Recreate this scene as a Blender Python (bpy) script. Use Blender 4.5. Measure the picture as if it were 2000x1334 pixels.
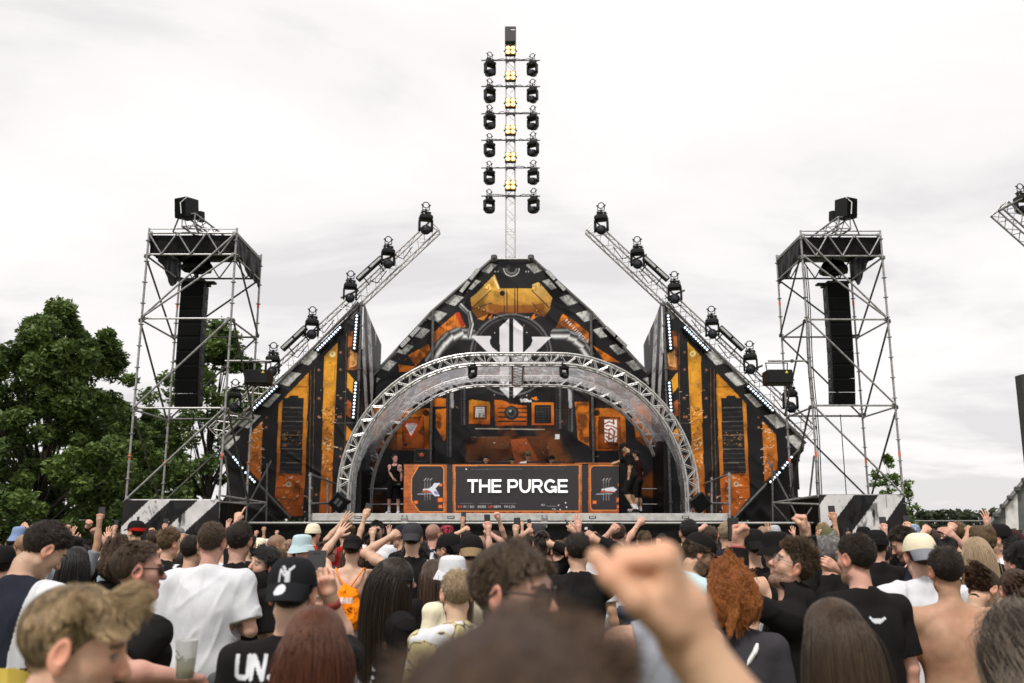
import bpy, math, random
import numpy as np
from mathutils import Vector, Matrix
for _o in list(bpy.data.objects): bpy.data.objects.remove(_o)
SC = bpy.context.scene
COL = SC.collection
# ------------------------------------------------------------------ camera
FPX = 1750.0; CAMZ = 1.8; PITCH = math.atan(363/1750.0)
cam = bpy.data.cameras.new('camera'); cam_o = bpy.data.objects.new('camera', cam); COL.objects.link(cam_o)
cam.sensor_width = 36; cam.lens = 36*FPX/2000; cam.clip_start = .05; cam.clip_end = 5000
cam_o.location = (0, 0, CAMZ); cam_o.rotation_euler = (math.pi/2+PITCH, 0, 0)
cam.dof.use_dof = True; cam.dof.focus_distance = 9.5; cam.dof.aperture_fstop = 3.0
SC.camera = cam_o
SC.render.resolution_x = 1024; SC.render.resolution_y = 683
SC.view_settings.view_transform = 'Standard'; SC.view_settings.look = 'None'
SC.view_settings.exposure = 0.22; SC.view_settings.gamma = 1
# ------------------------------------------------------------------ world: overcast
W = bpy.data.worlds.new("World"); SC.world = W; W.use_nodes = True
SUN_EL, SUN_AZ = math.radians(58), math.radians(205)
def build_world():
    nt = W.node_tree; N = nt.nodes; L = nt.links; N.clear()
    out = N.new('ShaderNodeOutputWorld'); bg = N.new('ShaderNodeBackground'); bg.inputs['Strength'].default_value = .1
    sky = N.new('ShaderNodeTexSky'); sky.sky_type = 'NISHITA'; sky.sun_disc = False
    sky.sun_elevation = SUN_EL; sky.sun_rotation = SUN_AZ
    tc = N.new('ShaderNodeTexCoord'); sep = N.new('ShaderNodeSeparateXYZ'); L.new(tc.outputs['Generated'], sep.inputs[0])
    zz = N.new('ShaderNodeMath'); zz.operation = 'MAXIMUM'; zz.inputs[1].default_value = 0; L.new(sep.outputs['Z'], zz.inputs[0])
    za = N.new('ShaderNodeMath'); za.operation = 'ADD'; za.inputs[1].default_value = .16; L.new(zz.outputs[0], za.inputs[0])
    dx = N.new('ShaderNodeMath'); dx.operation = 'DIVIDE'; L.new(sep.outputs['X'], dx.inputs[0]); L.new(za.outputs[0], dx.inputs[1])
    dy = N.new('ShaderNodeMath'); dy.operation = 'DIVIDE'; L.new(sep.outputs['Y'], dy.inputs[0]); L.new(za.outputs[0], dy.inputs[1])
    cb = N.new('ShaderNodeCombineXYZ'); L.new(dx.outputs[0], cb.inputs[0]); L.new(dy.outputs[0], cb.inputs[1])
    mp = N.new('ShaderNodeMapping'); mp.inputs['Location'].default_value = (1.7, .6, 0); mp.inputs['Scale'].default_value = (.55, .8, 1); L.new(cb.outputs[0], mp.inputs[0])
    n1 = N.new('ShaderNodeTexNoise'); n1.inputs['Scale'].default_value = 1.5; n1.inputs['Detail'].default_value = 7; n1.inputs['Roughness'].default_value = .56; n1.inputs['Distortion'].default_value = .35
    L.new(mp.outputs[0], n1.inputs['Vector'])
    # brighter towards the middle of the view, greyer low down and to the sides
    ax = N.new('ShaderNodeMath'); ax.operation = 'MULTIPLY'; L.new(sep.outputs['X'], ax.inputs[0]); L.new(sep.outputs['X'], ax.inputs[1])
    a2 = N.new('ShaderNodeMath'); a2.operation = 'MULTIPLY_ADD'; a2.inputs[1].default_value = -.42; L.new(ax.outputs[0], a2.inputs[0]); L.new(n1.outputs['Fac'], a2.inputs[2])
    zl = N.new('ShaderNodeMath'); zl.operation = 'MULTIPLY_ADD'; zl.inputs[1].default_value = .22; zl.use_clamp = False; L.new(zz.outputs[0], zl.inputs[0]); L.new(a2.outputs[0], zl.inputs[2])
    r = N.new('ShaderNodeValToRGB'); L.new(zl.outputs[0], r.inputs[0])
    e = r.color_ramp.elements; e[0].position = .38; e[0].color = (7.0, 6.8, 6.8, 1); e[1].position = .62; e[1].color = (9.3, 9.05, 8.88, 1)
    e2 = r.color_ramp.elements.new(.49); e2.color = (8.6, 8.35, 8.25, 1)
    mx = N.new('ShaderNodeMix'); mx.data_type = 'RGBA'; mx.inputs['Factor'].default_value = .96
    L.new(sky.outputs[0], mx.inputs['A']); L.new(r.outputs[0], mx.inputs['B'])
    L.new(mx.outputs['Result'], bg.inputs['Color']); L.new(bg.outputs[0], out.inputs[0])
build_world()
sun = bpy.data.lights.new('sun', 'SUN'); sun.energy = 2.7; sun.angle = math.radians(12); sun.color = (1, .965, .92)
sun_o = bpy.data.objects.new('sun', sun); COL.objects.link(sun_o)
sd = Vector((math.sin(SUN_AZ)*math.cos(SUN_EL), math.cos(SUN_AZ)*math.cos(SUN_EL), math.sin(SUN_EL)))
sun_o.rotation_euler = sd.to_track_quat('Z', 'Y').to_euler(); sun_o.location = (0, -5, 30)
SC.cycles.max_bounces = 8; SC.cycles.transparent_max_bounces = 24; SC.cycles.use_denoising = True
# ------------------------------------------------------------------ helpers
def at(px, py, Y):
    x = (px-1000)/FPX; y = (667-py)/FPX
    d = Vector((x, math.cos(PITCH)-y*math.sin(PITCH), math.sin(PITCH)+y*math.cos(PITCH)))
    return Vector((0, 0, CAMZ))+d*(Y/d.y)
def proj(P):                                   # (N,3) world points -> photo pixels, for laying out printed artwork
    P = np.asarray(P, float); z = P[:, 2]-CAMZ
    c, s = math.cos(PITCH), math.sin(PITCH)
    f = P[:, 1]*c+z*s; u = -P[:, 1]*s+z*c
    return 1000+FPX*P[:, 0]/f, 667-FPX*u/f
def hsh(*a):
    n = np.zeros_like(np.asarray(a[0], float))
    for k, v in enumerate(a): n = n+np.asarray(v, float)*(12.9898, 78.233, 37.719, 93.989)[k]
    s = np.sin(n)*43758.5453
    return s-np.floor(s)
def vnoise(x, y, z=0., seed=0.):
    x = np.asarray(x, float); y = np.asarray(y, float); z = np.asarray(z, float)+np.zeros_like(x)
    ix, iy, iz = np.floor(x), np.floor(y), np.floor(z); fx, fy, fz = x-ix, y-iy, z-iz
    fx = fx*fx*(3-2*fx); fy = fy*fy*(3-2*fy); fz = fz*fz*(3-2*fz); r = 0
    for i in (0, 1):
        for j in (0, 1):
            for k in (0, 1):
                r = r+hsh(ix+i, iy+j, iz+k, seed)*(fx if i else 1-fx)*(fy if j else 1-fy)*(fz if k else 1-fz)
    return r
def fbm(x, y, z=0., seed=0., oct=4):
    s = 0; a = .5; t = 0
    for o in range(oct):
        s = s+a*vnoise(np.asarray(x)*2**o, np.asarray(y)*2**o, np.asarray(z)*2**o, seed+o*7); t += a; a *= .5
    return s/t
class MB:
    def __init__(s): s.v = []; s.f = []; s.m = []; s.mi = 0
    def add(s, vs, fs):
        b = len(s.v); s.v += [tuple(p) for p in vs]; s.f += [tuple(b+i for i in f) for f in fs]; s.m += [s.mi]*len(fs); return s
    def box(s, c, d, R=None, bev=0.):
        hx, hy, hz = d[0]/2, d[1]/2, d[2]/2; c = Vector(c)
        if bev > 0:
            b = min(bev, .49*min(d)); vs = []; fs = []
            rings = [(-hz, b), (-hz+b, 0), (hz-b, 0), (hz, b)]
            for z, i in rings:
                x, y = hx-i, hy-i; k = b if i == 0 else b*.4
                vs += [(x-k, -y, z), (x, -y+k, z), (x, y-k, z), (x-k, y, z), (-x+k, y, z), (-x, y-k, z), (-x, -y+k, z), (-x+k, -y, z)]
            for r in range(3):
                for k in range(8): fs.append((r*8+k, r*8+(k+1) % 8, r*8+8+(k+1) % 8, r*8+8+k))
            fs += [tuple(range(7, -1, -1)), tuple(range(24, 32))]
        else:
            vs = [(x, y, z) for z in (-hz, hz) for x, y in ((-hx, -hy), (hx, -hy), (hx, hy), (-hx, hy))]
            fs = [(0, 3, 2, 1), (4, 5, 6, 7), (0, 1, 5, 4), (1, 2, 6, 5), (2, 3, 7, 6), (3, 0, 4, 7)]
        vs = [c+(R @ Vector(v) if R else Vector(v)) for v in vs]
        return s.add(vs, fs)
    def tube(s, p0, p1, r, n=8, r1=None):
        p0 = Vector(p0); p1 = Vector(p1); d = p1-p0
        if d.length < 1e-6: return s
        d.normalize(); a = d.orthogonal().normalized(); b = d.cross(a); r1 = r if r1 is None else r1; vs = []
        for p, q in ((p0, r), (p1, r1)): vs += [p+(a*math.cos(t)+b*math.sin(t))*q for t in [2*math.pi*k/n for k in range(n)]]
        fs = [(k, (k+1) % n, n+(k+1) % n, n+k) for k in range(n)]+[tuple(range(n-1, -1, -1)), tuple(range(n, 2*n))]
        return s.add(vs, fs)
    def path(s, pts, r, n=8, closed=False):
        pts = [Vector(p) for p in pts]; m = len(pts); vs = []; fs = []; up = None
        rr = r if hasattr(r, '__len__') else [r]*m
        for i in range(m):
            t = (pts[(i+1) % m]-pts[i-1]) if closed else (pts[min(i+1, m-1)]-pts[max(i-1, 0)])
            t.normalize()
            if up is None: up = t.orthogonal().normalized()
            up = (up-t*up.dot(t)).normalized(); b = t.cross(up)
            vs += [pts[i]+(up*math.cos(a)+b*math.sin(a))*rr[i] for a in [2*math.pi*k/n for k in range(n)]]
        for i in range(m if closed else m-1):
            j = (i+1) % m
            fs += [(i*n+k, i*n+(k+1) % n, j*n+(k+1) % n, j*n+k) for k in range(n)]
        if not closed: fs += [tuple(range(n-1, -1, -1)), tuple(range((m-1)*n, m*n))]
        return s.add(vs, fs)
    def lathe(s, prof, c=(0, 0, 0), R=None, n=16, sx=1., sy=1.):
        c = Vector(c); vs = []; fs = []
        for r, z in prof:
            for k in range(n):
                v = Vector((r*sx*math.cos(2*math.pi*k/n), r*sy*math.sin(2*math.pi*k/n), z)); vs.append(c+(R @ v if R else v))
        for i in range(len(prof)-1): fs += [(i*n+k, i*n+(k+1) % n, i*n+n+(k+1) % n, i*n+n+k) for k in range(n)]
        fs += [tuple(range(n-1, -1, -1)), tuple(range((len(prof)-1)*n, len(prof)*n))]
        return s.add(vs, fs)
    def quad(s, a, b, c, d): return s.add([a, b, c, d], [(0, 1, 2, 3)])
    def prism(s, pts, thick):                    # polygon in world space pushed along its normal
        pts = [Vector(p) for p in pts]; n = len(pts); nr = Vector((0, 0, 0))
        for i in range(n): nr += (pts[i]-pts[0]).cross(pts[(i+1) % n]-pts[0])
        nr.normalize(); vs = pts+[p+nr*thick for p in pts]
        return s.add(vs, [tuple(range(n-1, -1, -1)), tuple(range(n, 2*n))]+[(i, (i+1) % n, n+(i+1) % n, n+i) for i in range(n)])
    def build(s, name, mat, parent=None, smooth=False, loc=None):
        me = bpy.data.meshes.new(name); me.from_pydata(s.v, [], s.f)
        for m in (mat if isinstance(mat, (list, tuple)) else [mat]): me.materials.append(m)
        if isinstance(mat, (list, tuple)): me.polygons.foreach_set('material_index', s.m)
        if smooth: me.polygons.foreach_set('use_smooth', [True]*len(s.f))
        me.update(); return link(name, me, parent)
def link(name, data, parent=None):
    o = bpy.data.objects.new(name, data); COL.objects.link(o)
    if parent is not None:
        o.parent = parent; o.matrix_parent_inverse = Matrix.LocRotScale(parent.location, parent.rotation_euler, None).inverted()
    return o
def tag(o, label=None, cat=None, group=None, kind=None):
    if label: o['label'] = label
    if cat: o['category'] = cat
    if group: o['group'] = group
    if kind: o['kind'] = kind
    return o
def empty(name, loc, label=None, cat=None, group=None):
    o = bpy.data.objects.new(name, None); o.empty_display_size = .1; o.location = loc; COL.objects.link(o)
    return tag(o, label, cat, group)
KIDS = {}
def copy_tree(o, kids, parent=None):
    c = o.copy(); COL.objects.link(c)
    if parent is not None: c.parent = parent
    for ch in kids.get(o.name, []): copy_tree(ch, kids, c)
    return c
def kid_map():
    k = {}
    for o in bpy.data.objects:
        if o.parent: k.setdefault(o.parent.name, []).append(o)
    return k
def lin(r, g, b): return tuple(((c/255)/12.92 if c/255 <= .04045 else ((c/255+.055)/1.055)**2.4) for c in (r, g, b))
MATS = {}
def mat(name, col, rough=.6, metal=0., var=.15, scale=8., bump=0., bscale=40., spec=.5, stretch=None, obj=True, var2=None):
    if name in MATS: return MATS[name]
    m = bpy.data.materials.new(name); m.use_nodes = True; nt = m.node_tree; N = nt.nodes; L = nt.links
    b = N['Principled BSDF']; b.inputs['Roughness'].default_value = rough; b.inputs['Metallic'].default_value = metal
    b.inputs['Specular IOR Level'].default_value = spec
    tc = N.new('ShaderNodeTexCoord'); v = tc.outputs['Object']
    if stretch:
        mp = N.new('ShaderNodeMapping'); mp.inputs['Scale'].default_value = stretch; L.new(v, mp.inputs[0]); v = mp.outputs[0]
    n = N.new('ShaderNodeTexNoise'); n.inputs['Scale'].default_value = scale; n.inputs['Detail'].default_value = 5; L.new(v, n.inputs['Vector'])
    r = N.new('ShaderNodeValToRGB'); e = r.color_ramp.elements; e[0].position = .32; e[1].position = .68
    c2 = var2 if var2 else tuple(min(1, c*(1+var)) for c in col)
    e[0].color = (*[c*(1-var) for c in col], 1) if not var2 else (*col, 1); e[1].color = (*c2, 1)
    L.new(n.outputs['Fac'], r.inputs[0]); L.new(r.outputs[0], b.inputs['Base Color'])
    rr = N.new('ShaderNodeMapRange'); rr.inputs[3].default_value = max(.03, rough-.12); rr.inputs[4].default_value = min(1, rough+.12)
    L.new(n.outputs['Fac'], rr.inputs[0]); L.new(rr.outputs[0], b.inputs['Roughness'])
    if bump:
        n2 = N.new('ShaderNodeTexNoise'); n2.inputs['Scale'].default_value = bscale; n2.inputs['Detail'].default_value = 3; L.new(v, n2.inputs['Vector'])
        bp = N.new('ShaderNodeBump'); bp.inputs['Strength'].default_value = bump; bp.inputs['Distance'].default_value = .02
        L.new(n2.outputs['Fac'], bp.inputs['Height']); L.new(bp.outputs[0], b.inputs['Normal'])
    MATS[name] = m; return m
def emit(name, col, st):
    if name in MATS: return MATS[name]
    m = bpy.data.materials.new(name); m.use_nodes = True; b = m.node_tree.nodes['Principled BSDF']
    b.inputs['Base Color'].default_value = (*col, 1); b.inputs['Emission Color'].default_value = (*col, 1); b.inputs['Emission Strength'].default_value = st
    MATS[name] = m; return m
def vcol_mat(name, rough=.5, bump=0., spec=.4, bscale=30., sss=0.):
    if name in MATS: return MATS[name]
    m = bpy.data.materials.new(name); m.use_nodes = True; N = m.node_tree.nodes; L = m.node_tree.links; b = N['Principled BSDF']
    a = N.new('ShaderNodeAttribute'); a.attribute_name = 'Col'; L.new(a.outputs['Color'], b.inputs['Base Color'])
    b.inputs['Roughness'].default_value = rough; b.inputs['Specular IOR Level'].default_value = spec
    if sss > 0:
        b.inputs['Subsurface Weight'].default_value = sss; b.inputs['Subsurface Radius'].default_value = (1, .35, .2); b.inputs['Subsurface Scale'].default_value = .008
    if bump:
        tc = N.new('ShaderNodeTexCoord'); n2 = N.new('ShaderNodeTexNoise'); n2.inputs['Scale'].default_value = bscale; n2.inputs['Detail'].default_value = 4; L.new(tc.outputs['Object'], n2.inputs['Vector'])
        bp = N.new('ShaderNodeBump'); bp.inputs['Strength'].default_value = bump; bp.inputs['Distance'].default_value = .02
        L.new(n2.outputs['Fac'], bp.inputs['Height']); L.new(bp.outputs[0], b.inputs['Normal'])
    MATS[name] = m; return m
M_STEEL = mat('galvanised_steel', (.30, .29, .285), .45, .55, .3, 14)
M_STEELD = mat('dark_or_shaded_steel', (.11, .105, .10), .55, .4, .35, 10)  # dark steel; on the towers' rear tubes it carries painted-in shade
M_ALU = mat('aluminium_tube', (.50, .485, .47), .35, .55, .12, 20)
M_DECK = mat('aluminium_deck_edge', (.52, .505, .48), .5, .3, .18, 6, .1, 30)
M_BLACK = mat('black_powder_coat', (.006, .006, .006), .5, 0, .4, 12, spec=.25)
M_BLACKP = mat('black_grille', (.003, .003, .003), .8, 0, .5, 60, spec=.1)
M_TARP = mat('black_tarpaulin', (.007, .006, .006), .5, 0, .4, 4, .5, 5, spec=.1)
M_CLOTH = mat('black_stage_cloth', (.006, .0055, .0055), .85, 0, .4, 3, .3, 9, spec=.1)
M_LENS = mat('lens_glass', (.02, .022, .03), .06, 0, .2, 5)
M_ORANGE = mat('orange_marking', (.7, .12, .02), .6)
M_LED = emit('white_diode', (.72, .84, 1), 1.3)
M_WARM = emit('warm_bulb', (1, .74, .34), 2.6)
M_WARM2 = emit('warm_reflector', (1, .5, .13), 1.1)
M_GREYBAR = mat('grey_diffuser_bar', (.40, .40, .385), .3, 0, .3, 20)
M_WHITE = mat('white_print', (.78, .77, .76), .5, 0, .05)
# ------------------------------------------------------------------ printed artwork painter (designs laid out in photo pixels, stored as mesh colours)
class Art:
    def __init__(s, X, Y): s.X, s.Y = X, Y; s.C = np.zeros((len(X), 3)); s.ox = s.oy = 0; s.k = 1.; s.mir = None
    def frame(s, ox, oy, k, mir=None): s.ox, s.oy, s.k, s.mir = ox, oy, k, mir; return s
    def xy(s):
        X = (2*s.mir-s.X) if s.mir else s.X
        return (X-s.ox)/s.k, (s.Y-s.oy)/s.k
    def mpoly(s, pts, soft=0):
        X, Y = s.xy(); xs = [p[0] for p in pts]; ys = [p[1] for p in pts]
        idx = np.nonzero((X >= min(xs)) & (X <= max(xs)) & (Y >= min(ys)) & (Y <= max(ys)))[0]
        x, y = X[idx], Y[idx]; ins = np.zeros(len(idx), bool); n = len(pts)
        for i in range(n):
            (x0, y0), (x1, y1) = pts[i], pts[(i+1) % n]
            if y0 == y1: continue
            ins ^= ((y0 > y) != (y1 > y)) & (x < (x1-x0)*(y-y0)/(y1-y0)+x0)
        return idx[ins], x[ins], y[ins]
    def put(s, idx, c, a=1.): s.C[idx] = s.C[idx]*(1-np.asarray(a).reshape(-1, 1) if np.ndim(a) else 1-a)+np.asarray(c)*(np.asarray(a).reshape(-1, 1) if np.ndim(a) else a)
    def poly(s, pts, c, c2=None, axis=1, a=1., grime=0., gs=.02, edge=None):
        idx, x, y = s.mpoly(pts)
        if len(idx) == 0: return
        c = np.asarray(c, float)
        if c2 is not None:
            u = (y if axis == 1 else x); u0 = min(p[axis] for p in pts); u1 = max(p[axis] for p in pts)
            t = np.clip((u-u0)/(u1-u0), 0, 1)[:, None]; cc = c*(1-t)+np.asarray(c2)*t
        else: cc = np.tile(c, (len(idx), 1))
        if grime:
            n = fbm(x*gs, y*gs, 0, 3, 5); cc = cc*(1-grime*np.clip((n-.45)*5, 0, 1))[:, None]
        s.put(idx, cc, a)
        if edge:
            for i in range(len(pts)): s.line([pts[i], pts[(i+1) % len(pts)]], edge[0], edge[1])
    def line(s, pts, w, c, a=1., prof=None):
        X, Y = s.xy()
        for (x0, y0), (x1, y1) in zip(pts[:-1], pts[1:]):
            idx = np.nonzero((X > min(x0, x1)-w) & (X < max(x0, x1)+w) & (Y > min(y0, y1)-w) & (Y < max(y0, y1)+w))[0]
            if len(idx) == 0: continue
            dx, dy = x1-x0, y1-y0; l2 = dx*dx+dy*dy+1e-9
            t = np.clip(((X[idx]-x0)*dx+(Y[idx]-y0)*dy)/l2, 0, 1)
            sx, sy = X[idx]-x0-t*dx, Y[idx]-y0-t*dy; d = np.hypot(sx, sy); k = d < w/2
            sd = (dx*(Y[idx]-y0)-dy*(X[idx]-x0))/math.sqrt(l2)
            if prof: s.put(idx[k], prof(sd[k]/(w/2), X[idx][k], Y[idx][k]), a)
            else: s.put(idx[k], c, a)
    def disc(s, x, y, r, c, a=1., r0=0, half=None):
        X, Y = s.xy(); d = np.hypot(X-x, Y-y); k = (d <= r) & (d >= r0)
        if half == 'low': k &= Y > y
        if half == 'up': k &= Y < y-r*.2
        idx = np.nonzero(k)[0]; s.put(idx, c, a)
OR = lin(226, 122, 30); ORB = lin(244, 172, 56); ORD = lin(190, 98, 26); RED = lin(176, 48, 26); DK = np.array(lin(27, 24, 25)); WH = lin(228, 226, 226); GR = lin(120, 118, 118)
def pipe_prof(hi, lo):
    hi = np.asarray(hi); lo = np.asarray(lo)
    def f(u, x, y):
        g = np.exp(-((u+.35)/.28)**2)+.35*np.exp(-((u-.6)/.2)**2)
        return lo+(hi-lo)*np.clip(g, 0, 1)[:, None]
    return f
def grime_all(A, seed, amt=.5, sc=.03):
    n = fbm(A.X*sc, A.Y*sc, 0, seed, 5); A.C *= (1-amt*np.clip((n-.5)*4, 0, 1))[:, None]
    n2 = fbm(A.X*sc*5, A.Y*sc*5, 0, seed+3, 3); A.C *= (.88+.4*n2)[:, None]; A.C[A.C[:, 0] > 1.6*A.C[:, 2]+.02, 1] *= 1.06
def specks(A, seed, n, x0, x1, y0, y1, cols, l=(2, 9), w=(.5, 1.1)):
    rg = random.Random(seed)
    for _ in range(n):
        x, y = rg.uniform(x0, x1), rg.uniform(y0, y1); a = rg.uniform(0, 6.28); q = rg.uniform(*l)
        A.line([(x, y), (x+q*math.cos(a), y+q*math.sin(a)*.6)], rg.uniform(*w)*1.6, rg.choice(cols), .75)
def art_centre(A):
    A.C[:] = DK
    A.frame(720, 490, 560/1822.)
    P = A.poly
    X, Y = A.xy()
    # rusty background patches
    n = fbm(X*.006, Y*.006, 0, 11, 4); k = np.clip((n-.5)*5, 0, 1)*np.clip((Y-930)/250, 0, 1)
    A.C = A.C*(1-k[:, None])+np.array(lin(112, 60, 22))*k[:, None]
    P([(640, 1180), (1130, 1180), (1160, 1400), (600, 1400)], lin(104, 54, 22), lin(58, 30, 18), grime=.9, gs=.015)
    P([(900, 1200), (1000, 1190), (1080, 1330), (940, 1400)], lin(176, 84, 38), lin(90, 40, 20), grime=.7)
    # ring and silver arcs behind the emblem
    A.disc(905, 660, 262, lin(96, 94, 94), 1, 250); A.disc(905, 660, 238, lin(70, 68, 68), 1, 230); A.disc(905, 660, 222, lin(20, 18, 18))
    # orange side plates
    for p in ([(412, 520), (560, 392), (616, 478), (600, 500), (418, 606)], [(250, 664), (382, 590), (392, 640), (298, 732)], [(190, 722), (300, 735), (240, 770), (192, 768)],
              [(1192, 480), (1232, 400), (1300, 440), (1398, 520), (1398, 612), (1300, 560), (1195, 500)], [(1425, 600), (1540, 672), (1602, 712), (1500, 700)],
              [(425, 1010), (500, 1000), (505, 1150), (480, 1210), (428, 1120)], [(1310, 960), (1400, 960), (1400, 1240), (1330, 1200)], [(405, 930), (500, 940), (500, 990), (400, 990)],
              [(-60, 1000), (120, 980), (90, 1250), (-60, 1350)], [(1660, 930), (1800, 1000), (1840, 1300), (1700, 1200)]):
        P(p, OR, ORD, grime=.75, gs=.02)
    for k in range(9): A.line([(430+k*20, 600-k*14), (440+k*20, 480-k*14)], 3, lin(60, 30, 14), .5)
    P([(548, 395), (575, 388), (612, 470), (590, 490)], lin(180, 60, 20), grime=.4)
    # silver elbow pipes
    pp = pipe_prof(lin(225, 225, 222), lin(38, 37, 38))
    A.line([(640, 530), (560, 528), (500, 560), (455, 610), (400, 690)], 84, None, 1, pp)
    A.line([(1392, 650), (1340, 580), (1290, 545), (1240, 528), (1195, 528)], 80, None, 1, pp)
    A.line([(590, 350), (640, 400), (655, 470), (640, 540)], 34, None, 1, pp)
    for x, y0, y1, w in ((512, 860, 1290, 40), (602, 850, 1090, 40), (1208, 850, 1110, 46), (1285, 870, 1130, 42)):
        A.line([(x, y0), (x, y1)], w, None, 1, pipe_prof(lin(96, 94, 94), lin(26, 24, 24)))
        for k in range(12): A.line([(x-w/2, y0+10+k*(y1-y0)/13), (x+w/2, y0+10+k*(y1-y0)/13)], 4, lin(30, 28, 28), .6)
    for x in (525, 1275): A.line([(x, 860), (x+8, 990)], 20, lin(200, 200, 200), .7)
    # big yellow pipe body
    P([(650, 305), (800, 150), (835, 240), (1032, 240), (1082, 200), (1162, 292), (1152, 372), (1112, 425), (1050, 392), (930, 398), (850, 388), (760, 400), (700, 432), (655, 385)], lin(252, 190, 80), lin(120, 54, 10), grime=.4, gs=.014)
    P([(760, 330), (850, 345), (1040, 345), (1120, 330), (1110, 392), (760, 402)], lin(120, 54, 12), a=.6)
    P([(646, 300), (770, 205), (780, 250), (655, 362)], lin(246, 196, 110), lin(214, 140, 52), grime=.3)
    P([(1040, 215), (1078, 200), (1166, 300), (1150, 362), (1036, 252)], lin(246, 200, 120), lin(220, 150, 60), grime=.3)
    for a, b in (((655, 362), (780, 250)), ((1036, 252), (1150, 362)), ((860, 245), (862, 395)), ((878, 245), (880, 395)), ((930, 242), (930, 396)), ((946, 242), (946, 396)), ((790, 160), (832, 243)), ((660, 370), (780, 330)), ((1110, 425), (1040, 330))):
        A.line([a, b], 5, lin(50, 26, 12))
    A.line([(792, 165), (828, 240)], 9, lin(250, 228, 190))
    A.disc(850, 270, 17, lin(20, 14, 10)); 
    for x, y in ((752, 236), (1052, 240)): A.disc(x, y, 15, lin(176, 112, 40)); A.disc(x-2, y-3, 10, lin(245, 190, 92))
    for x, y in ((702, 362), (736, 376), (1070, 382)): A.disc(x, y, 11, lin(40, 24, 14)); A.disc(x-2, y-2, 6, lin(200, 130, 60))
    A.disc(908, 112, 52, lin(190, 190, 188), .9, 46, 'low'); A.disc(908, 112, 38, lin(120, 118, 116), .7, 26, 'low'); A.disc(890, 100, 14, lin(60, 58, 58))
    P([(690, 430), (760, 402), (730, 440)], lin(200, 120, 40)); P([(760, 420), (790, 400), (770, 440)], ORD); P([(1030, 430), (1050, 400), (1062, 425), (1040, 440)], OR)
    # three orange instruments
    P([(637, 950), (660, 946), (770, 962), (772, 1102), (637, 1100)], lin(232, 146, 44), lin(196, 92, 26), grime=.35); P([(665, 985), (752, 985), (752, 1072), (665, 1072)], lin(120, 58, 18), grime=.3)
    P([(680, 994), (737, 994), (737, 1058), (680, 1058)], WH)
    for k in range(6): A.line([(688+k*9, 1030), (688+k*9, 1056)], 4, DK)
    for k in range(3): A.line([(686, 1002+k*8), (730, 1002+k*8)], 2.5, GR)
    P([(800, 948), (850, 948), (900, 972), (1005, 985), (1005, 1110), (805, 1112)], lin(210, 110, 32), lin(160, 70, 18), grime=.4)
    for k in range(4): A.line([(825, 1000+k*28), (1000, 1000+k*28)], 9, lin(46, 24, 12))
    A.disc(908, 1030, 46, lin(28, 26, 26)); A.disc(905, 1024, 34, lin(70, 68, 68)); A.disc(908, 1030, 20, lin(30, 28, 28)); A.disc(900, 1018, 8, lin(170, 168, 165))
    P([(1035, 962), (1178, 962), (1178, 1106), (1035, 1106)], lin(222, 122, 34), lin(188, 84, 22)); P([(1055, 980), (1160, 980), (1160, 1096), (1055, 1096)], lin(30, 28, 29))
    for k in range(7): A.line([(1064, 994+k*15), (1150-(k*37) % 40, 994+k*15)], 4, lin(78, 76, 76))
    for k in range(5): A.line([(1070+k*18, 990), (1070+k*18, 1050+(k*29) % 40)], 3, lin(64, 62, 62))
    A.line([(680, 1130), (1118, 1135)], 6, lin(190, 180, 160), .8); A.line([(650, 1185), (820, 1190)], 4, lin(90, 84, 80))
    P([(1184, 1166), (1212, 1166), (1212, 1196), (1184, 1196)], WH)
    rg = random.Random(4)
    x = 965
    while x < 1030: A.line([(x, 940+rg.random()*12), (x+6, 958)], 7, WH); x += 9
    P([(1030, 935), (1068, 925), (1070, 950), (1045, 945)], OR)
    # doors either side with warning triangle and glyph sign
    for mirx in (0, 1):
        q = (lambda x: x) if not mirx else (lambda x: 1815-x)
        P([(q(185), 1000), (q(385), 1000), (q(385), 1272), (q(180), 1266)], lin(210, 116, 34), lin(156, 76, 22), grime=.6, gs=.012)
        P([(q(217), 1060), (q(352), 1055), (q(352), 1256), (q(217), 1256)], lin(172, 84, 26), lin(144, 66, 20), grime=.7, gs=.02, edge=(5, lin(70, 30, 14)))
        A.disc(q(365), 1030, 20, lin(60, 30, 16)); A.disc(q(235), 1232, 12, lin(40, 24, 16))
    P([(218, 1094), (326, 1094), (272, 1196)], lin(206, 52, 28)); P([(230, 1104), (312, 1104), (271, 1176)], WH)
    for k in range(4): A.line([(248+k*5, 1112+k*13), (296-k*5, 1112+k*13)], 3, lin(170, 160, 158))
    for k in range(7): A.line([(240+k*10, 1098), (246+k*10, 1098)], 5, WH, .7)
    P([(1500, 1072), (1578, 1072), (1578, 1214), (1502, 1214)], lin(236, 234, 232))
    for pts in ([(1500, 1100), (1530, 1085), (1560, 1098)], [(1510, 1112), (1545, 1112), (1578, 1130)], [(1500, 1130), (1524, 1140), (1540, 1128), (1566, 1150)], [(1502, 1158), (1530, 1158), (1560, 1180)], [(1514, 1180), (1540, 1195), (1578, 1178)], [(1530, 1140), (1530, 1200)], [(1556, 1072), (1556, 1100)], [(1504, 1200), (1520, 1214)], [(1560, 1150), (1560, 1214)]):
        A.line(pts, 9, lin(150, 66, 26))
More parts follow.
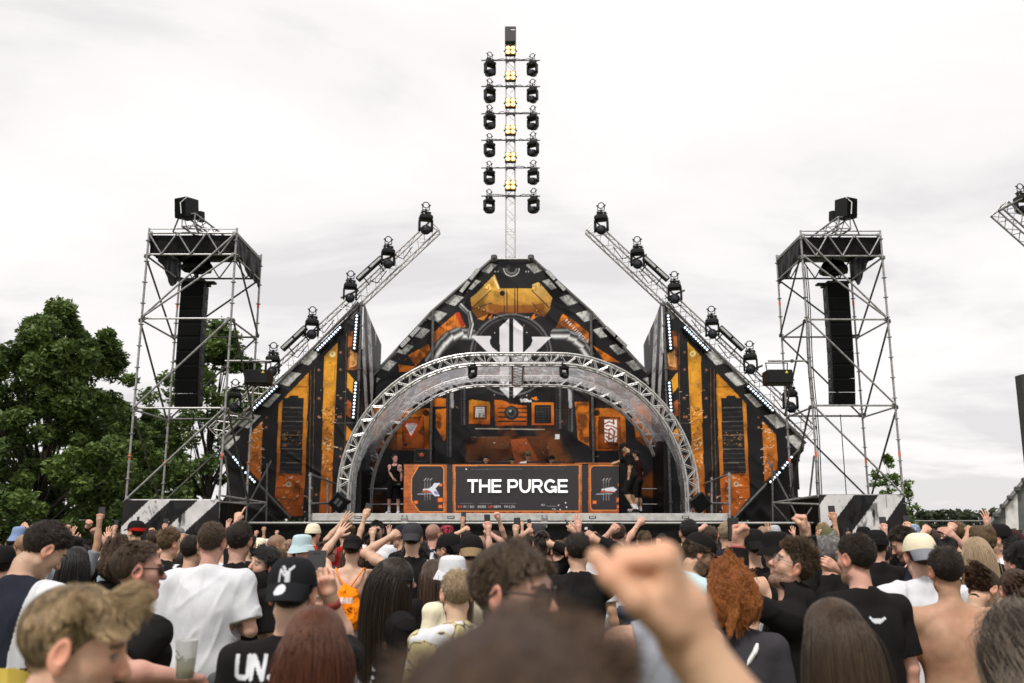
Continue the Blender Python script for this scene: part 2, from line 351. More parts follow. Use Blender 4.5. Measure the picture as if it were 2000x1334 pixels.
    # roof bands of worn black and white blocks
    for sgn in (1, -1):
        q = (lambda x: x) if sgn > 0 else (lambda x: 1815-x)
        top, bot = (800, 40), (-90, 905)
        dx, dy = bot[0]-top[0], bot[1]-top[1]; L = math.hypot(dx, dy); ux, uy = dx/L, dy/L; nx, ny = -uy, ux
        if nx < 0: nx, ny = -nx, -ny
        pt = lambda t, o: (q(top[0]+ux*t+nx*o), top[1]+uy*t+ny*o)
        P([pt(0, -60), pt(L, -60), pt(L, 62), pt(0, 62)], lin(30, 27, 28))
        t = 70; k = 0
        while t < L-40:
            P([pt(t, -40), pt(t+78, -40), pt(t+30, 48), pt(t-48, 48)], lin(208, 207, 200), lin(182, 182, 178), grime=.5, gs=.09); t += 148
    # lettering along the right slope
    rg = random.Random(8)
    for k, ch in enumerate('DS4-1774822-5'):
        t = k/12.; x, y = 1256+t*132, 440+t*130+6*math.sin(t*3); c, s_ = math.cos(.78), math.sin(.78)
        T = lambda a, b: (x+a*c-b*s_, y+a*s_+b*c)
        seg = {'D': [[(0, -9), (0, 9), (6, 5), (6, -5), (0, -9)]], 'S': [[(6, -9), (0, -5), (6, 3), (0, 9)]], '4': [[(5, 9), (5, -9), (-1, 3), (7, 3)]], '-': [[(0, 0), (6, 0)]], '1': [[(3, -9), (3, 9)]], '7': [[(0, -9), (6, -9), (2, 9)]], '8': [[(0, -9), (6, -9), (6, 9), (0, 9), (0, -9)], [(0, 0), (6, 0)]], '2': [[(0, -7), (5, -8), (5, -1), (0, 9), (6, 9)]], '5': [[(6, -9), (0, -9), (0, -1), (6, 1), (5, 8), (0, 9)]]}[ch]
        for sg in seg: A.line([T(*p) for p in sg], 3.6, WH, .9)
    for x, y in ((805, 132), (822, 132), (1000, 132), (1015, 132), (800, 420), (816, 420), (1000, 422), (1015, 422), (800, 520), (1005, 520), (800, 915), (1005, 917), (800, 1220), (1000, 1222)): A.disc(x, y, 4, lin(190, 188, 186))
    A.frame(0, 0, 1); specks(A, 5, 160, 760, 1240, 520, 900, [lin(20, 14, 12), lin(150, 120, 96), lin(60, 30, 20)])
    grime_all(A, 21, .3, .035)
    A.frame(720, 490, 560/1822.)
    # emblem
    wh = lin(222, 220, 222)
    P([(833, 484), (893, 430), (893, 937), (833, 877)], wh); P([(920, 430), (980, 484), (980, 877), (920, 937)], wh)
    P([(652, 541), (772, 540), (780, 550), (770, 566), (772, 590), (785, 612), (833, 650), (833, 730), (745, 632)], wh)
    P([(1163, 547), (1036, 547), (1042, 572), (1030, 602), (980, 652), (980, 732), (1072, 632)], wh)
def art_side(A, mir=None):
    A.C[:] = DK*.9
    A.frame(430, 580, 330/957., mir); P = A.poly
    rg = random.Random(3)
    P([(590, 305), (668, 240), (640, 900), (630, 1260), (560, 1240), (576, 900)], lin(228, 158, 46), lin(184, 84, 24), grime=.35, gs=.012)
    P([(380, 500), (500, 388), (500, 560), (486, 900), (472, 1200), (440, 1240), (400, 1240), (315, 1120), (325, 800), (333, 560)], lin(220, 144, 42), lin(168, 74, 22), grime=.4, gs=.012)
    P([(355, 572), (385, 572), (395, 560), (440, 560), (448, 572), (474, 572), (462, 1002), (334, 1002)], lin(30, 27, 28))
    for k in range(15): A.line([(350-k, 625+k*26), (468-k*.5, 628+k*26)], 5, lin(64, 60, 60) if k % 3 else lin(112, 104, 98), .8)
    specks(A, 9, 30, 350, 460, 760, 850, [lin(190, 120, 40), lin(120, 110, 100)], (3, 14), (1.5, 3))
    P([(165, 690), (243, 645), (230, 1050), (155, 970), (160, 850)], lin(206, 122, 38), lin(176, 90, 30), grime=.4)
    P([(318, 1010), (472, 1010), (470, 1240), (400, 1240), (310, 1130)], lin(190, 94, 28), lin(150, 70, 20), grime=.6, gs=.016)
    for a, b in (((320, 1080), (450, 1080)), ((450, 1080), (450, 1140)), ((318, 1145), (450, 1145)), ((385, 510), (495, 510)), ((400, 455), (480, 455)), ((330, 1010), (470, 1005))): A.line([a, b], 4, lin(50, 24, 14))
    A.disc(388, 1060, 15, lin(190, 170, 150)); A.disc(388, 1060, 7, lin(120, 80, 50)); A.disc(636, 323, 17, lin(238, 210, 150)); A.disc(636, 322, 7, lin(196, 150, 90))
    P([(725, 195), (785, 195), (785, 410), (722, 415)], lin(176, 96, 36), lin(150, 84, 40), grime=.85, gs=.03); P([(735, 300), (780, 320), (770, 390), (730, 400)], lin(212, 150, 90), grime=.7, gs=.04)
    P([(722, 425), (778, 495), (772, 575), (718, 510)], lin(222, 150, 46)); P([(716, 575), (755, 610), (750, 690), (712, 668)], lin(190, 96, 40), grime=.6); P([(712, 725), (750, 770), (712, 825)], lin(214, 130, 40))
    for x, ys in ((560, (415, 575, 680)), (683, (315, 412, 575, 680, 860, 905)), (545, (1120,)), (262, (680, 740)), (672, (680,))):
        for y in ys: A.disc(x, y, 9, lin(96, 58, 40)); A.disc(x-2, y-2, 5, lin(170, 110, 80))
    for x in (515, 535, 715): A.line([(x, 400 if x < 600 else 200), (x-14, 1240)], 4, lin(110, 80, 56), .7); A.line([(x+6, 400 if x < 600 else 200), (x-8, 1240)], 3, lin(12, 10, 10))
    for x in (585, 655, 500, 690): A.line([(x-rg.random()*6, 350), (x-20, 1230)], 2, lin(20, 16, 14), .6)
    A.line([(640, 712), (770, 712)], 5, lin(80, 76, 74)); A.line([(620, 712), (715, 712)], 3, lin(14, 12, 12))
    specks(A, 12, 80, 575, 650, 620, 1000, [lin(40, 22, 12), lin(236, 214, 180), lin(60, 34, 18)], (6, 34), (1.5, 3.4))
    specks(A, 13, 60, 170, 240, 700, 1000, [lin(30, 20, 14), lin(220, 200, 180)], (4, 22), (1.5, 3))
    specks(A, 14, 60, 320, 500, 1000, 1230, [lin(30, 20, 14), lin(120, 70, 40), lin(240, 220, 200)], (5, 26), (1.2, 2.6))
    specks(A, 15, 50, 540, 720, 330, 700, [lin(30, 20, 14), lin(190, 170, 150)], (3, 16), (1, 2.2))
    # roof band
    top, bot = (800, 15), (0, 850); dx, dy = bot[0]-top[0], bot[1]-top[1]; L = math.hypot(dx, dy); ux, uy = dx/L, dy/L; nx, ny = -uy, ux
    if nx < 0: nx, ny = -nx, -ny
    pt = lambda t, o: (top[0]+ux*t+nx*o, top[1]+uy*t+ny*o)
    P([pt(-60, -60), pt(L+60, -60), pt(L+60, 70), pt(-60, 70)], lin(28, 25, 26)); t = 250
    P([pt(30, 20), pt(120, 20), pt(110, 60), pt(40, 60)], lin(90, 86, 82), grime=.9, gs=.06)
    while t < L: P([pt(t+20, -50), pt(t+110, -50), pt(t+60, 42), pt(t-40, 42)], lin(214, 212, 206), lin(196, 194, 190), grime=.35, gs=.08); t += 165
    A.frame(0, 0, 1); grime_all(A, 33, .3, .04)
def art_booth(A):
    A.C[:] = lin(40, 36, 38)
    P = A.poly; A.frame(740, 860, 520/2000.)
    ORF = lin(206, 116, 58)
    P([(190, 175), (1905, 165), (1905, 548), (185, 552)], ORF, lin(186, 92, 40), grime=.35, gs=.02)
    for k in range(12): A.line([(195, 200+k*29), (300, 200+k*29)], 4, lin(120, 62, 30), .7)
    P([(300, 192), (470, 192), (488, 215), (488, 538), (305, 538), (245, 450), (245, 285)], lin(38, 34, 37), edge=(6, lin(232, 150, 70)))
    P([(510, 180), (555, 180), (555, 545), (510, 545)], lin(40, 38, 39)); P([(572, 190), (1505, 186), (1505, 530), (572, 532)], lin(44, 39, 42), edge=(6, lin(226, 136, 58)))
    P([(1524, 178), (1574, 178), (1574, 542), (1524, 542)], lin(34, 31, 33)); P([(1612, 190), (1800, 190), (1830, 220), (1830, 470), (1785, 524), (1605, 524), (1590, 505), (1590, 210)], lin(38, 34, 37), edge=(6, lin(226, 136, 58)))
    rg = random.Random(6)
    for k in range(14):
        for x in (498, 565, 1514, 1582): A.line([(x-5, 200+k*24), (x+5, 200+k*24)], 3, lin(120, 64, 28), .8)
    for k in range(24): x = rg.uniform(620, 1480); A.line([(x, 178), (x+rg.uniform(5, 40), 178)], 8, rg.choice([lin(110, 60, 30), lin(150, 80, 34)])); x = rg.uniform(620, 1480); A.line([(x, 541), (x+rg.uniform(3, 12), 541)], 7, lin(90, 46, 22))
    for ox in (0, 1342):
        for k in range(14): A.line([(300+ox+k*12, 240), (300+ox+k*12, 470)], 2, lin(66, 52, 50), .6)
        for k in range(3): A.line([(345+ox+k*20, 300), (345+ox+k*20, 450)], 5, lin(130, 126, 130)); A.line([(340+ox+k*22, 300), (355+ox+k*22, 286)], 5, lin(170, 168, 172))
        A.line([(290+ox, 405), (410+ox, 400)], 8, lin(150, 150, 160)); A.line([(330+ox, 385), (430+ox, 385)], 13, lin(196, 80, 40)); A.line([(335+ox, 370), (400+ox, 366)], 10, lin(232, 232, 236))
        for x, y, r in ((462, 448, 17), (462, 498, 13), (278, 465, 12), (465, 335, 10)):
            P([(x+ox-r*1.5, y-r*1.3), (x+ox+r*1.5, y-r*1.3), (x+ox+r*1.5, y+r*1.3), (x+ox-r*1.5, y+r*1.3)], lin(120, 48, 20)); P([(x+ox-r, y-r*.8), (x+ox+r, y-r*.8), (x+ox+r, y+r*.8), (x+ox-r, y+r*.8)], lin(240, 120, 50))
        if not ox: P([(400, 345), (415, 322), (462, 322), (425, 360), (458, 420), (420, 420), (385, 380), (360, 372)], lin(222, 222, 232)); P([(410, 385), (430, 380), (450, 408), (425, 408)], lin(130, 120, 190))
        else: P([(1700, 360), (1760, 350), (1790, 370), (1770, 385), (1700, 380)], lin(222, 222, 232))
    A.line([(690, 218), (1080, 214)], 3, lin(120, 116, 116), .8); A.line([(1160, 212), (1390, 214)], 3, lin(76, 72, 74)); A.disc(656, 216, 6, WH)
    for x, y in ((1350, 488), (1403, 470), (1410, 502), (1362, 521)): A.disc(x, y, 5.5, WH)
    A.line([(1260, 493), (1335, 493)], 3, lin(150, 146, 146))
    for x0, x1 in ((610, 705), (755, 845), (910, 1030)): A.line([(x0, 475), (x1, 474)], 3, lin(130, 126, 126), .8)
    A.frame(0, 0, 1)
def sheet(name, poly, plane, art, res, M, parent=None, wr=.02, seed=0., thick=True):
    """A printed banner: a fine grid cut to an outline, on plane(u)->(x, Y), hung with soft folds."""
    pts = []
    for px, py in poly: pts.append(plane(px, py))
    us = [p[0] for p in pts]; vs = [p[1] for p in pts]
    nu = int((max(us)-min(us))/res)+2; nv = int((max(vs)-min(vs))/res)+2
    U, V = np.meshgrid(min(us)+np.arange(nu)*res, min(vs)+np.arange(nv)*res, indexing='ij'); U = U.ravel(); V = V.ravel()
    ins = np.zeros(len(U), bool); n = len(pts)
    for i in range(n):
        (x0, y0), (x1, y1) = pts[i][:2], pts[(i+1) % n][:2]
        if y0 == y1: continue
        ins ^= ((y0 > V) != (y1 > V)) & (U < (x1-x0)*(V-y0)/(y1-y0)+x0)
    P = plane.world(U, V)
    X, Y = proj(P); A = Art(X, Y); art(A)
    wr = wr*(1+1.6*np.clip((max(vs)-V)/(max(vs)-min(vs))-.45, 0, 1))
    nn = fbm(U*.9, V*.9, 0, seed+2, 3)-.5; f2 = fbm((U+V)*1.6, (U-V)*.5, 0, seed+5, 2)-.5
    rid = (1-np.abs(2*vnoise(U*1.1+V*1.5+fbm(U*.7, V*.7, 0, seed, 2)*1.5, U*.5-V*.35, 0, seed+8)-1)*2.2).clip(0, 1)**1.6
    P = P+np.outer(nn*wr*2+f2*wr*1.6+rid*wr*.9, plane.n)
    idx = np.arange(nu*nv).reshape(nu, nv); q = np.stack([idx[:-1, :-1], idx[1:, :-1], idx[1:, 1:], idx[:-1, 1:]], -1).reshape(-1, 4)
    q = q[ins[q].sum(1) >= 3]
    used = np.unique(q); re = np.full(len(U), -1); re[used] = np.arange(len(used)); q = re[q]; P = P[used]; C = A.C[used]
    return npmesh(name, P, q, M, parent, col=C)
def npmesh(name, P, F, M, parent=None, col=None, smooth=True, place=link):
    me = bpy.data.meshes.new(name); F = np.asarray(F, np.int32); k = F.shape[1]
    me.vertices.add(len(P)); me.vertices.foreach_set('co', np.asarray(P, np.float32).ravel())
    me.loops.add(F.size); me.loops.foreach_set('vertex_index', F.ravel())
    me.polygons.add(len(F)); me.polygons.foreach_set('loop_start', np.arange(0, F.size, k, dtype=np.int32))
    try: me.polygons.foreach_set('loop_total', np.full(len(F), k, np.int32))
    except Exception: pass
    me.update(calc_edges=True)
    if smooth: me.polygons.foreach_set('use_smooth', np.ones(len(F), bool))
    if col is not None:
        a = me.color_attributes.new('Col', 'FLOAT_COLOR', 'POINT'); a.data.foreach_set('color', np.concatenate([np.clip(col, 0, 1), np.ones((len(P), 1))], 1).astype(np.float32).ravel())
    for m in (M if isinstance(M, (list, tuple)) else [M]): me.materials.append(m)
    me.validate()
    return place(name, me, parent)
class Plane:                                     # vertical plane through (x0, Y0) with direction (cos a, sin a)
    def __init__(s, x0, Y0, a=0.): s.x0, s.Y0, s.c, s.s = x0, Y0, math.cos(a), math.sin(a); s.n = np.array([-s.s*-1, -s.c, 0.]) 
    def __call__(s, px, py):
        d = at(px, py, 10)-Vector((0, 0, CAMZ)); # ray
        # solve t*d.xy = (x0,Y0)+u*(c,s)
        A = np.array([[d.x, -s.c], [d.y, -s.s]]); t, u = np.linalg.solve(A, [s.x0, s.Y0]); return (u, CAMZ+t*d.z)
    def world(s, U, V): return np.stack([s.x0+U*s.c, s.Y0+U*s.s, V], 1)
# ------------------------------------------------------------------ ground, hills
def hash_terrain():
    n = 60; xs = np.concatenate([-np.geomspace(600, 8, 20), np.linspace(-7, 7, 20), np.geomspace(8, 600, 20)]); ys = np.concatenate([np.linspace(-12, 40, 30), np.geomspace(42, 900, 30)])
    X, Y = np.meshgrid(xs, ys, indexing='ij'); Z = (fbm(X*.35, Y*.35, 0, 2, 3)-.5)*.05-.03
    P = np.stack([X.ravel(), Y.ravel(), Z.ravel()], 1); idx = np.arange(n*60).reshape(60, 60)
    F = np.stack([idx[:-1, :-1], idx[1:, :-1], idx[1:, 1:], idx[:-1, 1:]], -1).reshape(-1, 4)
    m = mat('meadow', (.055, .075, .018), .9, 0, .4, 1.4, .6, 14, var2=(.10, .115, .035))
    tag(npmesh('ground', P, F, m), kind='structure')
hash_terrain()
# ------------------------------------------------------------------ stage
ZD = at(1000, 1003, 22).z                     # deck height
def build_stage():
    t = empty('stage_platform', (0, 22, 0), 'raised black festival stage deck with bright aluminium front edge', 'stage')
    xl, xr = at(604, 1003, 22).x, at(1425, 1003, 22).x; zb = at(1000, 1017.5, 22).z
    MB().box(((xl+xr)/2, 25.2, ZD-.04), (xr-xl-.05, 6.3, .078)).build('deck', M_CLOTH, t)
    m = MB(); m.box(((xl+xr)/2, 22.0, (ZD+zb)/2+.002), (xr-xl, .08, ZD-zb), None, .008); m.build('edge_beam', M_DECK, t)
    for px in (790, 1063): 
        x = at(px, 1020, 22).x; b = MB(); b.box((x, 21.94, zb-.02), (.16, .05, .22), None, .01); b.tube((x-.05, 21.93, zb-.16), (x-.05, 21.93, zb+.14), .02); b.tube((x+.05, 21.93, zb-.16), (x+.05, 21.93, zb+.14), .02); b.build('coupling_bracket', M_STEEL, t)
    for px in (700, 881, 1157, 1338):
        x = at(px, 1011, 22).x; b = MB(); b.box((x, 21.955, (ZD+zb)/2), (.17, .012, .055), None, .003); p = b.build('maker_plate', M_BLACK, t)
        b = MB()
        for k in range(5): b.box((x-.052+k*.026, 21.947, (ZD+zb)/2), (.017, .006, .026))
        b.build('plate_lettering', M_WHITE, p)
    z1 = at(1000, 1021.5, 21.95).z
    MB().tube((at(425, 1021, 21.9).x, 21.9, z1), (at(1610, 1021, 21.9).x, 21.9, z1), .027, 10).build('front_rail', M_ALU, t)
    # black skirt with folds below the rail
    x0, x1 = at(400, 1021, 21.95).x, at(1625, 1021, 21.95).x; nx, nz = 260, 12
    X, Z = np.meshgrid(np.linspace(x0, x1, nx), np.linspace(0, z1-.03, nz), indexing='ij'); Yy = 21.97+.03*(fbm(X*2.2, Z*.4, 0, 4, 3)-.5)*2
    idx = np.arange(nx*nz).reshape(nx, nz); F = np.stack([idx[:-1, :-1], idx[1:, :-1], idx[1:, 1:], idx[:-1, 1:]], -1).reshape(-1, 4)
    npmesh('skirt', np.stack([X.ravel(), Yy.ravel(), Z.ravel()], 1), F, M_TARP, t)
    MB().box(((xl+xr)/2, 22.3, zb-.1), (xr-xl, .04, .3)).build('shadow_gap_board', M_BLACKP, t)
    for k in range(5):
        for yy in (22.6, 27.5): MB().tube((xl+.3+k*(xr-xl-.6)/4, yy, -.05), (xl+.3+k*(xr-xl-.6)/4, yy, ZD-.06), .04).build('leg', M_STEELD, t)
    # back wall behind the booth
    return xl, xr
XL, XR = build_stage()
M_PRINT = vcol_mat('printed_banner', .45, .14, .22, 6.)
def build_backdrop():
    x0 = at(845, 700, 27.2).x; x1 = at(1155, 700, 27.2).x
    t = empty('stage_backdrop', ((x0+x1)/2, 27.2, ZD), 'tall gabled stage backdrop banner printed with orange machinery and white winged emblem', 'backdrop')
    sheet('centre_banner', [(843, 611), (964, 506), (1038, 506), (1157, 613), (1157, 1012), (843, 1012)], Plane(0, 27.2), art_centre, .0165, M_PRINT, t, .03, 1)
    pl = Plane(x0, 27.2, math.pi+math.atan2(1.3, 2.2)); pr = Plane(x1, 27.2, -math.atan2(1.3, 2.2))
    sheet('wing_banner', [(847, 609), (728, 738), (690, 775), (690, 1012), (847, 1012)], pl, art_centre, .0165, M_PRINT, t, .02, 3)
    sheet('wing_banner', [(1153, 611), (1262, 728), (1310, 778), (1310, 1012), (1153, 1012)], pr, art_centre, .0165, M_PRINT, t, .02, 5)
    # ridge frame: tubes along roof edge, top bar and the two poles
    for pts in ([at(964, 504, 27.15), at(843, 609, 27.15), at(726, 736, 25.9)], [at(1038, 504, 27.15), at(1157, 611, 27.15), at(1264, 728, 25.9)]):
        m = MB()
        for a, b in zip(pts[:-1], pts[1:]): m.tube(a, b, .05)
        m.build('roof_edge_tube', M_STEELD, t)
    MB().tube(at(958, 506, 27.1), at(1044, 506, 27.1), .035).build('top_bar', M_STEEL, t)
    for px in (965, 1037): MB().box(at(px, 505, 27.1), (.2, .16, .22), None, .03).tube(at(px, 505, 26.98), at(px, 498, 26.98), .06).build('corner_clamp', M_STEELD, t)
    for px, py in ((846, 606), (1154, 608)):
        p = at(px, py, 27.05); m = MB(); m.tube((p.x, 27.05, ZD), p, .045, 10)
        for k in range(9): m.tube((p.x, 27.05, ZD+.3+k*.55), (p.x, 27.05, ZD+.34+k*.55), .062, 10)
        m.build('support_pole', M_STEELD, t)
    # wash bars lying on the roof edge
    for a, b in (((900, 574), (936, 527)), ((781, 680), (818, 641)), ((1066, 530), (1103, 570)), ((1180, 640), (1221, 679))):
        pa, pb = at(*a, 26.9 if 850 < a[0] < 1150 else 26.3), at(*b, 26.9 if 850 < b[0] < 1150 else 26.5); d = (pb-pa).normalized(); R = d.to_track_quat('X', 'Z').to_matrix()
        w = empty('wash_light_bar', tuple((pa+pb)/2), {900: 'grey wash light bar on the upper left roof edge of the backdrop', 781: 'grey wash light bar on the lower left roof edge of the backdrop', 1066: 'grey wash light bar on the upper right roof edge of the backdrop', 1180: 'grey wash light bar on the lower right roof edge of the backdrop'}[a[0]], 'light bar', 'light bars on the backdrop roof edge')
        m = MB(); m.box((pa+pb)/2, ((pb-pa).length, .2, .17), R, .03); m.build('housing', M_BLACK, w)
        for s in (-.26, .26): m = MB(); m.box((pa+pb)/2+R @ Vector((s*(pb-pa).length, -.11, .01)), ((pb-pa).length*.44, .03, .11), R, .01); m.build('diffuser', M_GREYBAR, w)
    # floor level black wall either side inside the arch
    for a, b, lab in ((690, 792, 'left'), (1210, 1312, 'right')): pass
build_backdrop()
def build_side(mir):
    nm = 'right' if mir else 'left'
    q = (lambda x: 2002-x) if mir else (lambda x: x)
    Yp = 24.2; c = at(q(600), 800, Yp)
    t = empty('side_banner_panel', (c.x, Yp, 0), 'triangular orange and black printed stage wing on the %s flank of the stage' % ('right hand' if mir else 'left hand'), 'stage wing', 'triangular stage wings')
    poly = [(q(708), 590), (q(706), 1012), (q(560), 1012), (q(432), 880), (q(430), 862)]
    sheet('printed_banner', poly, Plane(0, Yp), lambda A: art_side(A, 1001 if mir else None), .0165, M_PRINT, t, .02, 9+bool(mir))
    # striped return wall running back, curling slightly
    N = 60; M_ = 160; p0 = at(q(709), 588, Yp); za, zb = p0.z, ZD-.3; sx = 1 if not mir else -1
    U, V = np.meshgrid(np.linspace(0, 1, N), np.linspace(0, 1, M_), indexing='ij'); U = U.ravel(); V = V.ravel()
    top = za-U*.75
    Z = zb+(top-zb)*V; X = p0.x+sx*(U*.12+.05*np.sin(V*5+U*3)*U+.02); Y = Yp+.02+U*2.4
    k = ((V*2.6+U*2.2) % 1) < .5; g = fbm(U*9, V*40, 0, 5, 4)
    C = np.where(k[:, None], np.array(lin(205, 203, 202)), np.array(lin(36, 33, 34)))*(1-.6*np.clip((g-.55)*6, 0, 1))[:, None]; C[(U > .72) | (V < .5)] = lin(22, 20, 20)  # below mid-height painted near black, standing in for the arch's dark interior
    idx = np.arange(N*M_).reshape(N, M_); F = np.stack([idx[:-1, :-1], idx[1:, :-1], idx[1:, 1:], idx[:-1, 1:]], -1).reshape(-1, 4)
    npmesh('striped_return_banner', np.stack([X, Y, Z], 1), F, M_PRINT, t, col=C)
    # dark cloth closing the bottom and the frame behind
    b = sheet('black_lower_cloth', [(q(440), 868), (q(575), 1012), (q(440), 1034)], Plane(0, Yp+.25), lambda A: A.C.__iadd__(lin(30, 27, 27)), .05, M_PRINT, t, .05, 4)
    for a, c2 in (((700, 590), (428, 866)), ((432, 868), (568, 1012))): MB().tube(at(q(a[0]), a[1], Yp-.05), at(q(c2[0]), c2[1], Yp-.05), .035).build('edge_tube', M_STEELD, t)
    m = MB(); pe = at(q(706), 590, Yp-.06); m.tube((pe.x, pe.y, ZD), pe, .04, 8); 
    for k in range(10): m.tube((pe.x, pe.y, ZD+.3+k*.6), (pe.x, pe.y, ZD+.35+k*.6), .058)
    m.build('edge_pole', M_STEELD, t)
    for px, zt in ((470, 842), (560, 745), (650, 660)):
        pz = at(q(px), zt, Yp+.5); MB().tube((pz.x, Yp+.5, 0), (pz.x, Yp+.5, pz.z), .03).tube((pz.x, Yp+.5, 0), (pz.x, Yp+2.2, 0), .03).tube((pz.x, Yp+2.2, 0), (pz.x, Yp+.55, pz.z*.8), .03).build('frame_post', M_STEEL, t)
    # diode strips
    strips = [((697, 617), (692, 680), 11, 'beside the peak'), ((695, 748), (690, 815), 11, 'along the inner edge, lower half'), ((621, 683), (664, 640), 11, 'on the upper slope'), ((493, 801), (540, 755), 11, 'on the lower slope'), ((456, 893), (473, 914), 5, 'at the outer corner'), ((480, 923), (497, 941), 5, 'under the outer corner')]
    for a, b, n, where in strips:
        pa, pb = at(q(a[0]), a[1], Yp-.16), at(q(b[0]), b[1], Yp-.16); d = pb-pa; R = d.normalized().to_track_quat('X', 'Y').to_matrix()
        s = empty('diode_strip', tuple((pa+pb)/2), 'lit white diode strip %s of the %s orange stage wing' % (where, nm), 'light strip', 'diode strips on the stage wings')
        MB().box((pa+pb)/2+Vector((0, .06, 0)), (d.length+.14, .15, .09), R, .01).build('housing', M_BLACK, s)
        me = None
        for k in range(n):
            p = pa+d*((k)/(n-1))
            if me is None: o = MB().lathe([(.031, 0), (.03, .02), (.02, .03), (.004, .035)], (0, 0, 0), Matrix.Rotation(math.pi/2, 3, 'X'), 12).build('diode', M_LED, s); me = o
            else: o = me.copy(); COL.objects.link(o)
            o.location = p+Vector((0, 0, 0))
build_side(False); build_side(True)
# ------------------------------------------------------------------ truss
def truss_at(t, p0, p1, size, n, up=Vector((0, 0, 1)), rc=.025, rb=.011, mt=None, ends=True):
    mt = mt or M_ALU
    p0 = Vector(p0); p1 = Vector(p1); d = (p1-p0); L = d.length; d.normalize(); s = d.cross(up).normalized(); u = s.cross(d).normalized(); h = size/2
    cs = [s*a*h+u*b*h for a, b in ((1, 1), (1, -1), (-1, -1), (-1, 1))]
    for c in cs: MB().tube(p0+c, p1+c, rc, 8).build('chord', mt, t)
    for k in range(4):
        a, b = cs[k], cs[(k+1) % 4]; m = MB()
        for i in range(n):
            q0 = p0+d*L*i/n; q1 = p0+d*L*(i+1)/n
            m.tube(q0+(a if i % 2 else b), q1+(b if i % 2 else a), rb, 5)
            if i in (0,) and ends: m.tube(q0+a, q0+b, rb*1.3, 6)
        if ends: m.tube(p1+a, p1+b, rb*1.3, 6)
        m.build('lacing', mt, t)
def arch(Y, name, label):
    # two quarter bends, a straight crown and short legs
    k = (at(1367, 1003, Y).x-at(657, 1003, Y).x)/710 if Y < 23 else KA
    R_ = 280*k; hw = 75*k; leg = 40*k; cx = CX; z0 = ZD
    def centre(off, n=18):
        pts = [(-(hw+R_-off), z0)]
        for i in range(n+1):
            a = math.pi-math.pi/2*i/n; pts.append((-hw+(R_-off)*math.cos(a), z0+leg+(R_-off)*math.sin(a)))
        right = [(-x, z) for x, z in pts[::-1]]
        return pts+right
    t = empty(name, (cx, Y, z0), label, 'arch truss', 'curved arch trusses over the stage')
    dep = .3; sets = {}
    for off in (.03, .30):
        for yy in (-.15, .15):
            pts = [Vector((cx+x, Y+yy, z)) for x, z in centre(off)]; sets[(off, yy)] = pts
            MB().path(pts, .027, 8).build('chord', M_ALU, t)
    def dens(pts, m=64):
        acc = [0]
        for a, b in zip(pts[:-1], pts[1:]): acc.append(acc[-1]+(b-a).length)
        out = []
        for i in range(m+1):
            s = acc[-1]*i/m; j = max(0, min(len(pts)-2, np.searchsorted(acc, s)-1)); f = (s-acc[j])/max(1e-6, acc[j+1]-acc[j]); out.append(pts[j].lerp(pts[j+1], min(1, f)))
        return out
    D = {k_: dens(v) for k_, v in sets.items()}
    for A, B in (((.03, -.15), (.30, -.15)), ((.03, .15), (.30, .15)), ((.03, -.15), (.03, .15)), ((.30, -.15), (.30, .15))):
        m = MB(); a, b = D[A], D[B]
        for i in range(64):
            m.tube(a[i] if i % 2 else b[i], b[i+1] if i % 2 else a[i+1], .012, 5)
            if i % 4 == 0: m.tube(a[i], b[i], .012, 5)
        m.build('lacing', M_ALU, t)
    for sx in (-1, 1): MB().box((cx+sx*(hw+R_-.165), Y, z0+.02), (.42, .42, .03), None, .005).build('foot_plate', M_ALU, t)
    return t, centre, k
KA = (at(1367, 1003, 22.5).x-at(657, 1003, 22.5).x)/710; CX = at(1012, 1003, 22.5).x
A1, CEN, KA = arch(22.5, 'arch_truss', 'front curved aluminium arch truss, the larger one nearest the crowd')
A2, CEN2, _ = arch(26.0, 'arch_truss', 'rear curved aluminium arch truss standing deeper on the stage')
zt = ZD+40*KA+280*KA-.165
def crossbeam():
    t = empty('crown_truss', (CX, 24.2, zt), 'straight truss joining the crowns of the two arches', 'truss')
    truss_at(t, (CX, 22.66, zt), (CX, 25.84, zt), .28, 14, rc=.026)
crossbeam()
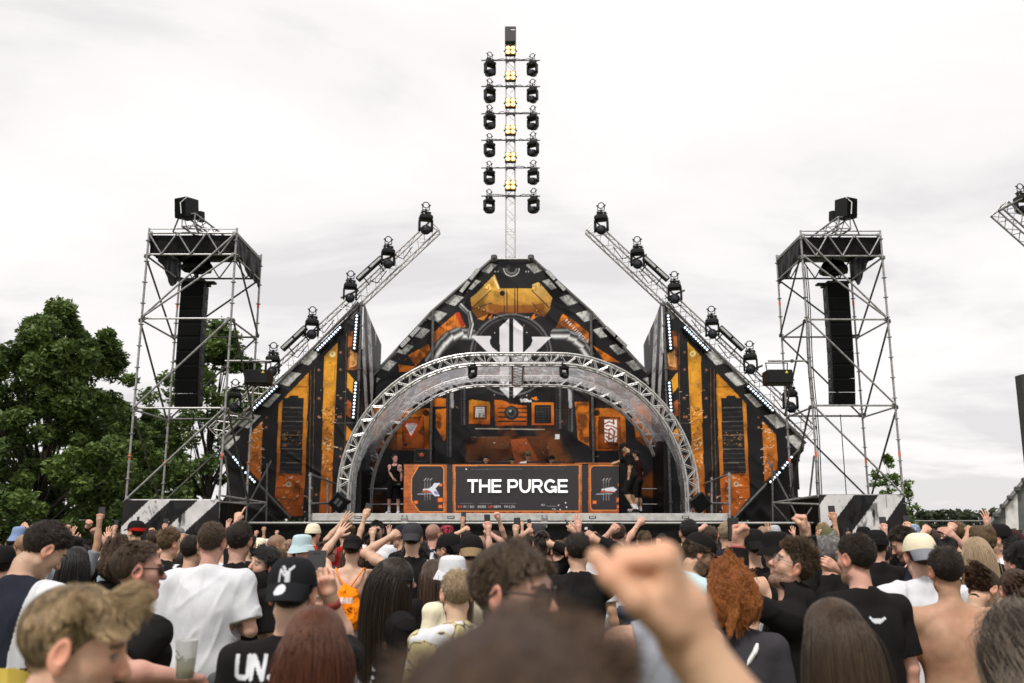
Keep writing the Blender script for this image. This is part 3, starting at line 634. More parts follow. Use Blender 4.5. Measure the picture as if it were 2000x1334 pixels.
def canopy():
    nu, nv = 220, 60; pts = CEN(.17, 40); P = [Vector((x, 0, z)) for x, z in pts]; acc = [0]
    for a, b in zip(P[:-1], P[1:]): acc.append(acc[-1]+(b-a).length)
    xs = np.interp(np.linspace(0, acc[-1], nu), acc, [p.x for p in P]); zs = np.interp(np.linspace(0, acc[-1], nu), acc, [p.z for p in P])
    U, V = np.meshgrid(np.arange(nu), np.linspace(0, 1, nv), indexing='ij')
    X = CX+xs[U.ravel()]; Z = zs[U.ravel()]; v = V.ravel(); Y = 22.62+v*3.25
    u = np.linspace(0, acc[-1], nu)[U.ravel()]
    sag = -.03*np.sin(math.pi*v)+.05*(fbm(u*1.3, v*2.2, 0, 6, 4)-.5)+.035*np.abs(np.sin(u*2.6+v*5+3*fbm(u*.6, v*1.5, 0, 2, 2)))
    cz = ZD+40*KA; dx = CX-X; dz = cz-Z; l = np.hypot(dx, dz)+1e-6; X = X+dx/l*sag; Z = Z+dz/l*sag
    idx = np.arange(nu*nv).reshape(nu, nv); F = np.stack([idx[:-1, :-1], idx[1:, :-1], idx[1:, 1:], idx[:-1, 1:]], -1).reshape(-1, 4)
    m = bpy.data.materials.new('clear_plastic_sheet'); m.use_nodes = True; N = m.node_tree.nodes; L = m.node_tree.links; N.clear()
    out = N.new('ShaderNodeOutputMaterial'); mx = N.new('ShaderNodeMixShader'); tr = N.new('ShaderNodeBsdfTransparent'); tr.inputs[0].default_value = (.8, .8, .82, 1); gl = N.new('ShaderNodeBsdfGlossy'); gl.inputs['Roughness'].default_value = .12; gl.inputs[0].default_value = (.9, .9, .93, 1)
    df = N.new('ShaderNodeBsdfTranslucent'); df.inputs[0].default_value = (.74, .74, .76, 1); m2 = N.new('ShaderNodeMixShader'); tc = N.new('ShaderNodeTexCoord'); n = N.new('ShaderNodeTexNoise'); n.inputs['Scale'].default_value = 2.2; n.inputs['Detail'].default_value = 7; n.inputs['Distortion'].default_value = 2.5
    mp = N.new('ShaderNodeMapping'); mp.inputs['Scale'].default_value = (1, .35, 1); L.new(tc.outputs['Object'], mp.inputs[0]); L.new(mp.outputs[0], n.inputs['Vector'])
    r = N.new('ShaderNodeValToRGB'); r.color_ramp.elements[0].position = .48; r.color_ramp.elements[0].color = (.30,)*3+(1,); r.color_ramp.elements[1].position = .74; r.color_ramp.elements[1].color = (.62,)*3+(1,); L.new(n.outputs['Fac'], r.inputs[0])
    fr = N.new('ShaderNodeLayerWeight'); fr.inputs['Blend'].default_value = .07; fm = N.new('ShaderNodeMath'); fm.operation = 'MULTIPLY'; fm.inputs[1].default_value = .3; L.new(fr.outputs['Fresnel'], fm.inputs[0]); L.new(fm.outputs[0], m2.inputs[0]); bp = N.new('ShaderNodeBump'); bp.inputs['Strength'].default_value = .5; bp.inputs['Distance'].default_value = .05; L.new(n.outputs['Fac'], bp.inputs['Height']); L.new(bp.outputs[0], gl.inputs['Normal']); L.new(bp.outputs[0], fr.inputs['Normal'])
    L.new(r.outputs[0], mx.inputs[0]); L.new(tr.outputs[0], mx.inputs[1]); L.new(df.outputs[0], mx.inputs[2]); L.new(mx.outputs[0], m2.inputs[1]); L.new(gl.outputs[0], m2.inputs[2]); L.new(m2.outputs[0], out.inputs[0])
    o = npmesh('plastic_canopy', np.stack([X, Y, Z], 1), F, m); tag(o, 'wrinkled clear plastic canopy stretched between the two stage arches', 'canopy')
    # light ladders behind the plastic near both feet
    for s, px in ((-1, 691), (1, 1313)):
        t = empty('diode_strip', tuple(at(px, 920, 24.6)), 'glaring vertical diode ladder behind the plastic at the arch\'s %s foot' % ('left' if s < 0 else 'right'), 'light strip', 'diode ladders behind the plastic')
        p0 = at(px, 882, 24.9); p1 = at(px, 950, 24.9); MB().box(((p0.x+p1.x)/2, 25.0, (p0.z+p1.z)/2), (.34, .06, p0.z-p1.z+.1), None, .01).build('housing', M_BLACK, t); f = None
        for k in range(9):
            for j in (-1, 1):
                p = p0.lerp(p1, k/8)
                if f is None: f = o = MB().lathe([(.038, 0), (.034, .02), (.004, .035)], (0, 0, 0), Matrix.Rotation(math.pi/2, 3, 'X'), 10).build('diode', M_LED, t)
                else: o = f.copy(); COL.objects.link(o)
                o.location = (p.x+j*.085, 24.965, p.z)
canopy()
# ------------------------------------------------------------------ DJ booth
def letters(m, x0, x1, ztop, zbot, y, text):
    """Heavy grotesque capitals cut as thin solid shapes."""
    H = ztop-zbot; th = .2
    glyph = {}
    def bars(*r): return [('b',)+q for q in r]
    w_ = .172
    glyph['T'] = (.86, bars((0, 1-w_, .86, 1), (.43-w_/2, 0, .43+w_/2, 1-w_))); glyph['H'] = (.90, bars((0, 0, w_, 1), (.90-w_, 0, .90, 1), (w_, .42, .90-w_, .42+w_)))
    glyph['E'] = (.80, bars((0, 0, w_, 1), (w_, 1-w_, .80, 1), (w_, .42, .75, .42+w_*.95), (w_, 0, .80, w_))); glyph[' '] = (.30, [])
    glyph['P'] = (.86, bars((0, 0, w_, 1), (w_, 1-w_, .54, 1), (w_, .36, .54, .36+w_))+[('r', .54, .68, .32, .32-w_, -90, 90)])
    glyph['U'] = (.92, bars((0, .42, w_, 1), (.92-w_, .42, .92, 1))+[('r', .46, .44, .46, .46-w_, 180, 360)])
    glyph['R'] = (.9, bars((0, 0, w_, 1), (w_, 1-w_, .56, 1), (w_, .38, .58, .38+w_))+[('r', .56, .69, .31, .31-w_, -90, 90), ('q', (.60, .42), (.42, .42), (.69, 0), (.9, 0))])
    glyph['G'] = (1.0, [('r', .5, .5, .51, .51-w_*1.1, 40, 318)]+bars((.55, .34, 1.0, .34+w_*.9), (1.0-w_, 0, 1.0, .34)))
    tot = sum(glyph[c][0]+.1 for c in text)-.1; k = (x1-x0)/tot; x = x0
    for c in text:
        w, prims = glyph[c]; e = 0
        for p in prims:
            e += 1; yy = y-.004*(e % 3)
            if p[0] == 'b': m.box((x+(p[1]+p[3])/2*k, yy, zbot+(p[2]+p[4])/2*H), ((p[3]-p[1])*k, .02, (p[4]-p[2])*H))
            elif p[0] == 'q': m.prism([(x+a*k, yy+.01, zbot+b*H) for a, b in p[1:]], .02) if True else 0
            else:
                _, cx, cy, ro, ri, a0, a1 = p; n = 20; vs = []
                for i in range(n+1):
                    a = math.radians(a0+(a1-a0)*i/n)
                    for rr in (ro, ri):
                        for dy in (-.011, .011): vs.append((x+(cx+rr*.98*math.cos(a))*k, yy+dy, zbot+(cy+rr*math.sin(a))*H))
                fs = []
                for i in range(n):
                    b0 = i*4; b1 = b0+4
                    fs += [(b0, b1, b1+2, b0+2), (b0+1, b0+3, b1+3, b1+1), (b0, b0+1, b1+1, b1), (b0+2, b1+2, b1+3, b0+3)]
                fs += [(0, 2, 3, 1), (n*4, n*4+1, n*4+3, n*4+2)]; m.add(vs, fs)
        x += (w+.1)*k
YB = 22.55
def booth():
    a, b = at(788, 906, YB), at(1209, 1003, YB)
    t = empty('dj_booth', ((a.x+b.x)/2, YB, ZD), 'wide DJ booth with orange framed dark front reading THE PURGE', 'DJ booth')
    MB().box(((a.x+b.x)/2, YB+.5, (a.z+ZD)/2), (b.x-a.x-.02, .9, a.z-ZD-.03), None, .01).build('body', M_BLACK, t)
    MB().box(((a.x+b.x)/2, YB+.5, a.z-.004), (b.x-a.x+.02, 1.0, .03), None, .005).build('table_top', M_BLACK, t)
    pl = Plane(0, YB); sheet('front_panel', [(788, 906), (1209, 903.5), (1209, 1003), (788, 1003)], pl, art_booth, .0095, vcol_mat('led_panel_print', .35, 0, .5), t, .0, 2)
    m = MB(); letters(m, at(913, 950, YB).x, at(1108.5, 950, YB).x, at(1000, 936.3, YB-.03).z, at(1000, 962.3, YB-.03).z, YB-.03, 'THE PURGE'); m.build('lettering', emit('lit_white_lettering', (1, 1, 1), .35), t)
    # small read-out text along the foot of the screen
    def small(txt, px, py, hpx, mt):
        cu = bpy.data.curves.new('readout', 'FONT'); cu.body = txt; cu.size = at(0, py-hpx, YB).z-at(0, py, YB).z; cu.size *= 1.35; cu.extrude = .001; cu.materials.append(mt); o = bpy.data.objects.new('tmp', cu); COL.objects.link(o); me = bpy.data.meshes.new_from_object(o); bpy.data.objects.remove(o); o = bpy.data.objects.new('readout', me); COL.objects.link(o)
        o.parent = t; o.matrix_parent_inverse = Matrix.Translation(t.location).inverted(); o.location = at(px, py, YB-.02); o.rotation_euler = (math.pi/2, 0, 0)
    rd = emit('red_readout', lin(230, 80, 40), .2); wt = emit('white_readout', lin(200, 198, 198), .1)
    for tx, px, mt in (('8-9', 894, rd), ('01 / 501', 905, wt), ('05385', 933, wt), ('UP1', 954, rd), ('0879', 965, wt), ('F4 0.2%', 985, wt)): small(tx, px, 992, 5, mt)
    small('821', 1057, 988, 4, wt); small('P.36', 1078, 996, 3.4, wt)
    # controllers and mixers on top
    for px, w in ((985, .34), (1040, .3), (1090, .34), (930, .34)):
        p = at(px, 903, YB+.5); MB().box((p.x, YB+.5, a.z+.05), (w, .36, .08), None, .015).build('player_deck', M_BLACK, t)
booth()
# ------------------------------------------------------------------ moving head lights
def make_moving_head():
    t = empty('moving_head_light', (0, 0, 0)); RX = Matrix.Rotation(math.pi/2, 3, 'X')
    m = MB(); m.box((0, 0, .47), (.36, .3, .13), None, .03); m.box((0, 0, .545), (.24, .2, .04), None, .01); m.box((0, -.155, .47), (.14, .012, .07)); m.build('base', M_BLACK, t)
    for s in (-1, 1):
        m = MB(); m.box((s*.168, 0, .27), (.05, .2, .30), None, .018); m.lathe([(.07, 0), (.07, .05)], (s*.168-.025, 0, .16), Matrix.Rotation(math.pi/2, 3, 'Y'), 14); m.build('yoke_arm', M_BLACK, t)
    R = Matrix.Rotation(math.radians(108), 3, 'X')
    h = MB().lathe([(.06, -.2), (.11, -.19), (.128, -.1), (.132, .06), (.125, .17), (.115, .19)], (0, 0, .145), R, 20).build('head', M_BLACK, t, True)
    MB().lathe([(.1, .186), (.08, .2), (.02, .207)], (0, 0, .145), R, 18).build('lens', M_LENS, h, True)
    m = MB(); rg = random.Random(2)
    m.box((-.09, 0, .6), (.05, .08, .1), None, .01); m.box((.1, .02, .6), (.06, .08, .09), None, .01); m.tube((-.12, 0, .66), (.14, 0, .63), .025); m.tube((0, 0, .56), (0, 0, .72), .03)
    for k in range(4):
        p = [Vector((rg.uniform(-.16, .16), rg.uniform(-.1, .1), rg.uniform(.53, .7))) for _ in range(4)]; m.path(p, .012, 5)
    m.build('clamp', M_BLACK, t)
    m = MB(); m.path([(-.09, 0, .70), (-.095, 0, .86)], .012, 6); m.path([(.09, 0, .70), (.095, 0, .86)], .012, 6); m.tube((-.1, 0, .70), (.1, 0, .70), .013, 6); m.tube((-.13, 0, .84), (-.085, 0, .84), .02, 6); m.tube((.13, 0, .84), (.085, 0, .84), .02, 6); m.build('bracket', M_BLACK, t)
    m = MB(); m.path([(.082*math.cos(a), 0, .84+.082*math.sin(a)) for a in [k*math.pi/10 for k in range(20)]], .014, 7, True); r = m.build('ring_lamp', M_BLACK, t)
    return t
MH = make_moving_head(); MHK = kid_map(); MHN = [0]
def place_head(px, ytop, ybot, Y, label, group, rz=0., yaw_t=0.):
    o = MH if MHN[0] == 0 else copy_tree(MH, MHK); MHN[0] += 1
    p, q = at(px, ybot, Y), at(px, ytop, Y); s = (q.z-p.z)/.935
    o.location = p; o.scale = (s,)*3; o.rotation_euler = (0, 0, rz); tag(o, label, 'stage light', group); return o
ordn = ['topmost', 'second from the top', 'third from the top', 'fourth from the top', 'fifth from the top', 'lowest']
for side, xs in (('left', [(831, 394, 459), (757, 461, 525), (683, 528, 592), (608, 598, 663), (531, 668, 736), (456, 740, 806)]), ('right', [(1175, 395, 459), (1246, 461, 526), (1319, 529, 594), (1392, 597, 662), (1467, 665, 731), (1545, 735, 806)])):
    for i, (x, a, b) in enumerate(xs): place_head(x, a, b, 24.25, '%s moving head light along the sloping truss above the %s stage wing' % (ordn[i], side), 'moving heads on the sloping trusses', (.25 if side == 'left' else -.25)+.1*math.sin(i*3))
YM = 28.0
for side, x0, xs in (('left', 956, [(101, 150), (153, 202), (204, 254), (260, 308), (314, 362), (369, 418)]), ('right', 1041, [(104, 150), (154, 202), (206, 255), (257, 307), (312, 362), (367, 418)])):
    for i, (a, b) in enumerate(xs): place_head(x0+(i-2.5)*(-.3 if side == 'left' else .5), a, b, YM-.12, '%s moving head light on the %s ends of the mast crossbars' % (ordn[i], side), 'moving heads on the mast', .5 if side == 'left' else -.45+.1*math.sin(i*2))
for px, sd_ in ((923, 'left'), (1102, 'right')):
    o = place_head(px, 698, 740, 22.35, 'moving head light hung under the front arch, %s of its crown' % sd_, 'moving heads under the front arch', -.6 if sd_ == 'left' else .5)
# ------------------------------------------------------------------ mast
def mast():
    b = at(997, 505, YM); tp = at(997, 84, YM)
    t = empty('light_mast', tuple(b), 'tall slim lattice mast rising from the backdrop peak, hung with lamps', 'mast')
    truss_at(t, b, tp, .30, 26, Vector((0, 1, 0)), .02, .008)
    for y in (450, 455, 461): p = at(997, y, YM); MB().tube(p+Vector((-.15, -.16, 0)), p+Vector((.15, -.16, 0)), .01).build('rung', M_ALU, t)
    for i, y in enumerate((118, 169, 222, 274, 328, 383)):
        p = at(997, y, YM-.2); a = at(940, y, YM-.2); c = at(1055, y, YM-.2); m = MB(); m.tube(a, c, .022, 8); m.box(p, (.34, .08, .07), None, .01)
        for s in (-.12, .12): m.box(p+Vector((s, -.02, -.03)), (.06, .1, .1), None, .01)
        cb = m.build('crossbar', M_STEELD, t); rg = random.Random(i)
        m = MB()
        for s in (-1, 1):
            pts = [p+Vector((s*.15, -.05, 0))]+[p+Vector((s*(.15+k*.09), -.03, rg.uniform(-.02, .06))) for k in range(1, 7)]
            m.path(pts, .012, 5)
        m.build('cable', M_BLACK, cb)
    q = at(997, 57, YM-.15); r = at(997, 86, YM-.15)
    tb = empty('mast_head_box', tuple(r), 'plain black square box crowning the lattice mast', 'box')
    MB().box((q.x, q.y, (q.z+r.z)/2), (.38, .38, q.z-r.z), None, .01).build('cabinet', mat('charcoal_box', (.03, .03, .032), .5), tb)
    MB().box((q.x+.08, q.y-.196, q.z-.14), (.13, .006, .035)).build('badge', M_WHITE, tb)
mast()
def make_blinder():
    t = empty('blinder_lamp', (0, 0, 0))
    MB().box((0, 0, 0), (.40, .14, .40), None, .02).build('housing', mat('bronze_housing', (.05, .03, .015), .5), t)
    for s in (-1, 1): MB().tube((s*.2, 0, 0), (s*.245, 0, 0), .03).build('pivot', M_BLACK, t)
    for x in (-.09, .09):
        for z in (-.09, .09):
            r = MB().lathe([(.085, 0), (.08, .02), (.06, .005)], (x, -.072, z), Matrix.Rotation(math.pi/2, 3, 'X'), 18).build('reflector', M_WARM2, t)
            MB().lathe([(.056, 0), (.046, .022), (.02, .035), (.004, .038)], (x, -.078, z), Matrix.Rotation(math.pi/2, 3, 'X'), 14).build('bulb', M_WARM, r)
    return t
BL = make_blinder(); BK = kid_map()
for i, y in enumerate((100, 150, 202, 255, 308, 363)):
    o = BL if i == 0 else copy_tree(BL, BK); o.location = at(997, y, YM-.3); o.rotation_euler = (math.radians(-8), 0, 0); o.scale = (.92,)*3
    tag(o, '%s of the glowing four bulb blinder lamps on the mast' % ['topmost', 'second from top', 'third from top', 'fourth from top', 'fifth from top', 'lowest'][i], 'blinder lamp', 'blinder lamps on the mast')
# ------------------------------------------------------------------ sloping trusses over the wings
def slope(mir):
    q = (lambda x: 2002-x+1) if mir else (lambda x: x); nm = 'right' if mir else 'left'
    a, b = at(q(420), 846, 24.6), at(q(850), 444, 24.6)
    t = empty('sloping_truss', tuple(a), 'aluminium lattice truss climbing above the %s orange stage wing' % nm, 'truss', 'sloping trusses over the stage wings')
    truss_at(t, a, b, .36, 30, Vector((0, 1, 0)), .024, .009, mat('dull_aluminium', (.42, .40, .39), .4, .5, .2, 10))
    for p in ((683, 575), (608, 650), (757, 505), (531, 722)):
        c = at(q(p[0]), p[1], 24.42); MB().tube(c+Vector((-.25, 0, -.1)), c+Vector((.25, 0, .12)), .03).build('lamp_outrigger', M_STEELD, t)
    for k, (u, v) in enumerate((((698, 547), (746, 503)), ((551, 683), (598, 639)))):
        pa, pb = at(q(u[0]), u[1], 24.2), at(q(v[0]), v[1], 24.2); d = pb-pa; R = d.normalized().to_track_quat('X', 'Y').to_matrix()
        w = empty('wash_light_bar', tuple((pa+pb)/2), 'slim wash light bar standing off the %s sloping truss, %s one' % (nm, 'higher' if k == 0 else 'lower'), 'light bar', 'light bars on the sloping trusses')
        MB().box((pa+pb)/2, (d.length, .16, .13), R, .02).build('housing', M_BLACK, w)
        for s in (-.25, .25): MB().box((pa+pb)/2+R @ Vector((s*d.length, 0, 0))+Vector((0, -.075, 0)), (d.length*.44, .07, .03), R, .01).build('diffuser', M_GREYBAR, w)
        for s in (-.3, .3): c = (pa+pb)/2+d*s; MB().tube(c, c+Vector((.18 if not mir else -.18, .2, -.22)), .018).build('stand_off', M_STEELD, w)
    for k in range(7):
        f = .1+k*.12; p = a.lerp(b, f); MB().path([p+Vector((0, -.18, .15)), p+Vector((.2 if not mir else -.2, -.22, .05)), p+Vector((.45 if not mir else -.45, -.2, .42))], .014, 5).build('cable', M_BLACK, t)
slope(False); slope(True)
# ------------------------------------------------------------------ scaffold towers
def tower(nm, Y, pxl, pxr, ytop, ybase, levels):
    xl, xr = at(pxl, ybase, Y).x, at(pxr, ybase, Y).x; zt = at(pxl, ytop, Y).z; D = 2.07; Yb = Y+D; zs = [at(pxl, y, Y).z for y in levels]
    s = 1 if nm == 'left' else -1
    t = empty('scaffold_tower', ((xl+xr)/2, Y+D/2, 0), 'grey tube scaffold tower holding the hanging speakers on the %s side' % nm, 'scaffold tower', 'scaffold speaker towers')
    cor = {'fl': (xl, Y), 'fr': (xr, Y), 'bl': (xl, Yb), 'br': (xr, Yb)}; rg = random.Random(5 if s > 0 else 6)
    for k, (x, y) in cor.items():
        m = MB(); m.tube((x, y, 0), (x, y, zt+.12), .026, 10); z = .35
        while z < zt: m.lathe([(.026, -.012), (.062, -.006), (.062, .006), (.026, .012)], (x, y, z), None, 10); z += .5
        m.tube((x, y, 2.0), (x, y, 2.25), .032, 10); m.box((x, y, .02), (.16, .16, .02)); p = m.build('standard', M_STEEL, t)
        MB().tube((x, y, zs[-1]+.9), (x, y, zs[-1]+1.02), .029, 10).build('marking_ring', M_ORANGE, p)
        if k[0] == 'b': MB().tube((x, y, zt-1.3), (x, y, zt-1.17), .029, 10).build('marking_ring', M_ORANGE, p)
    def tb(a, b, mt=M_STEEL, r=.024, nm_='ledger'):
        a, b = Vector(a), Vector(b); d = (b-a).normalized(); m = MB(); m.tube(a, b, r, 8)
        for e, g in ((a, d), (b, -d)): m.box(e+g*.06, (.07, .07, .07), d.to_track_quat('X', 'Z').to_matrix(), .015)
        m.build(nm_, mt, t)
    for i, z in enumerate(zs+[zs[0]+.02]):
        if i == len(zs): break
        tb((xl, Y, z), (xr, Y, z)); tb((xl, Yb, z), (xr, Yb, z), M_STEELD); tb((xl, Y, z-.04), (xl, Yb, z-.04)); tb((xr, Y, z-.04), (xr, Yb, z-.04))  # rear ledgers take the darker steel, their shade put into the colour
    for i in range(len(zs)-1):
        z1, z0 = zs[i], zs[i+1]
        if i == 0: continue
        lo, hi = (xl, xr) if s > 0 else (xr, xl)
        tb((lo, Y-.05, z0), (hi, Y-.05, z1), M_STEEL, .024, 'diagonal_brace'); tb((lo, Yb+.05, z0), (hi, Yb+.05, z1), M_STEELD, .024, 'diagonal_brace')  # rear braces likewise darkened by colour to look shaded
        for x in (xl, xr): tb((x+(.05 if x == xr else -.05), Y, z1), (x+(.05 if x == xr else -.05), Yb, z0), M_STEELD, .024, 'diagonal_brace')
    tb((xl if s > 0 else xr, Y-.05, zs[2]), (xr if s > 0 else xl, Y-.05, zt-.02), M_STEEL, .024, 'diagonal_brace')
    # lattice beams round the top and the tarpaulin behind them
    zb = zs[1]
    for a, b in ((cor['fl'], cor['fr']), (cor['bl'], cor['br'])):
        m = MB(); A = Vector((*a, 0)); B = Vector((*b, 0))
        for k in range(6):
            u0, u1 = A.lerp(B, k/6), A.lerp(B, (k+1)/6); m.tube(u0+Vector((0, -.03, zb if k % 2 else zt)), u1+Vector((0, -.03, zt if k % 2 else zb)), .018, 6)
        m.tube(A+Vector((0, 0, zt)), B+Vector((0, 0, zt)), .026); m.tube(A+Vector((0, 0, zt+.1)), B+Vector((0, 0, zt+.1)), .016); m.build('lattice_beam', M_STEEL, t)
    for x in (xl, xr): MB().tube((x, Y, zt), (x, Yb, zt), .024).build('ledger', M_STEEL, t)
    def tarp(a, b, z1, z0f, off):
        n, mz = 50, 12; U, V = np.meshgrid(np.linspace(0, 1, n), np.linspace(0, 1, mz), indexing='ij'); U = U.ravel(); V = V.ravel()
        lo = z0f(U); Z = z1+(lo-z1)*V; w = .05*(fbm(U*9, V*1.5, 0, off, 3)-.5)*2*(.3+V)
        X = a[0]+(b[0]-a[0])*U; Yy = a[1]+(b[1]-a[1])*U; d = np.array([b[1]-a[1], -(b[0]-a[0])]); d = d/np.hypot(*d); X = X+w*d[0]; Yy = Yy+w*d[1]
        idx = np.arange(n*mz).reshape(n, mz); F = np.stack([idx[:-1, :-1], idx[1:, :-1], idx[1:, 1:], idx[:-1, 1:]], -1).reshape(-1, 4); npmesh('tarpaulin', np.stack([X, Yy, Z], 1), F, M_TARP, t)
    tarp((xl+.04, Y+.08), (xr-.04, Y+.08), zt-.03, lambda u: zb+.02+0*u, 3)
    out = (cor['fr'], cor['br']) if s > 0 else (cor['fl'], cor['bl']); inn = (cor['fl'], cor['bl']) if s > 0 else (cor['fr'], cor['br'])
    tarp((out[0][0], out[0][1]+.05), out[1], zt-.02, lambda u: zt-.5-.34*u+.07*np.sin(u*9), 5)
    tarp((inn[0][0], inn[0][1]+.05), inn[1], zt-.05, lambda u: zt-.46-.4*np.exp(-((u-.75)/.2)**2), 8)
    n = 14; U, V = np.meshgrid(np.linspace(0, 1, n), np.linspace(0, 1, n), indexing='ij'); Z = zt-.1-.12*np.sin(U*3.14)*np.sin(V*3.14); idx = np.arange(n*n).reshape(n, n); F = np.stack([idx[:-1, :-1], idx[1:, :-1], idx[1:, 1:], idx[:-1, 1:]], -1).reshape(-1, 4)
    npmesh('tarpaulin', np.stack([(xl+.05+(xr-xl-.1)*U).ravel(), (Y+.09+(D-.12)*V).ravel(), Z.ravel()], 1), F, M_TARP, t)
    # cables
    m = MB(); xc = (xl+xr)/2
    m.path([(xc-s*.1, Y+1.2, 4.6-.3*k+.0) for k in range(0, 14)], .012, 5)
    if s < 0:
        for o in (.0, .07, .12): m.path([(xl+.28+o+.02*math.sin(k), Y+.9, zb-k*.55) for k in range(13)], .013, 5)
    m.build('cable', M_BLACK, t)
    # printed skirt round the foot
    zz = zs[-1]; N_, Q = 120, 90; U, V = np.meshgrid(np.linspace(0, 1, N_), np.linspace(0, 1, Q), indexing='ij'); U = U.ravel(); V = V.ravel()
    w = .04*(fbm(U*4, V*2, 0, 4, 3)-.5)*2
    sl_ = zz/(xr-xl)*(1.0 if s > 0 else .8); ut = U+(1-V)*sl_
    k = (((ut-.28)/.5) % 1 < .44) if s > 0 else (((ut-.09)/.6) % 1 < .51)
    g = fbm(U*14, V*9, 0, 7, 4); g2 = fbm(U*30, V*20, 0, 2, 3)
    C = np.where(k[:, None], np.array(lin(206, 202, 203)), np.array(lin(33, 30, 31)))*(1-.75*np.clip((g-.6)*9, 0, 1))[:, None]*(.85+.3*g2)[:, None]
    A = Art(U*180, (1-V)*70); A.C = C
    specks(A, 4 if s > 0 else 5, 26, 0, 180, 0, 70, [lin(30, 28, 28), lin(60, 56, 56)], (2, 16), (.4, .8))
    for q_ in ((60, 22, 4), (110, 12, 3), (30, 30, 2), (140, 40, 2.5)): A.disc(q_[0], q_[1], q_[2], lin(34, 31, 31))
    idx = np.arange(N_*Q).reshape(N_, Q); F = np.stack([idx[:-1, :-1], idx[1:, :-1], idx[1:, 1:], idx[:-1, 1:]], -1).reshape(-1, 4)
    npmesh('striped_skirt', np.stack([xl-.02+(xr-xl+.04)*U, Y-.08-w*1.5+0*U, zz*V], 1), F, M_PRINT, t, col=A.C)
    for xs_ in (xl-.02, xr+.02): npmesh('side_skirt', np.stack([xs_+w, Y-.06+(D+.1)*U, (zz-.05)*V], 1), F, M_TARP, t)
    return xl, xr, Y, zt, zs, s
TL = tower('left', 20.0, 246, 428, 455, 978, [455, 497, 622, 797, 977])
TR = tower('right', 21.4, 1599, 1764, 459, 968, [459, 500, 624, 792, 967])
# ------------------------------------------------------------------ line arrays
def line_array(px, y0, y1, Y, s, nm):
    top = at(px, y0, Y); bot = at(px, y1, Y); n = 9; h = (top.z-bot.z)/n
    t = empty('line_array', tuple(top), 'hanging column of nine black line array speakers in the %s tower' % nm, 'speaker array', 'hanging line array speakers')
    x = top.x; z = top.z; y = Y; ang = 0
    f = MB(); f.box((x, Y+.18, z+.05), (.58, .55, .07), None, .012); f.box((x+.3*s, Y+.2, z+.06), (.35, .2, .05), None, .01); f.tube((x, Y+.2, z+.05), (x, Y+.2, z+.34), .05); f.build('flying_frame', M_BLACK, t)
    for i in range(n):
        ang = math.radians(0.6+max(0, i-3)*1.9); R = Matrix.Rotation(ang, 3, 'X')
        c = Vector((x, y+.22, z-h/2)); m = MB()
        pass
        vs = [c+R @ Vector(p) for p in ((-.275, -.24, -h*.497), (.275, -.24, -h*.497), (.23, .24, -h*.47), (-.23, .24, -h*.47), (-.275, -.24, h*.497), (.275, -.24, h*.497), (.23, .24, h*.47), (-.23, .24, h*.47))]
        m = MB().add(vs, [(0, 3, 2, 1), (4, 5, 6, 7), (0, 1, 5, 4), (1, 2, 6, 5), (2, 3, 7, 6), (3, 0, 4, 7)]); cb = m.build('cabinet', mat('speaker_paint', (.004, .004, .004), .6, 0, .4, 30, .2, 90, .15), t)
        MB().box(c+R @ Vector((0, -.252, 0)), (.51, .02, h*.86), R, .008).build('grille', M_BLACKP, cb)
        for e in (-1, 1):
            MB().box(c+R @ Vector((e*.262, -.02, 0)), (.02, .13, h*.5), Matrix.Rotation(-e*.1, 3, 'Z') @ R, .006).build('handle_plate', mat('dark_grey_plate', (.04, .04, .04), .5), cb)
        z -= h*math.cos(ang)*1.0; y += h*math.sin(ang)
    w = empty('chain_hoist', tuple(top+Vector((0, .2, .5))), 'chain hoist under a black rain hood above the %s speaker column' % nm, 'hoist', 'hooded chain hoists')
    MB().lathe([(.36, 0), (.38, .1), (.26, .28), (.14, .34), (.02, .36)], top+Vector((0, .2, .36)), None, 9, 1, .9).build('rain_hood', M_TARP, w)
    MB().box(top+Vector((0, .2, .44)), (.24, .2, .3), None, .03).build('motor', M_BLACK, w); MB().tube(top+Vector((0, .2, .6)), Vector((top.x, Y+.2, (TL if s > 0 else TR)[3]-.1)), .02).build('chain', M_STEELD, w)
line_array(377, 553, 792, 20.7, 1, 'left'); line_array(1636, 556, 789, 22.1, -1, 'right')
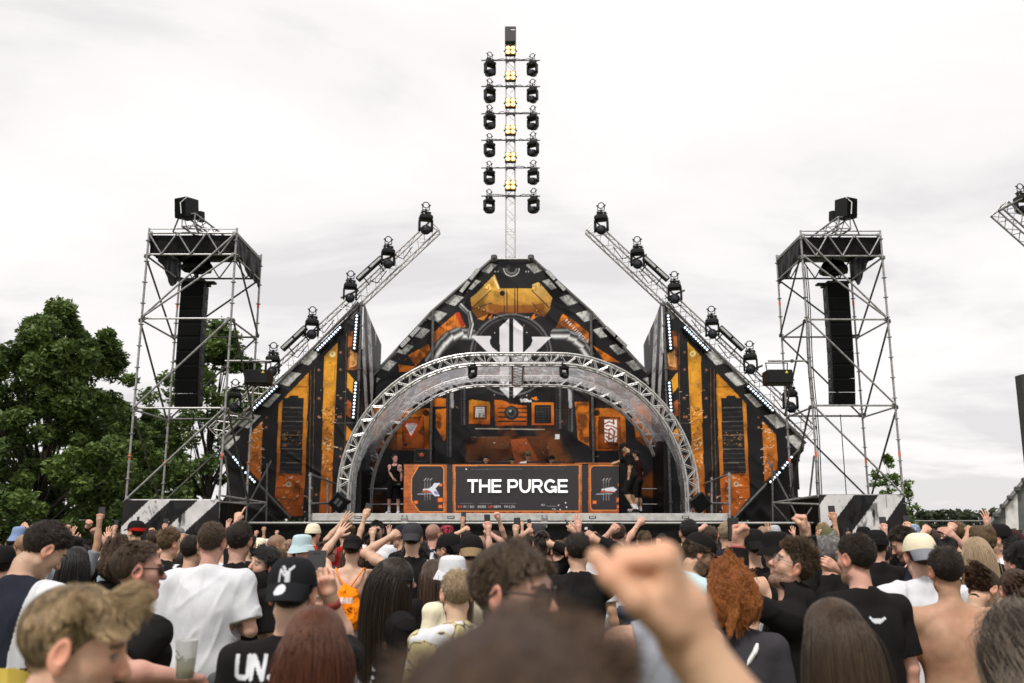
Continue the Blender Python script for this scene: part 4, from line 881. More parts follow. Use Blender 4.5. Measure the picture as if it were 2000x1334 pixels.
# cabinets on top of the towers
for (xl, xr, Y, zt, zs, s), px, nm in ((TL, 371, 'left'), (TR, 1646, 'right')):
    c = at(px, 408, Y+.1); t = empty('outrigger_truss', (c.x, Y+1, zt), 'short lattice truss lying across the top of the %s scaffold tower' % nm, 'truss', 'short trusses on the scaffold towers')
    truss_at(t, (c.x+.1*s, Y-.2, zt+.25), (c.x+.35*s, Y+2.2, zt+.25), .3, 8, rc=.022, mt=M_STEEL)
    for dx in (-.3, .3): MB().tube((c.x+dx, Y-.05, zt), (c.x+dx*.4, Y-.1, zt+.5), .02).build('strut', M_STEELD, t)
    sp = empty('speaker_cabinet', (c.x, Y, zt+.4), 'square black speaker cabinet perched above the %s scaffold tower' % nm, 'speaker', 'speakers on the scaffold towers')
    R = Matrix.Rotation(.42*-s, 3, 'Z') @ Matrix.Rotation(.12, 3, 'X'); b0 = at(px, 431, Y).z; b1 = at(px, 391, Y).z; k = b1-b0
    MB().box((c.x, Y-.1, (b0+b1)/2), (.36, .42, k*.92), R, .015).build('cabinet', M_BLACK, sp); MB().box(Vector((c.x, Y-.1, (b0+b1)/2))+R @ Vector((0, -.215, 0)), (.32, .015, k*.82), R, .005).build('grille', M_BLACKP, sp)
    MB().box(Vector((c.x+s*.2, Y+.3, (b0+b1)/2-.05)), (.12, .16, k*.5), R, .015).build('rear_amplifier', M_BLACK, sp)
    MB().path([Vector((c.x+s*.1, Y-.37, b1-.05)), Vector((c.x-s*.05, Y-.38, b1-.2)), Vector((c.x-s*.02, Y-.36, b0+.05))], .012, 5).build('cable', M_WHITE, sp)
# laser projectors hung off the towers
for px, xa, xb, Y, nm in ((501, 440, 530, 21.0, 'left'), (1523, 1500, 1585, 21.6, 'right')):
    a, b = at(px-24, 749, Y), at(px+24, 722, Y); t = empty('laser_projector', (a.x, Y, a.z), 'black box projector slung beside the %s scaffold tower' % nm, 'projector', 'projectors beside the towers'); c = (a+b)/2
    MB().box((c.x, Y+.2, c.z), (b.x-a.x, .5, b.z-a.z), None, .02).build('housing', M_BLACK, t)
    m = MB()
    for e in (-1, 1): m.tube((c.x+e*.25, Y+.2, b.z), (c.x+e*.27, Y+.2, b.z+.2), .014)
    m.tube((c.x-.28, Y+.2, b.z+.2), (c.x+.28, Y+.2, b.z+.2), .014); m.build('hanging_bracket', M_BLACK, t)
    MB().add([(c.x+.12, Y-.055, c.z+.08), (c.x+.2, Y-.055, c.z+.08), (c.x+.16, Y-.055, c.z+.15)], [(0, 1, 2)]).build('warning_label', mat('warning_yellow', (.7, .55, .05), .5), t)
    p, q = at(xa, 705, Y+.2), at(xb, 705, Y+.2); r = empty('outrigger_tube', tuple(p), 'horizontal scaffold tube carrying the %s box projector' % nm, 'scaffold tube', 'projector carrying tubes'); MB().tube(p, q, .025).build('tube', M_STEEL, r); MB().box(p.lerp(q, .55), (.07, .08, .08), None, .01).build('coupler', M_STEELD, r)
# ------------------------------------------------------------------ scaffold handrails, low bracing beside the stage, wedges
for s, q, nm in ((1, lambda x: x, 'left'), (-1, lambda x: 2030-x, 'right')):
    t = empty('stage_handrail', tuple(at(q(606), 1010, 22)), 'tubular safety handrail on the %s end of the stage' % nm, 'handrail', 'handrails at the stage ends')
    P0, P1 = at(q(606), 1020, 21.95), at(q(606), 923, 21.95); m = MB(); m.tube((P0.x, 21.9, P0.z-.2), P1, .03)
    for k in range(4): m.tube(P0.lerp(P1, .15+k*.26), P0.lerp(P1, .18+k*.26), .05)
    m.build('post', M_STEEL, t)
    r0, r1 = at(q(640), 1003, 23.4), at(q(640), 932, 23.4); MB().tube((r0.x, 23.4, ZD), r1, .028).build('post', M_STEEL, t)
    for f in (.9, .3): a, b = P0.lerp(P1, f+.07), Vector((r0.x, 23.4, ZD)).lerp(r1, f); MB().tube(a, b+(b-a)*.6, .026).build('rail', M_STEEL, t)
    b = empty('scaffold_bracing', tuple(at(q(480), 1030, 22)), 'low tube bracing between the %s tower and the stage' % nm, 'scaffold', 'tube bracing beside the stage')
    for u, v, Y0, Y1 in (((432, 968), (520, 982), 21.3, 22.6), ((432, 985), (520, 982), 21.3, 22.6), ((478, 1030), (484, 905), 23.4, 23.4), ((520, 1030), (522, 905), 23, 23), ((455, 1030), (440, 890), 23.2, 23.2), ((440, 985), (470, 1030), 22, 22), ((520, 985), (480, 1030), 22.4, 22.4), ((462, 1030), (530, 900), 22.8, 23.4)):
        MB().tube(at(q(u[0]), u[1], Y0), at(q(v[0]), v[1], Y1), .025).build('tube', M_STEEL if u[1] > 960 and u[0] < 440 else M_STEELD, b)
    w = empty('monitor_wedge', tuple(at(q(663), 1003, 22.3)), 'black monitor speaker tipped on its corner at the %s arch foot' % nm, 'monitor speaker', 'monitor speakers on the stage'); c = at(q(663), 987, 22.3); c.z = ZD+.268
    R = Matrix.Rotation(math.radians(38*s), 3, 'Y'); MB().box(c, (.38, .34, .38), R, .02).build('cabinet', M_BLACK, w)
    MB().box(c+R @ Vector((0, -.175, 0)), (.33, .014, .33), R, .006).build('grille', M_BLACKP, w)
    if s > 0:
        h = MB()
        for e in (-1, 1): h.box(c+R @ Vector((e*.05, -.185, 0)), (.07, .008, .16), R)
        h.build('badge', mat('dark_grey_plate', (.04, .04, .04), .5), w)
# side speakers on stage behind the booth with a little orange emblem
for px, nm, Y in ((823, 'left', 24.8), (1222, 'right', 24.8)):
    a, b = at(px-13, 904, Y), at(px+13, 877, Y); t = empty('stage_cooler', ((a.x+b.x)/2, Y, ZD), 'black upright cooler with small emblem behind the %s end of the booth' % nm, 'cooler', 'black coolers behind the booth')
    MB().box(((a.x+b.x)/2, Y+.25, (ZD+b.z)/2), (b.x-a.x, .45, b.z-ZD), None, .015).build('cabinet', M_BLACK, t)
    f = MB(); cx, cz = (a.x+b.x)/2, (a.z+b.z)/2
    for u, v, w_, h in ((0, .19, .36, .012), (0, -.15, .36, .012), (-.18, .02, .012, .34), (.18, .02, .012, .34)): f.box((cx+u, Y+.02, cz+v), (w_, .01, h))
    f.build('door_frame', mat('dark_grey_plate', (.04, .04, .04), .5), t)
    e = MB(); e.box((cx, Y+.016, cz+.06), (.05, .01, .05), Matrix.Rotation(.78, 3, 'Y')); e.box((cx-.05, Y+.018, cz+.05), (.06, .01, .016), Matrix.Rotation(.4, 3, 'Y')); e.box((cx+.05, Y+.018, cz+.05), (.06, .01, .016), Matrix.Rotation(-.4, 3, 'Y')); e.box((cx, Y+.018, cz+.005), (.12, .01, .02)); e.build('emblem', M_ORANGE, t)
m = MB()
t = empty('rear_handrail', (0, 27.0, ZD), 'pair of thin horizontal rails at the back of the stage', 'handrail')
for y in (955, 985): MB().tube(at(690, y, 25.6), at(795, y, 25.6), .02).build('rail', M_STEEL, t); MB().tube(at(1205, y, 25.6), at(1305, y, 25.6), .02).build('rail', M_STEEL, t)
# ------------------------------------------------------------------ neighbouring stage cut by the right edge
def neighbour():
    t = empty('neighbour_structure', tuple(at(1990, 1030, 24)), 'grey and white sloping panel structure cut off by the right edge', 'stage structure')
    P = lambda x, y, Y=24: at(x, y, Y)
    m = MB(); m.prism([P(1926, 1032), P(2001, 938), P(2075, 848), P(2075, 1060), P(1926, 1060)], -.1); m.build('sloping_panel', mat('grey_print', (.11, .11, .105), .6, 0, .3, 3), t)
    m = MB(); m.prism([P(1962, 986, 23.9), P(1986, 956, 23.9), P(1990, 1060, 23.9), P(1966, 1060, 23.9)], -.02); m.build('white_stripe', mat('worn_white_print', (.62, .60, .58), .6, 0, .15, 6), t)
    MB().tube(P(1924, 1034, 23.85), P(2075, 846, 23.85), .06).build('edge_tube', M_STEELD, t)
    for k in range(5): MB().box(P(1945+k*14, 1006-k*17, 23.8), (.14, .14, .14), None, .03).build('clamp', M_STEELD, t)
    m = MB(); m.prism([P(1982, 735), P(2110, 716), P(2110, 1290), P(2030, 1290), P(2006, 965)], -.3); m.build('dark_panel', mat('dark_cloth_panel', (.03, .03, .028), .7, 0, .3, 3), t)
    q = empty('sloping_truss', tuple(P(1950, 414)), 'end of a lattice truss poking in at the upper right', 'truss', 'sloping trusses over the stage wings')
    truss_at(q, P(1952, 408), P(2120, 556), .42, 12, Vector((0, 1, 0)), .028, .012, M_STEEL); 
    for f_ in (.72, 1.0):
        e_ = P(1952, 408).lerp(P(2120, 556), f_) if f_ < 1 else P(2118, 554)
        for dx in (-.2, .2): MB().tube((e_.x+dx, 24.1, 0), (e_.x+dx, 24.1, e_.z+.1), .03).build('support_tube', M_STEEL, q) if f_ == 1.0 else None
    MB().tube((P(2118, 554).x, 24.1, 3.2), (P(2118, 554).x-.9, 24.1, P(2050, 494).z), .03).build('support_tube', M_STEEL, q)
    MB().tube(P(1950, 412, 23.7), P(1996, 388, 23.7), .03).build('outrigger', M_STEELD, q)
    place_head(1999, 358, 420, 23.9, 'moving head light half cut by the upper right edge', 'moving heads on the sloping trusses')
neighbour()
# ------------------------------------------------------------------ fences
def fence(x0, x1, Y, label, name='mesh_fence'):
    n = max(1, round((x1-x0)/3.5)); w = (x1-x0)/n
    for k in range(n):
        a = x0+k*w; t = empty(name, (a+w/2, Y, 0), label[k % len(label)], 'fence panel', 'temporary mesh fence panels'); m = MB()
        for p, q in (((a+.04, 0), (a+.04, 2.05)), ((a+w-.04, 0), (a+w-.04, 2.05)), ((a+.04, 2.05), (a+w-.04, 2.05)), ((a+.04, .2), (a+w-.04, .2))): m.tube((p[0], Y, p[1]), (q[0], Y, q[1]), .022)
        m.build('frame', M_STEEL, t); m = MB()
        for i in range(1, 34): m.tube((a+w*i/34, Y, .2), (a+w*i/34, Y, 2.05), .004, 4)
        for i in range(1, 9): m.tube((a+.04, Y, .2+i*.21), (a+w-.04, Y, .2+i*.21), .004, 4)
        m.build('wire_mesh', M_STEELD, t)
        MB().box((a+w-.02, Y, 1.5), (.12, .06, .08)).build('clamp', mat('yellow_clamp', (.6, .5, .06), .5), t); MB().box((a+w, Y, .07), (.7, .24, .14), None, .03).build('foot_block', mat('concrete', (.3, .29, .28), .9), t)
        if k == 0 and x0 > 0: MB().box((a+w*.6, Y-.03, 1.75), (.55, .01, .2)).build('notice', mat('faded_notice', (.4, .38, .36), .6), t)
fence(at(1785, 1015, 36).x, at(1785, 1015, 36).x+7, 36, ['mesh fence panel with small pale notice, right of the sapling', 'mesh fence panel nearest the grey sloping structure at right'])
fence(at(-60, 1018, 33).x, at(255, 1018, 33).x, 33, ['mesh fence panel under the big tree at the left edge', 'mesh fence panel under the big tree, beside the scaffold tower'])
# ------------------------------------------------------------------ trees
def leaf_mat(name, a, b):
    if name in MATS: return MATS[name]
    m = bpy.data.materials.new(name); m.use_nodes = True; N = m.node_tree.nodes; L = m.node_tree.links; p = N['Principled BSDF']
    at_ = N.new('ShaderNodeAttribute'); at_.attribute_name = 'Col'; L.new(at_.outputs['Color'], p.inputs['Base Color']); p.inputs['Roughness'].default_value = .55; p.inputs['Specular IOR Level'].default_value = .3
    tr = N.new('ShaderNodeBsdfTranslucent'); L.new(at_.outputs['Color'], tr.inputs[0]); mx = N.new('ShaderNodeMixShader'); mx.inputs[0].default_value = .25; L.new(p.outputs[0], mx.inputs[1]); L.new(tr.outputs[0], mx.inputs[2]); L.new(mx.outputs[0], N['Material Output'].inputs[0]); MATS[name] = m; return m
def leaves(parent, centres, rad, n, size, ca, cb, seed, nm='crown'):
    rg = np.random.default_rng(seed); m = len(centres); ci = rg.integers(0, m, n); C = np.asarray(centres)[ci]; R = np.asarray(rad)[ci]
    d = rg.normal(size=(n, 3)); d /= np.linalg.norm(d, axis=1)[:, None]; r = rg.random(n)**.45; P = C+d*(R*r)[:, None]*np.array([1, 1, .8])
    a = rg.normal(size=(n, 3)); a[:, 2] *= .6; a /= np.linalg.norm(a, axis=1)[:, None]; b = rg.normal(size=(n, 3)); b -= (a*b).sum(1)[:, None]*a; b /= np.linalg.norm(b, axis=1)[:, None]; s = size*(.6+.8*rg.random(n)); a *= s[:, None]; b *= (s*.42)[:, None]; nn = np.cross(a, b); nn /= np.linalg.norm(nn, axis=1)[:, None]; nn *= (s*.16)[:, None]
    V = np.stack([P-a, P+b-nn, P+a, P-b-nn], 1).reshape(-1, 3); F = np.arange(4*n).reshape(-1, 4)
    cl = rg.random(m)[ci]*.6+rg.random(n)*.4; col = np.asarray(ca)*(1-cl)[:, None]+np.asarray(cb)*cl[:, None]
    return npmesh(nm, V, F, leaf_mat('leaf', 0, 0), parent, col=np.repeat(col, 4, 0), smooth=False)
def tree(base, H, Wd, label, n, size, seed, ca, cb, low=.12, name='broadleaf_tree', ncl=150, crad=.9, shape=None, group=None, lean=0., gap=.0):
    rg = random.Random(seed); t = empty(name, tuple(base), label, 'tree', group); base = Vector(base)
    br = mat('bark', (.035, .028, .022), .9, 0, .4, 12, .5, 30); tr = []; tips = []
    m = MB(); top = base+Vector((lean, 0, H*.75)); r0 = H*.022
    m.path([base.lerp(top, k/7)+Vector((rg.uniform(-.08, .08), rg.uniform(-.08, .08), 0))*(k > 0) for k in range(8)], [r0*(1.15-.13*k) for k in range(8)], 9); m.build('trunk', br, t, True)
    mb = MB()
    for k in range(ncl):
        u = rg.random()**.85; hz = low+(1-low)*u; prof = (shape(u) if shape else math.sin(math.pi*min(1, .16+.84*u)**.8)**.8)
        a = rg.uniform(0, 6.283); rr = Wd/2*prof*math.sqrt(rg.uniform(.12, 1))*(.72+.5*float(vnoise(np.array([a*1.6]), np.array([u*5.]), 0, seed)[0])); c = base+Vector((rr*math.cos(a)+lean*u, rr*math.sin(a), H*hz)); 
        if float(vnoise(np.array([c.x*1.5]), np.array([c.y*1.5]), np.array([c.z*1.5]), seed+3)[0]) < gap*(1-max(0, u-.7)/.3*.0) or (u > .9 and rr > Wd*.08): continue
        tips.append(c)
        if k % 5 == 0:
            s0 = base.lerp(top, max(.12, hz*.78-.1)); mid = s0.lerp(c, .5)+Vector((0, 0, rg.uniform(-.1, .35))); mb.path([s0, mid, c], [r0*.22, r0*.13, r0*.05], 5)
    mb.build('branches', br, t, True)
    leaves(t, [tuple(c) for c in tips], [crad*rg.uniform(.5, 1.25) for _ in tips], n, size, ca, cb, seed)
    return t
LA, LB = (.02, .044, .008), (.15, .215, .05)
bx = at(62, 1030, 34); tree((bx.x, 34, 0), 10.2, 9.6, 'huge dark leafy tree filling the left edge beside the scaffold', 105000, .11, 4, LA, LB, .07, ncl=760, crad=.50, gap=.44, shape=lambda u: (.55+.45*min(1, u*5))*(1-max(0, u-.2)/.8)**.56+.05, lean=.35)
bx = at(400, 1030, 42); tree((bx.x, 42, 0), 11.2, 7.6, 'airy dark tree standing behind the scaffold tower', 24000, .14, 9, LA, LB, .12, ncl=260, crad=.58, gap=.42)
bx = at(1742, 1030, 44); tree((bx.x, 44, 0), 5.2, 2.7, 'slender young pale green tree right of the striped tower foot', 1700, .12, 12, (.05, .085, .015), (.12, .18, .04), .25, name='sapling', ncl=60, crad=.26, gap=.3)
bx = at(1768, 1030, 46); tree((bx.x, 46, 0), 2.6, 2.2, 'low bushy shrub right of the striped tower foot, beside the fence', 1800, .14, 14, (.04, .07, .012), (.08, .12, .025), .05, name='shrub', ncl=30, crad=.45)
for i, (px, H, w, Y) in enumerate(((-70, 9, 7, 46), (205, 8.5, 6.5, 52), (300, 8, 6, 58))):
    bx = at(px, 1030, Y); tree((bx.x, Y, 0), H, w, ['dense tree at the far left edge behind the huge tree', 'broad tree in the gap between the huge tree and the tower', 'broad tree low behind the left tower foot'][i], 9000, .24, 30+i, LA, LB, .08, ncl=70, crad=1.0, group='trees behind the fence')
def woods():
    rg = np.random.default_rng(5); c = []; r = []
    for k in range(950):
        x = rg.uniform(-160, 190); y = 165+rg.uniform(0, 30); h = 4.5+2.6*vnoise(np.array([x*.06]), np.array([2.]), 0, 3)[0]+rg.uniform(-.4, .9)+(1.6 if rg.random() < .04 else 0)
        for z in np.arange(1, h, 1.5): c.append((x+rg.uniform(-.6, .6), y, z)); r.append(1.5)
    o = leaves(None, c, r, 90000, .6, (.018, .028, .010), (.035, .048, .018), 5, 'woods'); tag(o, 'dark distant wood along the horizon behind the fence', 'wood', None, 'stuff')
woods()
def tufts():
    rg = np.random.default_rng(8); n = 26000; X = rg.uniform(-26, -6, n); Y = rg.uniform(24, 60, n); h = rg.uniform(.15, .5, n); a = rg.uniform(0, 3.14, n); w = .03
    P = np.stack([X, Y, np.zeros(n)], 1); d = np.stack([np.cos(a)*w, np.sin(a)*w, np.zeros(n)], 1); tp = P+np.stack([rg.normal(0, .08, n), rg.normal(0, .08, n), h], 1)
    V = np.stack([P-d, P+d, tp+d*.2, tp-d*.2], 1).reshape(-1, 4*3).reshape(-1, 3); c = rg.random(n)[:, None]; col = np.array((.07, .10, .02))*(1-c)+np.array((.16, .19, .05))*c
    o = npmesh('grass', V, np.arange(4*n).reshape(-1, 4), leaf_mat('leaf', 0, 0), None, col=np.repeat(col, 4, 0), smooth=False); tag(o, 'tall meadow grass beyond the fence at left', 'grass', None, 'stuff')
tufts()
# ------------------------------------------------------------------ figures: signed-distance bodies meshed as one continuous surface
def T4(x, y=0, z=0):
    m = np.eye(4); m[:3, 3] = (x, y, z) if np.ndim(x) == 0 else x; return m
def RX4(a): c, s = math.cos(a), math.sin(a); m = np.eye(4); m[1, 1] = c; m[1, 2] = -s; m[2, 1] = s; m[2, 2] = c; return m
def RY4(a): c, s = math.cos(a), math.sin(a); m = np.eye(4); m[0, 0] = c; m[0, 2] = s; m[2, 0] = -s; m[2, 2] = c; return m
def RZ4(a): c, s = math.cos(a), math.sin(a); m = np.eye(4); m[0, 0] = c; m[0, 1] = -s; m[1, 0] = s; m[1, 1] = c; return m
def ap(M, p): p = np.asarray(p, float); return p @ M[:3, :3].T+M[:3, 3]
def ell(c, r, M=None, k=.02, op=1, R=None):
    M = np.eye(4) if M is None else M; A = M[:3, :3] if R is None else M[:3, :3] @ R[:3, :3]
    return dict(t='e', c=ap(M, c), r=np.array(r, float) if np.ndim(r) else np.full(3, float(r)), A=A, k=k, op=op)
def cap(a, b, r0, r1=None, M=None, k=.02, op=1):
    M = np.eye(4) if M is None else M
    return dict(t='c', a=ap(M, a), b=ap(M, b), r0=r0, r1=r0 if r1 is None else r1, k=k, op=op)
def infl(p, d, k=None):
    q = dict(p)
    if p['t'] == 'e': q['r'] = p['r']+d
    else: q['r0'] = p['r0']+d; q['r1'] = p['r1']+d
    if k is not None: q['k'] = k
    return q
def pbb(p):
    if p['t'] == 'e':
        e = np.sqrt(((p['A']*p['r'][None, :])**2).sum(1)); return p['c']-e, p['c']+e
    return np.minimum(p['a']-p['r0'], p['b']-p['r1']), np.maximum(p['a']+p['r0'], p['b']+p['r1'])
def pd(p, x, y, z):
    if p['t'] == 'e':
        A = p['A']; c = p['c']; dx, dy, dz = x-c[0], y-c[1], z-c[2]; r = p['r']
        u = (A[0, 0]*dx+A[1, 0]*dy+A[2, 0]*dz)/r[0]; v = (A[0, 1]*dx+A[1, 1]*dy+A[2, 1]*dz)/r[1]; w = (A[0, 2]*dx+A[1, 2]*dy+A[2, 2]*dz)/r[2]
        k0 = np.sqrt(u*u+v*v+w*w)+1e-9; k1 = np.sqrt((u/r[0])**2+(v/r[1])**2+(w/r[2])**2)+1e-9; return k0*(k0-1)/k1
    a, b = p['a'], p['b']; ba = b-a; l2 = float(ba @ ba)+1e-12; dx, dy, dz = x-a[0], y-a[1], z-a[2]
    t = np.clip((dx*ba[0]+dy*ba[1]+dz*ba[2])/l2, 0, 1); return np.sqrt((dx-t*ba[0])**2+(dy-t*ba[1])**2+(dz-t*ba[2])**2)-(p['r0']+(p['r1']-p['r0'])*t)
def field(prims, lo, n, h):
    F = np.full(n, 1., np.float32); ax = [(lo[i]+h*np.arange(n[i])).astype(np.float32) for i in range(3)]
    for p in prims:
        a, b = pbb(p); m = p['k']+2.5*h; i0 = np.maximum(0, np.floor((a-m-lo)/h).astype(int)); i1 = np.minimum(n, np.ceil((b+m-lo)/h).astype(int)+1)
        if (i1 <= i0).any(): continue
        s = tuple(slice(i0[k], i1[k]) for k in range(3)); d = pd(p, ax[0][s[0]][:, None, None], ax[1][s[1]][None, :, None], ax[2][s[2]][None, None, :]); k = max(p['k'], 1e-4); f = F[s]
        if p['op'] > 0: e = np.maximum(k-np.abs(f-d), 0)/k; F[s] = np.minimum(f, d)-e*e*k*.25
        else: d = -d; e = np.maximum(k-np.abs(f-d), 0)/k; F[s] = np.maximum(f, d)+e*e*k*.25
    return F
def snet(F, lo, h):
    I = F < 0; nx, ny, nz = F.shape
    cnt = sum(I[i:nx-1+i, j:ny-1+j, k:nz-1+k].astype(np.int8) for i in (0, 1) for j in (0, 1) for k in (0, 1))
    act = np.argwhere((cnt > 0) & (cnt < 8))
    if len(act) == 0: return np.zeros((0, 3)), np.zeros((0, 4), int)
    acc = np.zeros((len(act), 3)); num = np.zeros(len(act)); cs = [(i, j, k) for i in (0, 1) for j in (0, 1) for k in (0, 1)]
    V = {c: F[act[:, 0]+c[0], act[:, 1]+c[1], act[:, 2]+c[2]].astype(float) for c in cs}
    for c in cs:
        for a in range(3):
            if c[a] == 0:
                d = list(c); d[a] = 1; d = tuple(d); va, vb = V[c], V[d]; m = (va < 0) != (vb < 0)
                t = np.where(m, va/np.where(m, va-vb, 1), 0); q = np.array(c, float)[None]+0*acc; q[:, a] += t; acc += q*m[:, None]; num += m
    P = (act+acc/num[:, None])*h+lo; ids = np.full((nx-1, ny-1, nz-1), -1, np.int64); ids[act[:, 0], act[:, 1], act[:, 2]] = np.arange(len(act)); Q = []
    for a in range(3):
        b, c = (a+1) % 3, (a+2) % 3; sl0 = [slice(None)]*3; sl1 = [slice(None)]*3; sl0[a] = slice(0, -1); sl1[a] = slice(1, None)
        A, B = I[tuple(sl0)], I[tuple(sl1)]; e = np.argwhere(A != B); e = e[(e[:, b] > 0) & (e[:, c] > 0) & (e[:, b] < F.shape[b]-1) & (e[:, c] < F.shape[c]-1)]
        if len(e) == 0: continue
        w = A[e[:, 0], e[:, 1], e[:, 2]]; q = []
        for ob, oc in ((-1, -1), (0, -1), (0, 0), (-1, 0)):
            g = e.copy(); g[:, b] += ob; g[:, c] += oc; q.append(ids[g[:, 0], g[:, 1], g[:, 2]])
        q = np.stack(q, 1); q[~w] = q[~w][:, ::-1]; Q.append(q[(q >= 0).all(1)])
    return P, (np.concatenate(Q) if Q else np.zeros((0, 4), int))
def bounds(prims, pad):
    a = np.min([pbb(p)[0] for p in prims if p['op'] > 0], 0)-pad; b = np.max([pbb(p)[1] for p in prims if p['op'] > 0], 0)+pad; return a, b
def grid_xyz(lo, n, h): return [lo[i]+h*np.arange(n[i]) for i in range(3)]
def surf(prims, h, post=None, lo=None, hi=None, pad=.03):
    if lo is None: lo, hi = bounds(prims, pad+2*h)
    n = np.ceil((hi-lo)/h).astype(int)+1; F = field(prims, lo, n, h)
    if post: x, y, z = grid_xyz(lo, n, h); F = post(F, x[:, None, None], y[None, :, None], z[None, None, :])
    return snet(F, lo, h)
def folds(F, x, y, z, amp, seed, fs=(7., 7., 2.6)):
    k = np.abs(F) < .05; i = np.argwhere(k)
    if len(i) == 0: return F
    X, Y, Z = x.ravel()[i[:, 0]], y.ravel()[i[:, 1]], z.ravel()[i[:, 2]]
    wx = 1.4*(vnoise(X*3.1, Y*3.1, Z*2.3, seed+5)-.5); n = vnoise(X*fs[0]+Z*2.2*np.sign(X)+wx*2, Y*fs[1]*.5, Z*fs[2]+wx, seed); r = np.clip(1-np.abs(2*n-1)*2.2, 0, 1)**1.5
    n2 = vnoise(X*fs[0]*1.7-Z*3.5, Y*5, Z*fs[2]*1.8-X*3, seed+2); r2 = np.clip(1-np.abs(2*n2-1)*2.6, 0, 1)**1.5
    F[k] += (-amp*(r+.55*r2-.3)).astype(F.dtype); return F
def place_local(name, me, parent):
    o = bpy.data.objects.new(name, me); COL.objects.link(o)
    if parent is not None: o.parent = parent
    return o
# ---- heads
def head_prims(H, female=False, rel=1.0, detail=True):
    f = .93 if female else 1.
    P = [ell((0, -.012, .035), (.0765, .097, .085), H, .02), ell((0, .02, -.03), (.059*f, .068, .084), H, .03), ell((0, .064, -.1), (.022*f, .02, .018), H, .03)]
    for s in (-1, 1):
        P += [cap((s*.049*f, .0, -.062), (s*.012, .062, -.098), .017, .017, H, .03), ell((s*.043, .052, -.022), .02, H, .03)]
        P += [ell((s*.079, -.012, -.002), (.009, .022, .034), H, .006, 1, RZ4(s*-.45) @ RX4(-.15))]
        if detail: P += [ell((s*.088, -.008, .002), (.006, .011, .018), H, .006, -1, RZ4(s*-.45) @ RX4(-.15)), ell((s*.079, -.006, -.03), (.007, .010, .012), H, .006)]
    P += [cap((-.036, .074, .026), (.036, .074, .026), .013, .013, H, .02), cap((0, .084, .016), (0, .108, -.026), .0075, .0115, H, .014), ell((0, .100, -.029), (.0165, .011, .009), H, .008)]
    if detail:
        for s in (-1, 1): P += [ell((s*.032, .092, .006), (.016, .013, .010), H, .012, -1), ell((s*.031, .0755, .004), .0125, H, .003)]
    P += [ell((0, .082, -.055), (.024, .013, .007), H, .008), ell((0, .08, -.067), (.020, .013, .008), H, .008)]
    if detail: P += [cap((-.018, .097, -.0605), (.018, .097, -.0605), .0022, .0022, H, .004, -1)]
    return P
def hairline(x, y): return np.interp(y, [-.11, -.05, -.018, -.012, .012, .02, .05, .085, .12], [-.075, -.06, -.02, .012, .0, .02, .045, .066, .07])
def hand_prims(Wm, side, pose):
    """Wm: frame at the wrist, +y along the fingers, +z back of the hand, x across (thumb at -side*x for this side)."""
    th = -side; P = [cap((0, 0, 0), (0, .03, 0), .026, .03, Wm, .015)]
    def E(c, r): return ell(c, r, Wm, .012)
    P += [E((0, .052, 0), (.040, .046, .0155)), cap((th*.02, .02, -.008), (th*.03, .05, -.012), .018, .014, Wm, .012)]
    for i in range(4):
        u = th*(.031-.0205*i); L = (.92, 1.0, .95, .76)[i]; r = (.0098, .0100, .0095, .0085)[i]; K = np.array((u, .086-(.004, 0, .003, .010)[i], .004))
        ps = pose
        if pose == 'point': ps = 'open' if i == 0 else 'fist'
        if pose == 'thumb': ps = 'fist'
        if pose == 'horns': ps = 'open' if i in (0, 3) else 'fist'
        if ps == 'fist':
            b = (80, 95, 60); d = 0
        elif ps == 'grip': b = (50, 65, 40)
        elif ps == 'open': b = (4+3*i, 8, 6)
        else: b = (28+6*i, 34, 22)
        if ps == 'open': sp = (.22, .06, -.1, -.28)[i]*th
        else: sp = 0
        a = 0; p = K; dirx = math.sin(sp); prev = np.array((u*.7, .04, .002)); P.append(cap(prev, K, r*1.05, r*1.1, Wm, .008))
        for ln, bb in zip((.043*L, .027*L, .022*L), b):
            a += math.radians(bb); d = np.array((dirx, math.cos(a)*math.cos(sp), -math.sin(a))); q = p+d*ln; P.append(cap(p, q, r, r*.93, Wm, .0025)); p = q; r *= .94
    if pose in ('fist', 'horns', 'point', 'grip'): tp = [(th*.03, .03, -.012), (th*.043, .058, -.026), (th*.026, .078, -.05), (th*.002, .076, -.056)]
    elif pose == 'thumb': tp = [(th*.028, .022, -.01), (th*.047, .054, -.03), (th*.046, .080, -.046), (th*.040, .100, -.056)]
    elif pose == 'open': tp = [(th*.028, .022, -.008), (th*.052, .046, -.016), (th*.070, .07, -.018), (th*.082, .094, -.016)]
    else: tp = [(th*.028, .024, -.01), (th*.045, .052, -.022), (th*.045, .08, -.034), (th*.038, .1, -.04)]
    if pose in ('fist', 'thumb', 'horns', 'point'): P.append(ell((0, .062, -.024), (.034, .028, .02), Wm, .01))
    for a, b, r0, r1 in zip(tp[:-1], tp[1:], (.016, .0125, .0112), (.0125, .0112, .0095)): P.append(cap(a, b, r0, r1, Wm, .006))
    return P
SKIN = {'warm': (.53, .33, .205), 'fair': (.56, .345, .245), 'pink': (.58, .33, .245), 'tan': (.46, .265, .17), 'olive': (.40, .23, .15), 'deep': (.26, .14, .09)}
